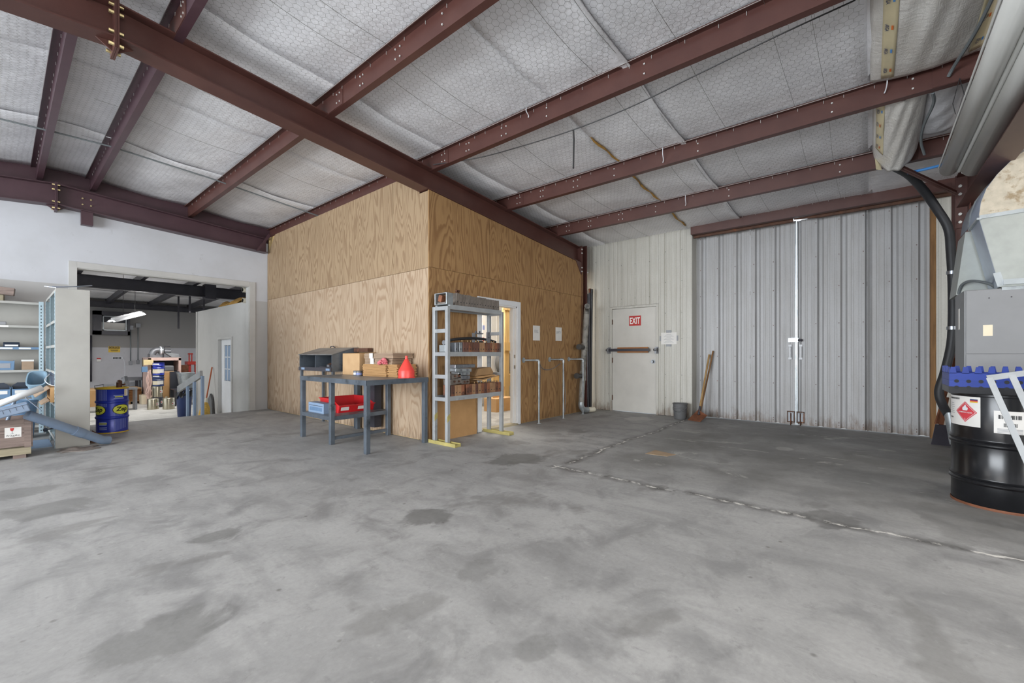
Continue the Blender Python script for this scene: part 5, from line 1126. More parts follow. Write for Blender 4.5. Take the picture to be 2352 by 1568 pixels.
o = MB().cyl(at_y(14, 975, 7.90), at_y(36, 912, 7.90), 0.018, 10).build('pipe_offcut', 'pipe_blue'); tag(o, 'short blue-grey pipe end sticking up behind the white pipe', 'pipe')
dwn = thing('downpipe', 'long blue-grey downpipe sloping from the crate to the floor past the shelf end', 'pipe', (0.9, 7.7, 0.0))
A_, B_ = at_y(62, 952, 7.46), Vector((0.86, 7.73, 0.075))
MB().cyl(A_, lerp(A_, B_, 0.70), 0.052, 18).build('pipe_upper', 'pipe_blue', dwn); MB().cyl(lerp(A_, B_, 0.60), lerp(A_, B_, 0.725), 0.058, 18).build('joint_sleeve', 'pipe_blue', dwn)
e_ = (B_ - A_).normalized(); MB().tube(smooth_path([lerp(A_, B_, 0.70), lerp(A_, B_, 0.9), B_, B_ + Vector((0.07, 0.03, -0.018))], 5), 0.053, 18).build('pipe_shoe', 'pipe_blue', dwn)
sh = MB().add([(0.60, 8.0, 0.16), (0.95, 7.86, 0.01), (0.95, 7.98, 0.01), (0.60, 8.10, 0.16)], [(0, 1, 2, 3)]); 
o = MB().prism([(0.78, 0.0), (1.0, 0.0), (0.80, 0.17)], 'y', 8.05, 8.09).build('metal_offcut', 'rust_dark'); tag(o, 'dark triangular metal offcut on the floor beside the shelf end', 'offcut')
o = MB().box(0.10, 8.15, 0.0, 0.44, 8.9, 0.004).build('plastic_sheet', 'box_blue'); tag(o, 'flat pale blue sheet on the floor behind the wooden crate', 'sheet')
lv = thing('lever_bar', 'short dark lever with a ball knob lying low in the end shelving', 'lever', (0.38, 8.2, 0.2)); MB().cyl((0.38, 8.05, 0.24), (0.60, 8.3, 0.23), 0.009, 8).build('rod', 'black_steel', lv); MB().lathe([(0, -0.025), (0.018, -0.018), (0.025, 0), (0.018, 0.018), (0, 0.025)], (0.37, 8.03, 0.24), 14).build('knob', 'bin_dark', lv)
tub2 = thing('blue_bin', 'dark blue waste bin half hidden behind the white pipe', 'bin', (0.30, 9.2, 0)); MB().lathe([(0, 0.01), (0.14, 0.01), (0.18, 0.52), (0.19, 0.52), (0.19, 0.55), (0.17, 0.55), (0.13, 0.03), (0, 0.03)], (0.17, 9.25, 0), 28).build('bin_body', 'bin_blue', tub2)

# ------------------------------------------------------------------ blue drum in the opening
def drum_profile(r, h, rings, bead=0.012):
    p = [(0, 0.012), (r - 0.012, 0.012), (r - 0.004, 0.0), (r + 0.004, 0.0), (r + 0.004, 0.016), (r, 0.022)]
    for z in rings: p += [(r, z - 0.022), (r + bead, z - 0.008), (r + bead, z + 0.008), (r, z + 0.022)]
    p += [(r, h - 0.03), (r + 0.005, h - 0.022), (r + 0.005, h), (r - 0.006, h), (r - 0.012, h - 0.018), (0, h - 0.018)]; return p
zc = Vector((1.115, 8.99, 0.0)); zr, zh = 0.185, 0.69
zd = thing('oil_drum', 'blue steel drum with yellow rims standing in the wall opening', 'drum', zc)
MB().lathe(drum_profile(zr, zh, (0.235, 0.475)), zc, 56).build('drum_body', 'blue_drum', zd)
MB().lathe([(zr + 0.0055, zh - 0.024), (zr + 0.0085, zh - 0.02), (zr + 0.0085, zh + 0.001), (zr - 0.008, zh + 0.001), (zr - 0.014, zh - 0.016)], zc, 56).build('top_rim', 'drum_yellow', zd); MB().lathe([(zr + 0.0045, 0.017), (zr + 0.0065, 0.014), (zr + 0.0065, 0.0)], zc, 56).build('bottom_rim', 'drum_yellow', zd)
MB().lathe([(0, zh - 0.0165), (zr - 0.014, zh - 0.0165)], zc, 40).build('lid', 'drum_yellow', zd)
face = math.atan2(-zc.y, -zc.x)                      # towards the room
def wrap(name, pts, fs, ang, z, m, par, r, c):
    vs = [c + Vector((r * math.cos(ang + p[0] / r), r * math.sin(ang + p[0] / r), z + p[1])) for p in pts]
    return MB().add(vs, fs).build(name, m, par, fix=False)
def ellipse(rx, ry, n=40): return [(rx * math.cos(2 * math.pi * k / n), ry * math.sin(2 * math.pi * k / n)) for k in range(n)]
def text_fine(st, w, h, bold=0.0, n=14):
    """lettering cut into narrow slices so that it bends round a drum"""
    v, f = text_geo(st, w, h, bold); b = bmesh.new(); bv = [b.verts.new((p[0], p[1], 0)) for p in v]
    for q in f: b.faces.new([bv[i] for i in q])
    for k in range(1, n): bmesh.ops.bisect_plane(b, geom=b.verts[:] + b.edges[:] + b.faces[:], plane_co=(-w / 2 + w * k / n, 0, 0), plane_no=(1, 0, 0))
    b.verts.index_update(); out = np.array([q.co[:2] for q in b.verts]), [tuple(q.index for q in g.verts) for g in b.faces]; b.free(); return out
def strip_fill(rx, ry, k=24):
    """ellipse cut into vertical slices so that it bends with the drum"""
    vs = []; fs = []
    for i in range(k + 1):
        x = -rx + 2 * rx * i / k; h = ry * math.sqrt(max(0, 1 - (x / rx) ** 2)); vs += [(x, -h), (x, h)]
        if i: fs.append((2 * i - 2, 2 * i, 2 * i + 1, 2 * i - 1))
    return vs, fs
for da in (0.62, -1.02):
    ang = face + da; 
    v, f = strip_fill(0.118, 0.078); lg = wrap('logo_border', v, f, ang, 0.355, 'ink_black', zd, zr + 0.0012, zc)
    v, f = strip_fill(0.109, 0.069); wrap('logo_field', v, f, ang, 0.355, 'logo_yellow', lg, zr + 0.0024, zc)
    v, f = text_fine('Zep', 0.150, 0.085, 0.03); v = v + np.array([0.0, 0.004]); v[:, 0] += v[:, 1] * 0.16; wrap('logo_text', [tuple(p) for p in v], f, ang, 0.350, 'ink_black', lg, zr + 0.0036, zc)
def stripes(name, ang0, n, z0, z1, m='stripe_blue'):
    q = MB()
    for k in range(n):
        a0 = ang0 + k * 0.082; r = zr + 0.0012
        for s0, s1 in ((z0 + 0.004 * k, 0.213), (0.257, z1 - 0.012 * k)) if z0 < 0.2 else ((z0, 0.453), (0.497, z1)):
            if s1 <= s0: continue
            vs = []
            for a1 in (a0, a0 + 0.028): vs += [zc + Vector((r * math.cos(a1), r * math.sin(a1), s0)), zc + Vector((r * math.cos(a1), r * math.sin(a1), s1))]
            q.add(vs, [(0, 1, 3, 2)])
    tag(q.build(name, m, zd, fix=False), kind='stuff')
stripes('print_stripe', face + 0.10, 11, 0.03, 0.36); stripes('print_stripe', face - 0.95, 8, 0.40, 0.66)
for k, (da, z, w) in enumerate([(0.42, 0.57, 0.13), (0.42, 0.55, 0.10), (0.42, 0.525, 0.13), (-0.62, 0.17, 0.10), (-0.62, 0.15, 0.11), (-0.62, 0.13, 0.10), (-0.60, 0.09, 0.10), (-0.60, 0.065, 0.10)]):
    nseg = 10; vs = []; fs = []
    for i in range(nseg + 1):
        xx = -w / 2 + w * i / nseg; vs += [(xx, -0.007), (xx, 0.007)]
        if i: fs.append((2 * i - 2, 2 * i, 2 * i + 1, 2 * i - 1))
    wrap('print_line', vs, fs, face + da, z, 'logo_yellow' if k in (1, 4) else 'stripe_blue', zd, zr + 0.0012, zc)
vs = []; fs = []
for i in range(9):
    xx = -0.035 + 0.07 * i / 8; vs += [(xx, -0.055), (xx, 0.055)]
    if i: fs.append((2 * i - 2, 2 * i, 2 * i + 1, 2 * i - 1))
pgl = wrap('paper_label', vs, fs, face + 1.0, 0.61, 'paper', zd, zr + 0.0015, zc); wrap('label_mark', [(p[0] * 0.3 - 0.02, p[1] * 0.8) for p in vs], fs, face + 1.0, 0.61, 'gauge', pgl, zr + 0.0025, zc)
o = MB().cyl((1.20, 9.03, zh - 0.015), (1.20, 9.03, zh + 0.07), 0.035, 14).cyl((1.20, 9.03, zh + 0.07), (1.215, 9.03, zh + 0.10), 0.038, 14, 0.02).tube(smooth_path([(1.20, 9.03, zh + 0.04), (1.245, 9.0, zh + 0.03), (1.255, 8.97, zh + 0.04)], 4), 0.012, 8).build('drum_pump', 'rust_dark'); tag(o, 'rusty drum pump standing on top of the blue drum', 'pump')

# ------------------------------------------------------------------ the lower workshop seen through the opening
ZF = -0.5; YB = 22.0
wbk = struct('wall_workshop', (3, YB, ZF)); MB().box(-6, YB, ZF, 12, YB + 0.1, 4.2).build('wall_face', 'wall_dark_top', wbk); MB().box(-6, YB - 0.02, ZF, 12, YB, ZF + 0.45).build('wall_kick_board', 'wall_paint_grey', wbk)
XI = 3.47
wi = struct('wall_inner', (XI, 12, ZF)); yE = at_x(452, 800, XI).y
D5a, D5b, D5z = at_x(533, 800, XI).y, at_x(503, 800, XI).y, at_x(515, 779, XI).z
for q in [(XI, YL + 0.14, ZF, XI + 0.12, D5a, 2.36), (XI, D5b, ZF, XI + 0.12, yE, 2.36), (XI, D5a, D5z, XI + 0.12, D5b, 2.36)]: MB().box(*q).build('wall_section', 'wall_paint_grey', wi)
MB().box(XI - 0.02, yE - 0.06, ZF, XI, yE + 0.01, 2.36).build('corner_board', 'trim_paint', wi)
MB().box(XI + 0.12, yE - 0.12, ZF, 12, yE, 2.36).build('wall_section', 'wall_paint_grey', wi)
d5 = struct('door_5', (XI, D5a, ZF))
for y0, y1 in ((D5a - 0.05, D5a), (D5b, D5b + 0.07)): MB().box(XI - 0.025, y0, ZF, XI, y1, D5z + 0.05).build('casing', 'trim_paint', d5)
MB().box(XI - 0.025, D5a, D5z, XI, D5b, D5z + 0.05).build('head_casing', 'trim_paint', d5)
lf = MB(); GY0, GY1, GZ0, GZ1 = D5a + 0.10, D5b - 0.22, 0.55, D5z - 0.14
for q in [(XI + 0.05, D5a, ZF, XI + 0.09, GY0, D5z), (XI + 0.05, GY1, ZF, XI + 0.09, D5b, D5z), (XI + 0.05, GY0, ZF, XI + 0.09, GY1, GZ0), (XI + 0.05, GY0, GZ1, XI + 0.09, GY1, D5z)]: lf.box(*q)
lf = lf.build('door_leaf', 'white_paint', d5)
for i in range(3):
    for j in range(3):
        ya, yb_ = GY0 + (GY1 - GY0) * i / 3, GY0 + (GY1 - GY0) * (i + 1) / 3; za, zb2 = GZ0 + (GZ1 - GZ0) * j / 3, GZ0 + (GZ1 - GZ0) * (j + 1) / 3
        MB().box(XI + 0.066, ya + 0.012, za + 0.012, XI + 0.07, yb_ - 0.012, zb2 - 0.012).build('pane', 'box_blue', lf)
mt = MB()
for i in range(1, 3): y = GY0 + (GY1 - GY0) * i / 3; mt.box(XI + 0.055, y - 0.012, GZ0, XI + 0.085, y + 0.012, GZ1)
for j in range(1, 3): z = GZ0 + (GZ1 - GZ0) * j / 3; mt.box(XI + 0.055, GY0, z - 0.012, XI + 0.085, GY1, z + 0.012)
mt.build('muntins', 'white_paint', lf)
# roof of the workshop
cw = struct('ceiling_workshop', (2, 16, 3.4))
def wz(y): return 3.47 - 0.036 * (y - 15.7)
for k, (a, b) in enumerate(((10.3, 12.6), (12.6, 15.0), (15.0, 17.4), (17.4, 19.8), (19.8, 22.1))):
    MB().grid(lambda u, v, a=a, b=b: (-6 + 18 * u, a + 0.01 + (b - a - 0.02) * v, wz(a + (b - a) * v) + 0.02 - 0.03 * math.sin(math.pi * v)), 30, 6).build('roof_panel', 'insulation', cw, solid=0.02)
def wbeam(label, y, z0, z1, m='black_steel'):
    r = thing('workshop_beam', label, 'beam', (2.3, y, z0), group='black workshop beams')
    for nm, q in (('web', (-6, y - 0.005, z0, 12, y + 0.005, z1)), ('bottom_flange', (-6, y - 0.09, z0, 12, y + 0.09, z0 + 0.012)), ('top_flange', (-6, y - 0.09, z1 - 0.012, 12, y + 0.09, z1))): MB().box(*q).build(nm, m, r)
    return r
b1 = wbeam('nearer black steel beam across the workshop ceiling', 15.7, 2.95, 3.27)
MB().box(4.02, 15.55, 2.90, 4.30, 15.85, 3.34).build('splice_plate', 'black_steel', b1)
wbeam('black steel beam against the far wall of the workshop', 21.7, 2.93, 3.15)
for k, (px, py, px2, py2) in enumerate([(200, 665, 232, 622), (245, 690, 335, 640), (355, 697, 432, 668), (460, 715, 555, 690)]):
    a = at_z(px, py, 3.32); b = at_z(px2, py2, 3.32); d = (b - a)
    x_ = [1.30, 2.57, 3.78, 5.05][k]
    o = MB().prism([(10.4, wz(10.4) - 0.19), (21.9, wz(21.9) - 0.19), (21.9, wz(21.9) - 0.01), (10.4, wz(10.4) - 0.01)], 'x', x_ - 0.05, x_ + 0.05).build('workshop_purlin', 'black_steel'); tag(o, ['leftmost', 'second from left', 'third from left', 'rightmost'][k] + ' black purlin under the workshop roof', 'purlin', 'black workshop purlins')
for k, (px, py, z1) in enumerate([(436, 680, 3.2), (468, 705, 3.2), (410, 720, 3.0)]):
    p = at_y(px, py, 17.5 + k); o = MB().bar((p.x, p.y, p.z - 0.55), (p.x, p.y, wz(p.y) - 0.01), 0.05, 0.05, up=(0, 1, 0)).build('drop_rod', 'black_steel'); tag(o, ['left', 'right', 'lower'][k] + ' black drop rod under the workshop roof by the inner wall', 'rod', 'black drop rods')
for k, py in enumerate((667, 691)):
    a = at_y(574, py, 10.45); o = MB().cyl(a - Vector((0.14, 0, 0)), a + Vector((0.4, 0, 0)), 0.045, 16).cyl(a - Vector((0.14, 0, 0)), a - Vector((0.06, 0, 0)), 0.055, 16).build('pipe_stub', 'pvc_cream'); tag(o, ('upper' if k == 0 else 'lower') + ' white pipe stub poking out at the right opening corner', 'pipe', 'white pipe stubs')
o = MB().grid(lambda u, v: (XI + 0.02 + 0.4 * u + 0.03 * math.sin(9 * v), 11.2 + 1.3 * v, 2.37 + 0.12 * math.sin(math.pi * u) * (1 + 0.5 * math.sin(7 * v))), 8, 12).build('insulation_scrap', 'fibre', solid=0.02); tag(o, 'scrap of brown insulation lying on top of the grey inner wall', 'insulation')
# fluorescent lamp
lp = thing('strip_lamp', 'lit fluorescent strip lamp hanging askew on chains in the workshop', 'lamp', at_y(290, 730, 16.6))
a, b = at_y(256, 739, 15.4), at_y(326, 722, 17.2)
d = (b - a).normalized(); sd = d.cross(Vector((0, 0, 1))).normalized(); up = sd.cross(d)
MB().add([a + sd * s * 0.10 + up * h for s, h in ((-1, 0.0), (-0.4, 0.05), (0.4, 0.05), (1, 0.0))] + [b + sd * s * 0.10 + up * h for s, h in ((-1, 0.0), (-0.4, 0.05), (0.4, 0.05), (1, 0.0))], [(0, 1, 5, 4), (1, 2, 6, 5), (2, 3, 7, 6)]).build('reflector', 'white_paint', lp, solid=0.008)
for s in (-0.05, 0.05): MB().cyl(a + sd * s + up * 0.012, b + sd * s + up * 0.012, 0.017, 10).build('tube', 'tube_lit', lp)
MB().bar(lerp(a, b, 0.05) + up * 0.075, lerp(a, b, 0.95) + up * 0.075, 0.09, 0.045, up=up).build('housing', 'white_paint', lp)
for f in (0.35, 0.75): p = lerp(a, b, f); MB().cyl(p + up * 0.08, Vector((p.x, p.y, wz(p.y) - 0.01)), 0.006, 6).build('hanging_chain', 'wire_dark', lp)
# framed louvre on the far wall
a, b = at_y(212, 714, YB), at_y(296, 770, YB); fz = thing('wall_louvre', 'dark framed exhaust louvre high on the far workshop wall', 'louvre', (a.x, YB, b.z))
fr = MB(); w_ = 0.14
for q in ((a.x, b.z, b.x, b.z + w_), (a.x, a.z - w_, b.x, a.z), (a.x, b.z, a.x + w_ * 1.6, a.z), (b.x - w_ * 0.5, b.z, b.x, a.z)): fr.box(q[0], YB - 0.25, q[1], q[2], YB, q[3])
fr.build('frame', 'black_steel', fz); 
for q in ((a.x + 0.26, b.z + 0.16, b.x - 0.10, b.z + 0.19), (a.x + 0.26, a.z - 0.19, b.x - 0.10, a.z - 0.16), (a.x + 0.26, b.z + 0.16, a.x + 0.29, a.z - 0.16), (b.x - 0.12, b.z + 0.16, b.x - 0.09, a.z - 0.16)): MB().box(q[0], YB - 0.18, q[1], q[2], YB - 0.15, q[3]).build('inner_frame', 'galv', fz)
MB().box(a.x + 0.2, YB - 0.10, b.z + 0.1, b.x - 0.07, YB - 0.09, b.z + 0.1 + (a.z - b.z) * 0.42).build('lower_pane', 'glass_dull', fz); MB().box(a.x + 0.2, YB - 0.10, b.z + 0.1 + (a.z - b.z) * 0.42, b.x - 0.07, YB - 0.09, a.z - 0.1).build('upper_pane', 'tv_dark', fz)
# signs and fittings on the far wall
a, b = at_y(249, 795, YB), at_y(276, 809, YB); c = (a + b) / 2
cs = plate('caution_sign', (c.x, YB - 0.001, c.z), (1, 0, 0), (0, 0, 1), abs(b.x - a.x), abs(a.z - b.z), 0.004, 'sign_yellow', None); tag(cs, 'yellow and black CAUTION sign on the far workshop wall', 'sign')
w_, h_ = abs(b.x - a.x), abs(a.z - b.z)
plate('sign_band', (c.x, YB - 0.005, c.z + h_ * 0.28), (1, 0, 0), (0, 0, 1), w_ * 0.92, h_ * 0.34, 0.001, 'ink_black', cs); text('lettering', 'CAUTION', (c.x, YB - 0.006, c.z + h_ * 0.28), (1, 0, 0), (0, 0, 1), 'sign_yellow', cs, width=w_ * 0.84, height=h_ * 0.24, bold=0.02)
for k in range(2): plate('print_line', (c.x, YB - 0.005, c.z - h_ * (0.08 + 0.16 * k)), (1, 0, 0), (0, 0, 1), w_ * (0.7 - 0.1 * k), h_ * 0.07, 0.001, 'ink_black', cs)
a, b = at_y(222, 822, YB), at_y(231, 830, YB); fb_ = thing('alarm_box', 'small white box with a red top on the far workshop wall', 'switch box', (a.x, YB, b.z)); MB().box(a.x, YB - 0.05, b.z, b.x, YB, a.z - 0.04).build('case', 'paper', fb_); MB().box(a.x, YB - 0.052, a.z - 0.04, b.x, YB, a.z).build('red_top', 'sign_red', fb_)
a, b = at_y(258, 820, YB), at_y(281, 824, YB); ps = thing('power_strip', 'pale power strip fixed under the CAUTION sign', 'power strip', (a.x, YB, b.z)); MB().box(a.x, YB - 0.04, b.z - 0.01, b.x, YB, a.z + 0.015).build('case', 'white_paint', ps)
for k in range(6): xk = a.x + (b.x - a.x) * (k + 0.7) / 7; MB().box(xk - 0.016, YB - 0.042, b.z + 0.006, xk + 0.016, YB - 0.04, a.z).build('socket', 'ink_black', ps)
MB().tube(smooth_path([Vector((b.x, YB - 0.02, b.z)), at_y(285, 828, YB - 0.03), at_y(287, 850, YB - 0.03), at_y(286, 872, YB - 0.03)], 5), 0.008, 6).build('cable', 'ink_white', ps)
for k, (px, top, bot, m) in enumerate(((300, 757, 830, 'conduit_grey'), (317, 752, 828, 'conduit_grey'))):
    a, b = at_y(px, top, YB - 0.03), at_y(px, bot, YB - 0.03); t = thing('conduit', ('left' if k == 0 else 'right') + ' conduit with socket running down the far workshop wall', 'conduit', b, group='conduits on the far wall'); MB().cyl(b, a, 0.016, 8).build('pipe', m, t); MB().box(b.x - 0.05, YB - 0.07, b.z - 0.12, b.x + 0.05, YB, b.z + 0.02).build('socket_box', 'steel_dull', t); MB().box(a.x - 0.07, YB - 0.09, a.z, a.x + 0.07, YB, a.z + 0.16).build('junction_box', 'steel_dull', t)
o = MB().tube([at_y(209, 770, YB - 0.05), at_y(209, 876, YB - 0.05)], 0.03, 8).build('wall_pipe', 'black_steel'); tag(o, 'black vertical pipe on the far workshop wall beside the shelf end', 'pipe')
# table at the far wall
tbx0, tbx1 = at_y(291, 870, 20.6).x, at_y(337, 870, 20.6).x; tz = at_y(310, 868, 20.6).z
wt_ = thing('workshop_table', 'grey steel table against the far workshop wall', 'table', ((tbx0 + tbx1) / 2, 20.9, ZF)); MB().box(tbx0, 20.6, tz - 0.09, tbx1, 21.6, tz).build('table_top', 'steel_dull', wt_)
for x in (tbx0 + 0.04, tbx1 - 0.04):
    for y in (20.64, 21.56): MB().box(x - 0.035, y - 0.035, ZF, x + 0.035, y + 0.035, tz - 0.09).build('leg', 'steel_dull', wt_)
MB().box((tbx0 + tbx1) / 2 - 0.04, 20.62, ZF, (tbx0 + tbx1) / 2 + 0.04, 20.68, tz - 0.09).build('leg', 'black_steel', wt_)
# workshop machine with blower
def B(px0, py0, px1, py1, y, dep, z0=None):
    a, b = at_y(px0, py1, y), at_y(px1, py0, y); return a.x, y, (a.z if z0 is None else z0), b.x, y + dep, b.z
mc = thing('parts_washer', 'pinkish box-framed machine with dark open front in the workshop', 'machine', at_z(375, 925, ZF)); ym = 18.6
x0, _, z0, x1, _, z1 = B(341, 822, 416, 930, ym, 1.0, ZF)
for q in ((x0, ym, ZF, x0 + 0.07, ym + 0.07, z1), (x1 - 0.07, ym, ZF, x1, ym + 0.07, z1), (x0, ym, z1 - 0.08, x1, ym + 0.07, z1)): MB().box(*q).build('front_frame', 'machine_pink', mc)
MB().box(x0, ym + 0.07, ZF, x0 + 0.03, ym + 1.0, z1).build('side_panel', 'machine_pink', mc); MB().box(x1 - 0.03, ym + 0.07, ZF, x1, ym + 1.0, z1).build('side_panel', 'machine_pink', mc); MB().box(x0, ym + 0.9, ZF, x1, ym + 1.0, z1).build('back_panel', 'tv_dark', mc); MB().box(x0, ym, z1, x1, ym + 1.0, z1 + 0.02).build('roof_panel', 'machine_pink', mc); MB().box(x0 + 0.03, ym + 0.4, ZF, x1 - 0.03, ym + 0.9, 0.62).build('inner_tank', 'tv_dark', mc)
a = at_y(341, 826, ym - 0.1); gb = MB().box(a.x - 0.13, ym - 0.14, a.z - 0.17, a.x + 0.12, ym, a.z).build('control_box', 'gauge', mc); a = at_y(335, 845, ym - 0.1); MB().box(a.x - 0.1, ym - 0.12, a.z - 0.13, a.x + 0.04, ym, a.z + 0.05).build('switch_box', 'bin_blue', mc)
cbm = MB()
for k, (s, e) in enumerate((((338, 850), (340, 915)), ((342, 852), (336, 905)), ((345, 850), (344, 920)), ((340, 860), (347, 912)))): p, q = at_y(*s, ym - 0.1), at_y(*e, ym - 0.1); cbm.tube(smooth_path([p, lerp(p, q, 0.4) + Vector((0.04 * (-1) ** k, 0, 0)), lerp(p, q, 0.8) - Vector((0.05 * (-1) ** k, 0, 0)), q], 5), 0.014, 6)
cbm.build('hanging_cables', 'machine_pink', mc)
bw = thing('blower', 'grey duct blower with an elbow pipe on top of the pinkish machine', 'blower', at_y(375, 820, ym + 0.4)); yb2 = ym + 0.45
zt_ = z1 + 0.02
MB().prism([(at_y(342, 820, yb2).x, zt_), (at_y(367, 820, yb2).x, zt_), (at_y(365, 816, yb2).x, zt_ + 0.05), (at_y(342, 812, yb2).x, zt_ + 0.12)], 'y', yb2 - 0.2, yb2 + 0.2).build('base_tray', 'steel_dull', bw)
P_ = lambda px, py: at_y(px, py, yb2)
MB().tube(smooth_path([P_(349, 815), P_(352, 808), P_(358, 804), P_(366, 803)], 4), [0.10] * 13, 14).build('elbow_duct', 'steel_dull', bw)
MB().cyl(P_(365, 805), P_(374, 805), 0.13, 24).build('fan_case', 'galv', bw); MB().cyl(P_(367, 805), P_(370, 805), 0.15, 24).build('fan_flange', 'ink_white', bw); MB().cyl(P_(377, 806), P_(392, 806), 0.075, 16).build('motor', 'steel_dull', bw)
MB().cyl(P_(375, 822), P_(375, 797), 0.02, 8).tube([P_(376, 800), P_(378, 795), P_(391, 795)], 0.014, 6).build('bracket_arm', 'black_steel', bw)
MB().prism([(P_(378, 812).x, zt_ + 0.16), (P_(392, 812).x, zt_ + 0.02), (P_(410, 818).x, zt_ + 0.0), (P_(409, 818).x, zt_ + 0.12), (P_(392, 812).x, zt_ + 0.16)], 'y', yb2 - 0.12, yb2 + 0.12).build('outlet_hood', 'galv', bw)
# blue steel drums stacked on cans, stainless cans
def sdrum(label, px0, px1, py0, py1, y, m, group, parts=()):
    a, b = at_y(px0, py1, y), at_y(px1, py0, y); c = Vector(((a.x + b.x) / 2, y, a.z)); r = (b.x - a.x) / 2 * 0.97; h = b.z - a.z
    return c, r, h
yc = 17.0
def can(label, px0, px1, py_top, zb, y=yc, m='stainless', neck=True, grp='stainless cans in the workshop'):
    a, b = at_y(px0, 900, y), at_y(px1, 900, y); c = Vector(((a.x + b.x) / 2, y, zb)); r = (b.x - a.x) / 2 * 0.96; h = at_y(px0, py_top, y).z - zb
    t = thing('steel_can', label, 'can', c, group=grp)
    MB().lathe([(0, 0), (r, 0), (r, h - 0.03), (r * 0.97, h - 0.008), (r * 0.9, h), (0, h)], c, 30).build('can_body', m, t)
    if neck: MB().cyl(c + Vector((-r * 0.45, -r * 0.4, h)), c + Vector((-r * 0.45, -r * 0.4, h + 0.05)), 0.03, 12).build('filler_neck', m, t)
    v, f = strip_fill(0.06, 0.07, 8); v = [(p[0], math.copysign(0.045, p[1])) for p in v]; ang = math.atan2(-c.y, -c.x) + 0.95
    wrap('label_wrap', v, f, ang, h * 0.5, 'paper', t, r + 0.002, c); wrap('label_mark', [(p[0] * 0.25 - 0.04, p[1] * 0.4) for p in v], f, ang, h * 0.5, 'sign_red', t, r + 0.004, c)
    return c, r, h
c1, r1, h1 = can('front left stainless can with filler neck on the workshop floor', 337, 366, 916, ZF)
c3, r3, h3 = can('right stainless can with white label on the workshop floor', 373, 402, 914, ZF, y=16.7)
cb_, rb_, hb_ = can('dark rear steel can carrying the stacked upper can', 349, 376, 912, ZF, y=17.55, m='black_steel', neck=False)
c2, r2, h2 = can('upper stainless can stacked behind the front left can', 348, 374, 887, ZF + hb_ + 0.001, y=17.55, neck=False)
def bdrum(label, px0, px1, py0, zb, y, m):
    a, b = at_y(px0, 850, y), at_y(px1, 850, y); c = Vector(((a.x + b.x) / 2, y, zb)); r = (b.x - a.x) / 2 * 0.95; h = at_y(px0, py0, y).z - zb
    t = thing('small_drum', label, 'drum', c, group='small drums stacked in the workshop'); MB().lathe(drum_profile(r, h, (h * 0.55, h * 0.78)), c, 32).build('drum_body', m, t)
    ang = math.atan2(-c.y, -c.x)
    for da, w, z, m2 in ((-0.55, 0.12, 0.3, 'paper_cream'), (0.45, 0.09, 0.33, 'paper'), (-0.55, 0.10, 0.9, 'paper')):
        v, f = strip_fill(w, 0.1, 8); v = [(p[0], math.copysign(h * (0.17 if z < 0.5 else 0.06), p[1])) for p in v]; wrap('label_wrap', v, f, ang + da, h * z, m2, t, r + 0.004, c)
    return h
hd = bdrum('lower dark blue drum with hazard labels on the stacked can', 350, 377, 861, ZF + hb_ + h2 + 0.003, 17.55, 'can_blue')
bdrum('upper blue drum with paper labels at the top of the drum stack', 350, 378, 833, ZF + hb_ + h2 + hd + 0.005, 17.55, 'blue_drum')
# tall carton, black case, bucket
yt = 18.0; q = B(376, 852, 400, 905, yt, 0.5, ZF); t = thing('tall_carton', 'tall narrow brown carton standing beside the drum stack', 'box', (q[0], yt, ZF)); MB().box(*q[:5], q[5] - 0.04).build('carton_body', 'cardboard', t); MB().box(q[0], yt, q[5] - 0.04, q[3], yt + 0.5, q[5]).build('carton_lid', 'cardboard_pale', t)
qq = B(379, 838, 400, 851, yt, 0.35); o = MB().box(*qq).build('grey_case', 'dust_dark', bev=0.03); o.location.z = q[5] - qq[2] + 0.001; tag(o, 'dark grey case lying on the tall brown carton', 'case')
q = B(400, 853, 450, 893, 17.4, 0.6, ZF); st2 = thing('black_stand', 'black open stand carrying the galvanized bucket', 'stand', (q[0], 17.4, ZF)); zst = at_y(420, 893, 17.4).z
MB().box(q[0], 17.4, zst - 0.03, q[3], 18.0, zst).build('stand_top', 'black_steel', st2); MB().box(q[0], 17.9, ZF, q[0] + 0.25, 18.0, q[5]).build('back_board', 'tv_dark', st2)
for x in (q[0], q[3] - 0.05):
    for y in (17.4, 17.95): MB().box(x, y, ZF, x + 0.05, y + 0.05, zst - 0.03).build('leg', 'black_steel', st2)
a, b = at_y(409, 858, 17.5), at_y(452, 858, 17.5); c = Vector(((a.x + b.x) / 2, 17.7, zst)); rr = (b.x - a.x) / 2; hh = at_y(409, 856, 17.5).z - zst
gbk = thing('galvanized_bucket', 'wide galvanized bucket on the black stand behind the handrail', 'bucket', c); MB().lathe([(0, 0.01), (rr * 0.72, 0.01), (rr * 0.98, hh - 0.02), (rr * 1.03, hh - 0.02), (rr * 1.03, hh), (rr * 0.95, hh), (rr * 0.68, 0.03), (0, 0.03)], c, 32).build('pail', 'galv', gbk)
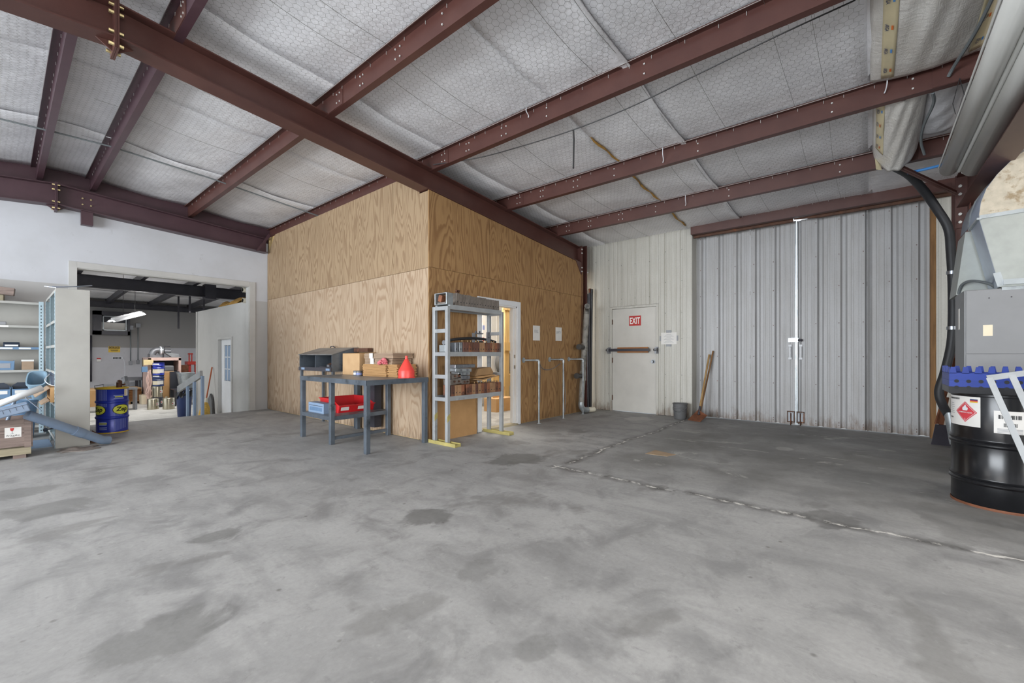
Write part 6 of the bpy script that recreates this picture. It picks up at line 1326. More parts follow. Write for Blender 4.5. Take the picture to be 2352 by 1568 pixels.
# red hydraulic press behind
yp = 19.6; q = B(424, 822, 452, 870, yp, 0.4, ZF); rp = thing('hydraulic_press', 'red steel press with two posts beside the grey inner wall', 'press', (q[0], yp, ZF)); zt2 = at_y(430, 830, yp).z
x0, x1 = at_y(431, 830, yp).x, at_y(456, 830, yp).x; MB().box(x0, yp, zt2 - 0.12, x1, yp + 0.4, zt2).build('bed', 'red_machine', rp)
for x in (x0 + 0.02, x1 - 0.1): MB().box(x, yp + 0.05, ZF, x + 0.1, yp + 0.15, zt2 - 0.12).build('leg', 'red_machine', rp)
for px in (438, 444): p = at_y(px, 830, yp); MB().cyl((p.x, yp + 0.2, zt2), (p.x, yp + 0.2, zt2 + 0.32), 0.022, 10).build('post', 'red_machine', rp)
p0, p1 = at_y(435.5, 812, yp), at_y(446, 812, yp); MB().box(p0.x, yp + 0.14, zt2 + 0.26, p1.x, yp + 0.26, zt2 + 0.31).build('head_bar', 'red_machine', rp)
q = B(415, 838, 433, 851, yp, 0.5); ws2 = MB().box(q[0], yp, ZF, q[3], yp + 0.5, q[5]).build('rust_cabinet', 'rust_edge'); tag(ws2, 'rust brown cabinet between the pinkish machine and red press', 'cabinet')
# trash can with black bag
a, b = at_y(405, 930, 14.3), at_y(443, 930, 14.3); c = Vector(((a.x + b.x) / 2, 14.35, ZF)); rr = (b.x - a.x) / 2; hh = at_y(420, 898, 14.35).z - ZF
tc = thing('trash_can', 'dark blue trash can lined with a black bag behind the handrail', 'trash can', c); MB().lathe([(0, 0.01), (rr * 0.80, 0.01), (rr * 0.97, hh - 0.04), (rr * 1.02, hh - 0.04), (rr * 1.02, hh), (rr * 0.94, hh), (rr * 0.78, 0.04), (0, 0.04)], c, 30).build('can_body', 'can_blue', tc)
def bag(u, v):
    a_ = 2 * math.pi * u; w = 0.5 + 0.5 * math.sin(a_ * 5 + 1) * math.sin(a_ * 3); drop = (0.10 + 0.16 * w * (0.5 + 0.5 * math.cos(a_ + 2.4)))
    r_ = rr * (0.93 if v < 0.3 else 1.05 + 0.05 * math.sin(a_ * 9 + v * 6)); z_ = hh + 0.015 if 0.25 < v < 0.45 else (hh - 0.05 if v <= 0.25 else hh - drop * (v - 0.4) / 0.6)
    return (c.x + r_ * math.cos(a_), c.y + r_ * math.sin(a_), c.z + z_)
MB().grid(bag, 60, 8).build('bag_liner', 'bag_black', tc)
# handrail on the steps
hrx = 2.60; p0 = Vector((hrx, 10.32, 0.80)); p1 = Vector((hrx, 12.05, 0.40)); hr = thing('handrail', 'grey painted wooden handrail sloping down beyond the wall opening', 'handrail', (hrx, 10.4, ZF))
MB().bar(p0, p1, 0.045, 0.14).build('top_rail', 'rack_grey', hr)
for px in (431, 446.5, 465):
    yy = at_x(px, 900, hrx).y; zz2 = lerp(p0, p1, (yy - p0.y) / (p1.y - p0.y)).z - 0.05; MB().box(hrx - 0.02, yy - 0.045, ZF, hrx + 0.02, yy + 0.045, zz2).build('baluster', 'box_blue', hr)
for k in range(2): o = MB().box(0.85, 10.3 + k * 0.30, ZF, 2.55, 10.6 + k * 0.30, -0.17 - 0.165 * k).build('floor_step', 'concrete_pale'); tag(o, kind='structure')
# broom and dustpan
br_ = thing('broom', 'straw broom with an orange-brown handle leaning on the grey inner wall', 'broom', at_z(474, 960, ZF)); pa, pb2 = at_x(487, 843, XI - 0.03), at_x(474, 915, XI - 0.2); pc = at_x(469, 952, XI - 0.32)
MB().cyl(pa, pb2, 0.016, 10).build('handle', 'broom_handle', br_); MB().cyl(pb2, lerp(pb2, pc, 0.3), 0.03, 10, 0.05).build('collar', 'pvc_cream', br_)
dn = (pc - pb2); MB().tube([lerp(pb2, pc, 0.3), lerp(pb2, pc, 0.6), pc, pc + dn * 0.5], [0.05, 0.10, 0.12, 0.13], 10).build('bristles', 'broom_straw', br_)
a = at_x(486, 930, XI - 0.02); o = MB().prism([(a.y - 0.22, ZF), (a.y + 0.2, ZF), (a.y + 0.16, ZF + 0.55), (a.y - 0.02, ZF + 0.7), (a.y - 0.14, ZF + 0.55)], 'x', XI - 0.06, XI - 0.02).build('dust_board', 'dust_dark'); tag(o, 'dark grey board leaning on the inner wall behind the broom', 'board')
hsn = MB().tube(smooth_path([at_y(470, 945, 13.6), at_y(474, 900, 13.6), at_y(478, 878, 13.6), at_y(472, 872, 13.6), at_y(468, 890, 13.6)], 5), 0.025, 8).build('grey_hose', 'steel_dull'); tag(hsn, 'grey hose looped behind the handrail beside the broom', 'hose')
# pallet with cardboard, big cartons by the shelf end, bench vice on blue drum side
pg = at_z(300, 928, ZF); q = B(262, 892, 327, 924, 19.3, 0.9, ZF + 0.12); pl_ = thing('pallet', 'low wooden pallet on the workshop floor behind the blue drum', 'pallet', (q[0], 19.3, ZF))
for k in range(4): MB().box(q[0] - 0.03, 19.25 + k * 0.26, ZF + 0.09, q[3] + 0.03, 19.42 + k * 0.26, ZF + 0.115).build('deck_board', 'wood_post', pl_)
for k in range(3): x = q[0] + (q[3] - q[0] - 0.09) * k / 2; MB().box(x, 19.25, ZF, x + 0.09, 20.2, ZF + 0.09).build('bearer', 'wood_post', pl_)
cw2 = (q[3] - q[0]) / 2
for k in range(2):
    t = thing('carton_stack', ('left' if k == 0 else 'right') + ' pile of flattened brown cartons on the pallet', 'cardboard', (q[0] + cw2 * k, 19.3, ZF + 0.115), group='cartons on the pallet'); z = ZF + 0.117
    while z < q[5] - 0.02: MB().box(q[0] + cw2 * k + 0.01 + random.uniform(0, 0.02), 19.3 + random.uniform(-0.02, 0.02), z, q[0] + cw2 * (k + 1) - 0.02, 20.15, z + 0.036).build('flat_carton', 'cardboard_dark', t); z += 0.04
    MB().box(q[0] + cw2 * k + 0.01, 19.3, z, q[0] + cw2 * (k + 1) - 0.02, 20.15, z + 0.03).build('top_sheet', 'cardboard_pale', t)
q = B(203, 893, 226, 925, 19.2, 0.8, ZF); t = thing('moving_carton', 'large brown carton on the workshop floor between shelf end and blue drum', 'box', (q[0], 19.2, ZF)); MB().box(q[0] - 0.6, 19.2, ZF, q[3], 20.0, q[5] - 0.05).build('carton_body', 'cardboard', t); MB().box(q[0] - 0.6, 19.2, q[5] - 0.05, q[3], 20.0, q[5]).build('carton_lid', 'cardboard_pale', t)
yv = 17.2; a = at_y(255, 890, yv); vb = thing('small_bench', 'low grey bench with a vice behind the blue drum', 'bench', (a.x, yv, ZF)); bz2 = at_y(255, 893, yv).z
MB().box(a.x - 0.25, yv, bz2 - 0.05, a.x + 0.6, yv + 0.5, bz2).build('bench_top', 'steel_dull', vb)
for x in (a.x - 0.22, a.x + 0.55): MB().box(x, yv + 0.05, ZF, x + 0.05, yv + 0.45, bz2 - 0.05).build('leg', 'steel_dull', vb)
MB().box(a.x - 0.14, yv + 0.1, bz2, a.x + 0.08, yv + 0.3, bz2 + 0.14).box(a.x - 0.05, yv + 0.05, bz2 + 0.06, a.x + 0.14, yv + 0.2, bz2 + 0.12).build('vice_body', 'steel_dull', vb); MB().tube([(a.x - 0.32, yv + 0.2, bz2), (a.x - 0.33, yv + 0.2, bz2 + 0.10), (a.x - 0.12, yv + 0.2, bz2 + 0.13)], 0.012, 6).build('vice_handle', 'black_steel', vb)
h2a, h2b = at_y(270, 893, 14.8), at_y(290, 869, 14.2); hr2 = thing('stair_handrail', 'short steel handrail end seen above the blue drum', 'handrail', (h2a.x, 14.6, ZF)); MB().bar(h2a, h2b, 0.06, 0.13).build('top_rail', 'steel_dull', hr2); MB().box(h2a.x + 0.12, 14.5, ZF, h2a.x + 0.17, 14.56, lerp(h2a, h2b, 0.45).z).build('baluster', 'steel_dull', hr2)
o = MB().box(at_y(325, 905, 18.9).x, 18.9, ZF, at_y(345, 905, 18.9).x, 19.6, at_y(335, 907, 18.9).z).build('plywood_box', 'paper_cream'); tag(o, 'low pale box on the floor left of the stainless cans', 'box')
stl = thing('round_stool', 'low grey round stool beside the cardboard pallet', 'stool', at_z(335, 925, ZF)); a = at_y(334, 900, 19.9); MB().cyl((a.x, 19.9, a.z - 0.03), (a.x, 19.9, a.z + 0.03), 0.22, 24).build('seat', 'steel_dull', stl); MB().cyl((a.x, 19.9, ZF), (a.x, 19.9, a.z - 0.03), 0.03, 10).build('stem', 'steel_dull', stl); MB().cyl((a.x, 19.9, ZF), (a.x, 19.9, ZF + 0.03), 0.18, 20).build('foot', 'steel_dull', stl)

# ------------------------------------------------------------------ store room seen through the white doorway
wsr = struct('wall_store_room', (6.5, 7.2, 0)); 
for k in range(6):
    x0 = 4.0 + k * 0.72; MB().box(x0, 7.2, 0, x0 + 0.716, 7.22, 3.3).build('liner_panel', 'white_paint', wsr)
    for j in range(3): MB().box(x0 + 0.2 + j * 0.2, 7.19, 0, x0 + 0.215 + j * 0.2, 7.2, 3.3).build('liner_rib', 'white_paint', wsr)
o = MB().box(3.9, 4.75, 2.98, 8.3, 7.2, 3.0).build('ceiling_store_room', 'white_paint'); tag(o, kind='structure')
ys_ = 6.3
def Q(px0, py0, px1, py1, y, dep): a, b = at_y(px0, py1, y), at_y(px1, py0, y); return a.x, y, a.z, b.x, y + dep, b.z
fs_ = thing('stud_frame', 'rough wooden stud frame in the store room behind the white doorway', 'frame', (at_y(1166, 900, ys_).x, ys_, 0))
q = Q(1160, 700, 1170, 900, ys_, 0.09); MB().box(q[0], ys_, 0, q[3], ys_ + 0.09, 2.62).build('stud', 'wood_stud', fs_)
q = Q(1153, 702, 1192, 711, ys_, 0.04); MB().box(q[0], ys_ - 0.04, q[2], q[3] + 1.0, ys_, q[5]).build('top_rail', 'wood_stud', fs_); q = Q(1156, 787, 1192, 805, ys_, 0.04); MB().box(q[0], ys_ - 0.04, q[2], q[3] + 1.0, ys_, q[5]).build('mid_rail', 'wood_stud', fs_)
q = Q(1141, 862, 1165, 890, ys_, 0.6); MB().box(q[0], ys_ + 0.1, q[2], q[3] + 0.9, ys_ + 0.6, q[5]).build('shelf_box_front', 'wood_stud', fs_)
q = Q(1140, 912, 1176, 967, 5.9, 0.5); t = thing('taped_carton', 'tan carton with twine in the store room doorway', 'box', (q[0], 5.9, 0)); MB().box(q[0], 5.9, 0, q[3] + 0.1, 6.25, q[5]).build('carton_body', 'cardboard_pale', t); MB().prism([(q[0] + 0.12, q[5]), (q[3] - 0.03, q[5]), (q[3], q[5] + 0.22), (q[0] + 0.06, q[5] + 0.22)], 'y', 6.1, 6.105).build('raised_flap', 'cardboard_pale', t)
tw = MB()
for k in range(9): z = q[5] * (0.1 + 0.09 * k); tw.tube([(q[0] + 0.12, 5.896, z), (q[0] + 0.2, 5.894, z + 0.04), (q[0] + 0.14, 5.896, z + 0.07)], 0.006, 5)
tw.build('twine', 'paper_cream', t)
p = at_y(1162, 832, 7.0); fa = thing('wall_fan', 'round grey wall fan glimpsed behind the wooden studs', 'fan', p); MB().cyl(p, p + Vector((0, 0.12, 0)), 0.27, 28).build('fan_guard', 'steel_dull', fa); MB().cyl(p - Vector((0, 0.03, 0)), p, 0.08, 18).build('fan_hub', 'black_steel', fa)
for k, (px, py, m) in enumerate(((1106, 735, 'orange'), (1112, 752, 'stripe_blue'), (1108, 768, 'paper'), (1113, 740, 'paper'), (1111, 780, 'sign_red'))):
    p = at_y(px, py, 7.17); t = plate('wall_note', (p.x, 7.199, p.z), (1, 0, 0), (0, 0, 1), 0.09, 0.11, 0.002, m, None); tag(t, ['orange', 'pale blue', 'lower white', 'upper white', 'small red'][k] + ' note pinned on the store room wall behind the rack', 'note', 'notes on the store room wall')

# ------------------------------------------------------------------ right: furnace, ducts, drum, crates
fu = thing('furnace', 'tall grey sheet metal furnace cabinet at the right edge', 'furnace', (6.3, -1.15, 0)); FX0, FX1, FY0, FY1 = 6.0, 6.57, -0.69, -1.62
MB().box(FX0 + 0.004, FY0 - 0.006, 0, FX1, FY1, 1.815).build('cabinet', 'hvac_side', fu, bev=0.004)
MB().box(FX0, FY0 - 0.02, 1.205, FX0 + 0.012, FY1, 1.81).build('upper_panel', 'hvac_grey', fu, bev=0.003); MB().box(FX0, FY0 - 0.02, 0.02, FX0 + 0.012, FY1, 1.198).build('lower_panel', 'hvac_grey', fu, bev=0.003)
a, b = at_x(2258, 746, FX0), at_x(2280, 771, FX0); plate('sticker', (FX0, (a.y + b.y) / 2, (a.z + b.z) / 2), (0, -1, 0), (0, 0, 1), 0.062, 0.105, 0.001, 'paper_cream', fu)
MB().box(FX0 - 0.002, FY0 - 0.25, 1.795, FX0 + 0.02, FY1, 1.825).build('foil_tape', 'galv', fu); MB().box(6.25, FY0 - 0.005, 1.45, 6.33, FY0 - 0.002, 1.66).build('side_label', 'paper', fu)
for y in (-0.86, -1.0): MB().cyl((FX0 - 0.002, y, 1.73), (FX0, y, 1.73), 0.006, 8).build('screw', 'black_steel', fu)
pn = thing('supply_duct', 'galvanized duct with flared plenum and lined elbow above the furnace', 'duct', (6.3, -1.2, 1.83))
pA = [at_x(px, py, 6.05) for px, py in ((2296, 655), (2249, 503))]
MB().prism([(pA[0].y, 1.832), (-1.75, 1.832), (-1.75, 2.53), (pA[1].y, 2.50)], 'x', 6.05, 6.06).build('front_sheet', 'galv_duct', pn)
MB().add([(6.05, pA[0].y, 1.832), (6.50, pA[0].y, 1.832), (6.50, pA[1].y, 2.50), (6.05, pA[1].y, 2.50)], [(0, 1, 2, 3)]).build('flared_side', 'galv_blue', pn, solid=0.003)
MB().prism([(pA[0].y, 1.832), (-1.75, 1.832), (-1.75, 2.53), (pA[1].y, 2.50)], 'x', 6.49, 6.50).build('rear_sheet', 'galv_duct', pn)
MB().bar((6.03, pA[1].y + 0.004, 2.50), (6.52, pA[1].y + 0.004, 2.50), 0.03, 0.02).build('seam_strip', 'galv', pn); MB().bar((6.045, pA[1].y, 2.515), (6.045, -1.75, 2.545), 0.012, 0.035).build('seam_strip', 'galv', pn)
el = [(-0.80, 2.52), (-0.815, 2.66), (-0.85, 2.78), (-0.92, 2.90), (-1.02, 3.02), (-1.16, 3.12), (-1.40, 3.20), (-1.75, 3.22)]
MB().prism(el + [(-1.75, 2.54)], 'x', 6.05, 6.06).build('elbow_cheek', 'liner', pn)
elc = []
vs = [];
for (y, z) in el: vs += [(6.05, y, z), (6.95, y + 0.02, z)]
MB().add(vs, [(2 * i, 2 * i + 2, 2 * i + 3, 2 * i + 1) for i in range(len(el) - 1)], True).build('elbow_wrap', 'galv_blue', pn, solid=0.003)
MB().tube([(6.5, y + 0.012, z) for y, z in el], 0.010, 6).build('standing_seam', 'galv', pn)
MB().add([(6.55, -0.70, 1.83), (6.55, -0.98, 1.83), (6.55, -0.86, 2.49), (6.55, -0.77, 2.49), (7.05, -0.70, 1.83), (7.05, -0.98, 1.83), (7.05, -0.86, 2.49), (7.05, -0.77, 2.49)], [(0, 1, 2, 3), (0, 4, 5, 1), (4, 0, 3, 7), (3, 2, 6, 7), (1, 5, 6, 2), (4, 7, 6, 5)]).build('return_duct', 'galv_duct', pn)
MB().box(6.03, -1.2, 1.85, 6.048, -0.955, 1.90).build('foil_tape', 'galv', pn); MB().bar((6.047, -0.945, 1.84), (6.047, -0.915, 1.97), 0.004, 0.05).build('foil_tape', 'galv', pn)
o = MB().tube(smooth_path([(6.56, -0.72, 1.84), (6.5, -0.74, 1.93), (6.4, -0.80, 1.95), (6.3, -0.9, 1.90), (6.25, -0.95, 1.84)], 5), 0.014, 8).build('furnace_cable', 'conduit_grey'); tag(o, 'grey cable looping over the top of the furnace cabinet', 'cable')
# black drum
bc = Vector((5.14, -0.81, 0)); br2, bh = 0.29, 0.885
bd = thing('chemical_drum', 'black steel drum with a flammable liquid label at the right edge', 'drum', bc)
MB().lathe([(0, 0.012), (br2 - 0.012, 0.012), (br2 - 0.003, 0.016), (br2, 0.02), (br2, 0.175), (br2 + 0.013, 0.19), (br2 + 0.013, 0.20), (br2 + 0.003, 0.212), (br2 + 0.011, 0.225), (br2 + 0.011, 0.235), (br2, 0.25), (br2, 0.475), (br2 + 0.013, 0.49), (br2 + 0.013, 0.50), (br2 + 0.003, 0.512), (br2 + 0.011, 0.525), (br2 + 0.011, 0.535), (br2, 0.55), (br2, bh - 0.02), (br2 + 0.005, bh - 0.014), (br2 + 0.005, bh), (br2 - 0.006, bh), (br2 - 0.012, bh - 0.018), (0, bh - 0.018)], bc, 72).build('drum_body', 'black_drum', bd)
MB().lathe([(br2 + 0.002, 0.019), (br2 + 0.005, 0.014), (br2 + 0.005, 0.0), (br2 - 0.004, 0.0)], bc, 72).build('bottom_rim', 'rust_edge', bd)
fac = math.atan2(-bc.y, -bc.x)
def patch(name, w, h, ang, z, m, par, dr, k=14):
    vs = []; fs = []
    for i in range(k + 1):
        x = -w / 2 + w * i / k; vs += [(x, -h / 2), (x, h / 2)]
        if i: fs.append((2 * i - 2, 2 * i, 2 * i + 1, 2 * i - 1))
    return wrap(name, vs, fs, ang, z, m, par, br2 + dr, bc)
A1 = fac - 0.90                                             # towards the left of the picture
lb1 = patch('hazard_label', 0.29, 0.235, A1, 0.745, 'paper', bd, 0.001)
def poly_wrap(name, poly, ang, z, m, par, dr):
    return wrap(name, poly, [tuple(range(len(poly)))], ang, z, m, par, br2 + dr, bc)
def diamond(name, s, cx, cz, m, dr):
    k = 12; vs = []; fs = []
    for i in range(k + 1):
        x = -s + 2 * s * i / k; h = s - abs(x); vs += [(cx + x, cz - h), (cx + x, cz + h)]
        if i: fs.append((2 * i - 2, 2 * i, 2 * i + 1, 2 * i - 1))
    return wrap(name, vs, fs, A1, 0.745, m, lb1, br2 + dr, bc)
diamond('hazard_diamond', 0.082, 0.045, -0.005, 'haz_red', 0.002); diamond('diamond_line', 0.074, 0.045, -0.005, 'ink_white', 0.0026); diamond('diamond_field', 0.071, 0.045, -0.005, 'haz_red', 0.0032)
def wtext(st, w, h, cx, cz, m, dr, par, ang=A1, z=0.745, bold=0.0):
    v, f = text_fine(st, w, h, bold); wrap('lettering', [(p[0] + cx, p[1] + cz) for p in v], f, ang, z, m, par, br2 + dr, bc)
wtext('FLAMMABLE LIQUID', 0.105, 0.012, 0.045, -0.010, 'ink_white', 0.004, lb1, bold=0.01); wtext('3', 0.008, 0.014, 0.045, -0.062, 'ink_white', 0.004, lb1)
poly_wrap('flame_mark', [(0.028, 0.006), (0.062, 0.006), (0.068, 0.022), (0.062, 0.034), (0.058, 0.026), (0.055, 0.040), (0.048, 0.056), (0.045, 0.040), (0.040, 0.048), (0.036, 0.032), (0.031, 0.036), (0.024, 0.020)], A1, 0.745, 'ink_white', lb1, 0.004)
def patch_(nm, w, h, cx, cz, m, ang, z, par, dr=0.002):
    k = 1 if w < 0.012 else 6; vs = []; fs = []
    for i in range(k + 1):
        x = cx - w / 2 + w * i / k; vs += [(x, cz - h / 2), (x, cz + h / 2)]
        if i: fs.append((2 * i - 2, 2 * i, 2 * i + 1, 2 * i - 1))
    return wrap(nm, vs, fs, ang, z, m, par, br2 + dr, bc)
for k, m in enumerate(('can_blue', 'haz_red', 'sign_yellow')): patch_('colour_bar', 0.05, 0.009, 0.105, 0.095 - 0.009 * k, m, A1, 0.745, lb1)
for k in range(16): patch_('bar_code', 0.004 if k % 3 else 0.006, 0.014, -0.12 + k * 0.0075, 0.095, 'ink_black', A1, 0.745, lb1); 
for k in range(8): patch_('bar_code', 0.003, 0.012, -0.12 + k * 0.006, -0.062, 'ink_black', A1, 0.745, lb1)
for k in range(6): patch_('print_line', 0.05 + 0.008 * (k % 3), 0.004, -0.09, 0.055 - k * 0.016, 'ink_grey', A1, 0.745, lb1)
A2 = fac + 0.13; lb2 = patch('shipping_label', 0.165, 0.17, A2, 0.685, 'paper', bd, 0.001)
for k in range(14): patch_('bar_code', 0.004 if k % 4 else 0.008, 0.03, -0.055 + k * 0.0085, 0.04, 'ink_black', A2, 0.685, lb2)
for k in range(10): patch_('bar_code', 0.004, 0.028, -0.03 + k * 0.007, -0.02, 'ink_black', A2, 0.685, lb2)
for k in range(4): patch_('print_line', 0.13, 0.004, 0.0, -0.05 - k * 0.009, 'ink_grey', A2, 0.685, lb2)
# trays stacked on the drum
def tray(label, z, h, m, comb, x0=4.93, x1=5.36, y0=-0.49, y1=-1.16):
    t = thing('bottle_tray', label, 'tray', ((x0 + x1) / 2, (y0 + y1) / 2, z), group='trays stacked on the black drum')
    MB().box(x0, y1, z, x1, y0, z + 0.006).build('tray_floor', m, t)
    base = h * (0.52 if comb else 1.0); n = 10
    def wall(p, q, nm):
        MB().bar((p[0], p[1], z + base / 2 + 0.003), (q[0], q[1], z + base / 2 + 0.003), 0.006, base).build(nm, m, t)
        if comb:
            P, Qv = Vector((p[0], p[1], 0)), Vector((q[0], q[1], 0)); d = (Qv - P); L = d.length; d.normalize(); k = int(L / 0.067); 
            for i in range(k + 1):
                c = P + d * (0.02 + (L - 0.04) * i / k); w0, w1 = 0.021, 0.013; up = Vector((0, 0, 1)); nrm = Vector((-d.y, d.x, 0)) * 0.003
                vs = []
                for s in (-1, 1): vs += [c - d * w0 + up * (z + base) + nrm * s, c + d * w0 + up * (z + base) + nrm * s, c + d * w1 + up * (z + h) + nrm * s, c - d * w1 + up * (z + h) + nrm * s]
                MB().add(vs, [(0, 3, 2, 1), (4, 5, 6, 7), (0, 1, 5, 4), (1, 2, 6, 5), (2, 3, 7, 6), (3, 0, 4, 7)]).build('tooth', m, t)
    wall((x0, y0), (x0, y1), 'front_wall'); wall((x1, y0), (x1, y1), 'back_wall'); wall((x0, y0), (x1, y0), 'side_wall'); wall((x0, y1), (x1, y1), 'side_wall')
    if not comb or True:
        for k in range(9): 
            y = y0 - 0.04 - k * 0.067; MB().cyl((x0 - 0.0035, y, z + 0.02 + (0.0 if comb else base * 0.55)), (x0 - 0.0005, y, z + 0.02 + (0.0 if comb else base * 0.55)), 0.014, 12).build('notch', 'hole_dark', t) if not comb else None
    return t
tray('black bottle tray directly on the drum under the blue ones', bh + 0.001, 0.05, 'black_plastic', False)
tray('lower of the two blue bottle trays on the black drum', bh + 0.052, 0.05, 'crate_blue', False)
tray('upper blue bottle tray with upright fingers on the black drum', bh + 0.103, 0.11, 'crate_blue', True)
# slanted steel frame leaning in front of the drum
lf_ = thing('bar_grate', 'pale steel bar grate leaning against the black drum at right edge', 'grate', (4.6, -1.0, 0))
T0, T1 = Vector((4.62, -0.652, 1.025)), Vector((4.62, -1.42, 1.20)); dwn_ = Vector((-0.20, -0.285, -1.02))
MB().bar(T0, T1, 0.012, 0.04).build('top_bar', 'rack_grey', lf_)
for k, f in enumerate((0.015, 0.155, 0.29, 0.55, 0.80, 0.985)):
    p = lerp(T0, T1, f); e = p + dwn_ * ((p.z - 0.02) / 1.02) ; MB().bar(p, e, 0.035, 0.012, up=(1, 0, 0)).build('bar', 'rack_grey', lf_)
c0 = T0 + dwn_ * 0.56; c1_ = T1 + dwn_ * 0.56; MB().bar(c0, c1_, 0.012, 0.03).build('cross_bar', 'rack_grey', lf_)
# black hose down the column
hz = [(6.75, -0.20, 3.42), (7.05, -0.36, 3.36), (7.3, -0.50, 3.22), (7.45, -0.63, 3.0), (7.5, -0.735, 2.75), (7.5, -0.758, 2.45), (7.5, -0.775, 2.0), (7.5, -0.768, 1.4), (7.5, -0.71, 1.0), (7.5, -0.655, 0.74), (7.45, -0.68, 0.58), (7.35, -0.72, 0.47)]
bhs = thing('vacuum_hose', 'thick black hose hanging from the ceiling beside the furnace', 'hose', (7.5, -0.72, 0.5)); MB().tube(smooth_path(hz, 6), 0.046, 16).build('hose_body', 'black_rubber', bhs)
for z, y in ((2.2, -0.768), (1.52, -0.77)): MB().cyl((7.5, y, z - 0.02), (7.5, y, z + 0.02), 0.052, 18).build('clamp', 'steel', bhs)
o = MB().cyl((7.36, -0.73, 0.50), (7.36, -0.78, 0.12), 0.05, 14).build('hose_outlet', 'galv'); tag(o, 'galvanized pipe stub at the lower end of the black hose', 'pipe')
for k, (a, b, lb) in enumerate((((8.30, -0.70, 0.24), (8.12, -0.86, 1.15), 'longer rusty steel bar leaning on the wall behind the black drum'), ((8.30, -0.74, 0.20), (8.10, -0.78, 0.62), 'short rusty angle bar leaning behind the black drum'))):
    o = MB().bar(a, b, 0.045, 0.02).build('rusty_bar', 'rust_edge'); tag(o, lb, 'bar', 'rusty bars behind the drum')
o = MB().add([(7.95, -0.62, 0.0), (7.95, -0.86, 0.0), (8.2, -0.86, 0.24), (8.2, -0.68, 0.24), (8.0, -0.62, 0.0), (8.0, -0.86, 0.0), (8.23, -0.86, 0.24), (8.23, -0.68, 0.24)], [(0, 1, 2, 3), (4, 7, 6, 5), (0, 4, 5, 1), (1, 5, 6, 2), (2, 6, 7, 3), (3, 7, 4, 0)]).build('scoop_blade', 'black_steel'); tag(o, 'black flat scoop blade standing on the floor behind the black drum', 'scoop')

# ------------------------------------------------------------------ ceiling at the right: plastic-wrapped duct, gutters, conduits
wr1 = thing('wrapped_duct', 'white plastic-wrapped insulation bulging below the roof at top right', 'duct wrap', (4.6, -0.35, 3.8))
def w1(u, v):
    x = 2.6 + 2.72 * u; y = 0.0 - 0.74 * v; s = math.sin(math.pi * v) * (1 - 0.8 * u ** 5)
    return (x, y, roof_z(x) - 0.05 - 0.14 * max(0, s) ** 0.7 - 0.006 * math.sin(30 * v + 9 * u) * s - 0.008 * math.sin(14 * u + 22 * v) * s)
MB().grid(w1, 50, 28).build('wrap_sheet', 'plastic_wrap', wr1, solid=0.006)
wr2 = thing('wrapped_sack', 'sagging plastic-wrapped insulation bag hanging between the last purlins', 'duct wrap', (6.2, -0.25, 3.4))
def w2f(u, v):
    x = 5.55 + 1.15 * u; y = -0.02 - 0.40 * v; s = math.sin(math.pi * min(1, max(0, v))) ** 0.6
    return (x, y, roof_z(x) - 0.10 - (0.09 + 0.20 * u) * s - 0.010 * math.sin(25 * v + 12 * u) * s)
MB().grid(w2f, 34, 24).build('wrap_sheet', 'plastic_wrap', wr2, solid=0.006)
MB().grid(lambda u, v: (5.55 + 1.0 * u, -0.42 - 0.26 * v, roof_z(5.55 + 1.0 * u) - 0.09 - 0.05 * math.sin(math.pi * v) - 0.006 * math.sin(20 * u + 8 * v)), 20, 10).build('loose_flap', 'insulation', wr2, solid=0.006)
MB().add([w2f(0.97, 0.05), w2f(0.97, 0.18), (6.55, -0.10, 3.33), (6.52, -0.05, 3.34)], [(0, 1, 2, 3)]).build('tape_tail', 'tape_print', wr2, solid=0.002)
def tape_on(par, fnc, v0, v1, u0, u1, words, size):
    def g2(u, v): p = Vector(fnc(u0 + (u1 - u0) * u, v0 + (v1 - v0) * v)); p.z -= 0.008; return p
    t = MB().grid(g2, 24, 4).build('printed_tape', 'tape_print', par, solid=0.001)
    for k in range(words):
        f = (k + 0.5) / words; c = Vector(fnc(u0 + (u1 - u0) * f, v0 + (v1 - v0) * 0.35)); c2 = Vector(fnc(u0 + (u1 - u0) * (f + 0.03), v0 + (v1 - v0) * 0.35)); c3 = Vector(fnc(u0 + (u1 - u0) * f, v0 + (v1 - v0) * 0.36))
        xd = (c2 - c).normalized(); yd = (c3 - c).normalized(); n_ = xd.cross(yd)
        if n_.z > 0: xd = -xd
        lf2 = 0.0105
        c = c + Vector((0, 0, 0)); text('tape_lettering', 'ARGA', c, xd, yd, 'can_blue', t, width=size, height=size * 0.32, bold=0.01, lift=0.014)
        d_ = c + (yd * size * 0.42); plate('tape_mark', d_ + xd.cross(yd) * 0.0135, xd, yd, size * 0.6, size * 0.16, 0.0006, 'orange' if k % 2 else 'tube_lightblue', t)
tape_on(wr1, w1, 0.10, 0.22, 0.30, 0.98, 6, 0.085); tape_on(wr1, w1, 0.86, 0.97, 0.45, 0.98, 5, 0.075); tape_on(wr2, w2f, 0.06, 0.22, 0.02, 0.75, 4, 0.075)
gt = thing('gutter_bundle', 'bundle of long white gutters and tubes slung under the roof at right', 'gutters', (5.0, -0.75, 3.3))
def trough(y, z, r, a0, a1, x0, x1, nm):
    n = 14; vs = []
    for x in (x0, x1): vs += [(x, y + r * math.cos(a0 + (a1 - a0) * k / n), z + r * math.sin(a0 + (a1 - a0) * k / n)) for k in range(n + 1)]
    MB().add(vs, [(k, k + 1, n + 2 + k, n + 1 + k) for k in range(n)], True).build(nm, 'gutter_white', gt, solid=0.003)
trough(-0.685, 3.31, 0.075, R(170), R(370), 2.4, 6.95, 'gutter'); trough(-0.86, 3.24, 0.085, R(165), R(360), 2.4, 6.85, 'gutter')
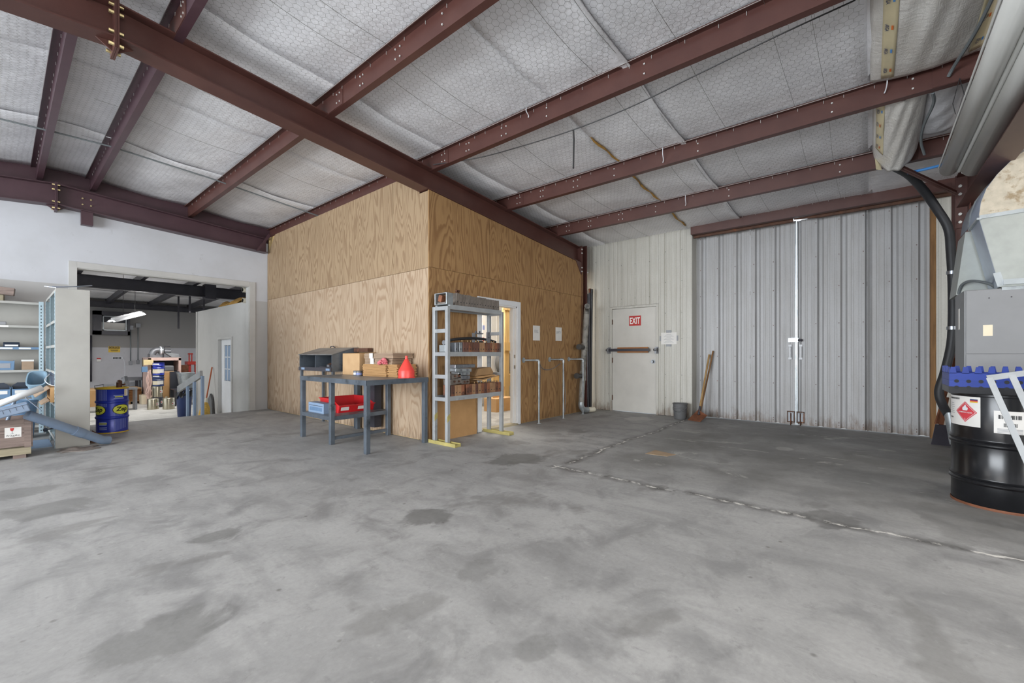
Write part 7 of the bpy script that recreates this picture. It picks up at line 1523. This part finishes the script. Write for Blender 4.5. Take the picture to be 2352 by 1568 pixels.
for y, z, r in ((-0.765, 3.26, 0.020), (-0.795, 3.235, 0.016), (-0.602, 3.335, 0.008)): MB().cyl((2.4, y, z), (6.92, y, z), r, 10).build('tube', 'gutter_white', gt)
hng = MB()
for y in (-0.56, -0.64): hng.tube([(5.40, -0.60, 3.62), (5.42, y, 3.42), (5.45, y - 0.02, 3.33)], 0.003, 5)
o = hng.build('hanger_wire', 'wire_dark'); tag(o, 'thin dark hanger wire tied from the purlin to the white gutters', 'wire')
o = MB().tube(smooth_path([(4.4, -0.70, 3.80), (4.9, -0.64, 3.74), (5.3, -0.56, 3.70), (5.39, -0.53, 3.66)], 5), 0.014, 8).build('flexible_conduit', 'conduit_grey'); tag(o, 'grey flexible conduit over the plastic wrap at top right', 'conduit')
o = MB().tube(smooth_path([(5.50, -0.44, 3.60), (5.7, -0.46, 3.58), (6.1, -0.42, 3.55), (6.4, -0.42, 3.50), (6.6, -0.46, 3.42)], 5), 0.013, 8).build('flexible_conduit', 'conduit_grey'); tag(o, 'grey flexible conduit hanging below the purlin beside the wrapped bag', 'conduit')
o = MB().tube(smooth_path([(6.95, -0.30, 3.36), (6.97, -0.48, 3.37), (7.0, -0.66, 3.39)], 5), 0.016, 10).build('blue_air_line', 'tube_lightblue'); tag(o, 'short light blue air line behind the end of the white gutters', 'air line')
o = MB().tube(smooth_path([(6.75, -1.05, 3.42), (6.7, -1.12, 3.38), (6.68, -1.13, 3.30), (6.68, -1.13, 3.20)], 5), 0.018, 10).build('blue_air_line', 'tube_lightblue'); tag(o, 'light blue air line bending down beside the lined duct elbow', 'air line')
# cables under the roof
pts = [(2.2 - 2.4, 8.3, 3.93), (0.35, 8.05, 3.86), (0.98, 7.95, 3.86), (2.34, 7.95, 3.74), (3.72, 7.95, 3.62)]
o = MB().tube([at_y(-20, 268, 8.0), at_y(120, 302, 8.0), at_y(250, 335, 8.0), at_y(480, 408, 8.0), at_y(732, 496, 7.9)], 0.011, 8).build('conduit_run', 'conduit_grey'); tag(o, 'thin grey conduit run crossing below the left purlins', 'conduit')
cp = [at_z(995, 378, 3.76), at_z(1100, 362, 3.72), at_z(1200, 335, 3.66), at_z(1317, 298, 3.64), at_z(1450, 245, 3.66), at_z(1600, 172, 3.70), at_z(1780, 85, 3.74), at_z(1965, 0, 3.78)]
o = MB().tube(smooth_path(cp, 6), 0.006, 6).build('roof_cable', 'wire_dark'); tag(o, 'thin black cable sagging across below the purlins', 'cable')
a = at_z(1317, 298, 3.64); o = MB().tube([a, a + Vector((0.01, 0, -0.1)), a + Vector((0, 0.0, -0.42))], 0.009, 6).build('hanging_strap', 'wire_dark'); tag(o, 'short dark strap hanging down from the sagging black cable', 'strap')
for k, (x, y, h, lb) in enumerate(((3.81, 2.92, 0.06, 'white tie dangling from the purlin above the plywood corner'), (5.41, 2.0, 0.13, 'white tie looped over the second purlin from the doors'), (6.89, 2.2, 0.12, 'white tie on the purlin nearest the sliding doors'), (5.41, -0.12, 0.09, 'white tie on the purlin below the plastic wrap'))):
    z = roof_z(x) - 0.04; o = MB().tube(smooth_path([(x - 0.07, y, z), (x - 0.075, y, z - h * 0.6), (x - 0.02, y + 0.01, z - h), (x - 0.015, y + 0.02, z - h * 1.25)], 4), 0.005, 6).build('cable_tie', 'ink_white'); tag(o, lb, 'tie', 'white ties on the purlins')
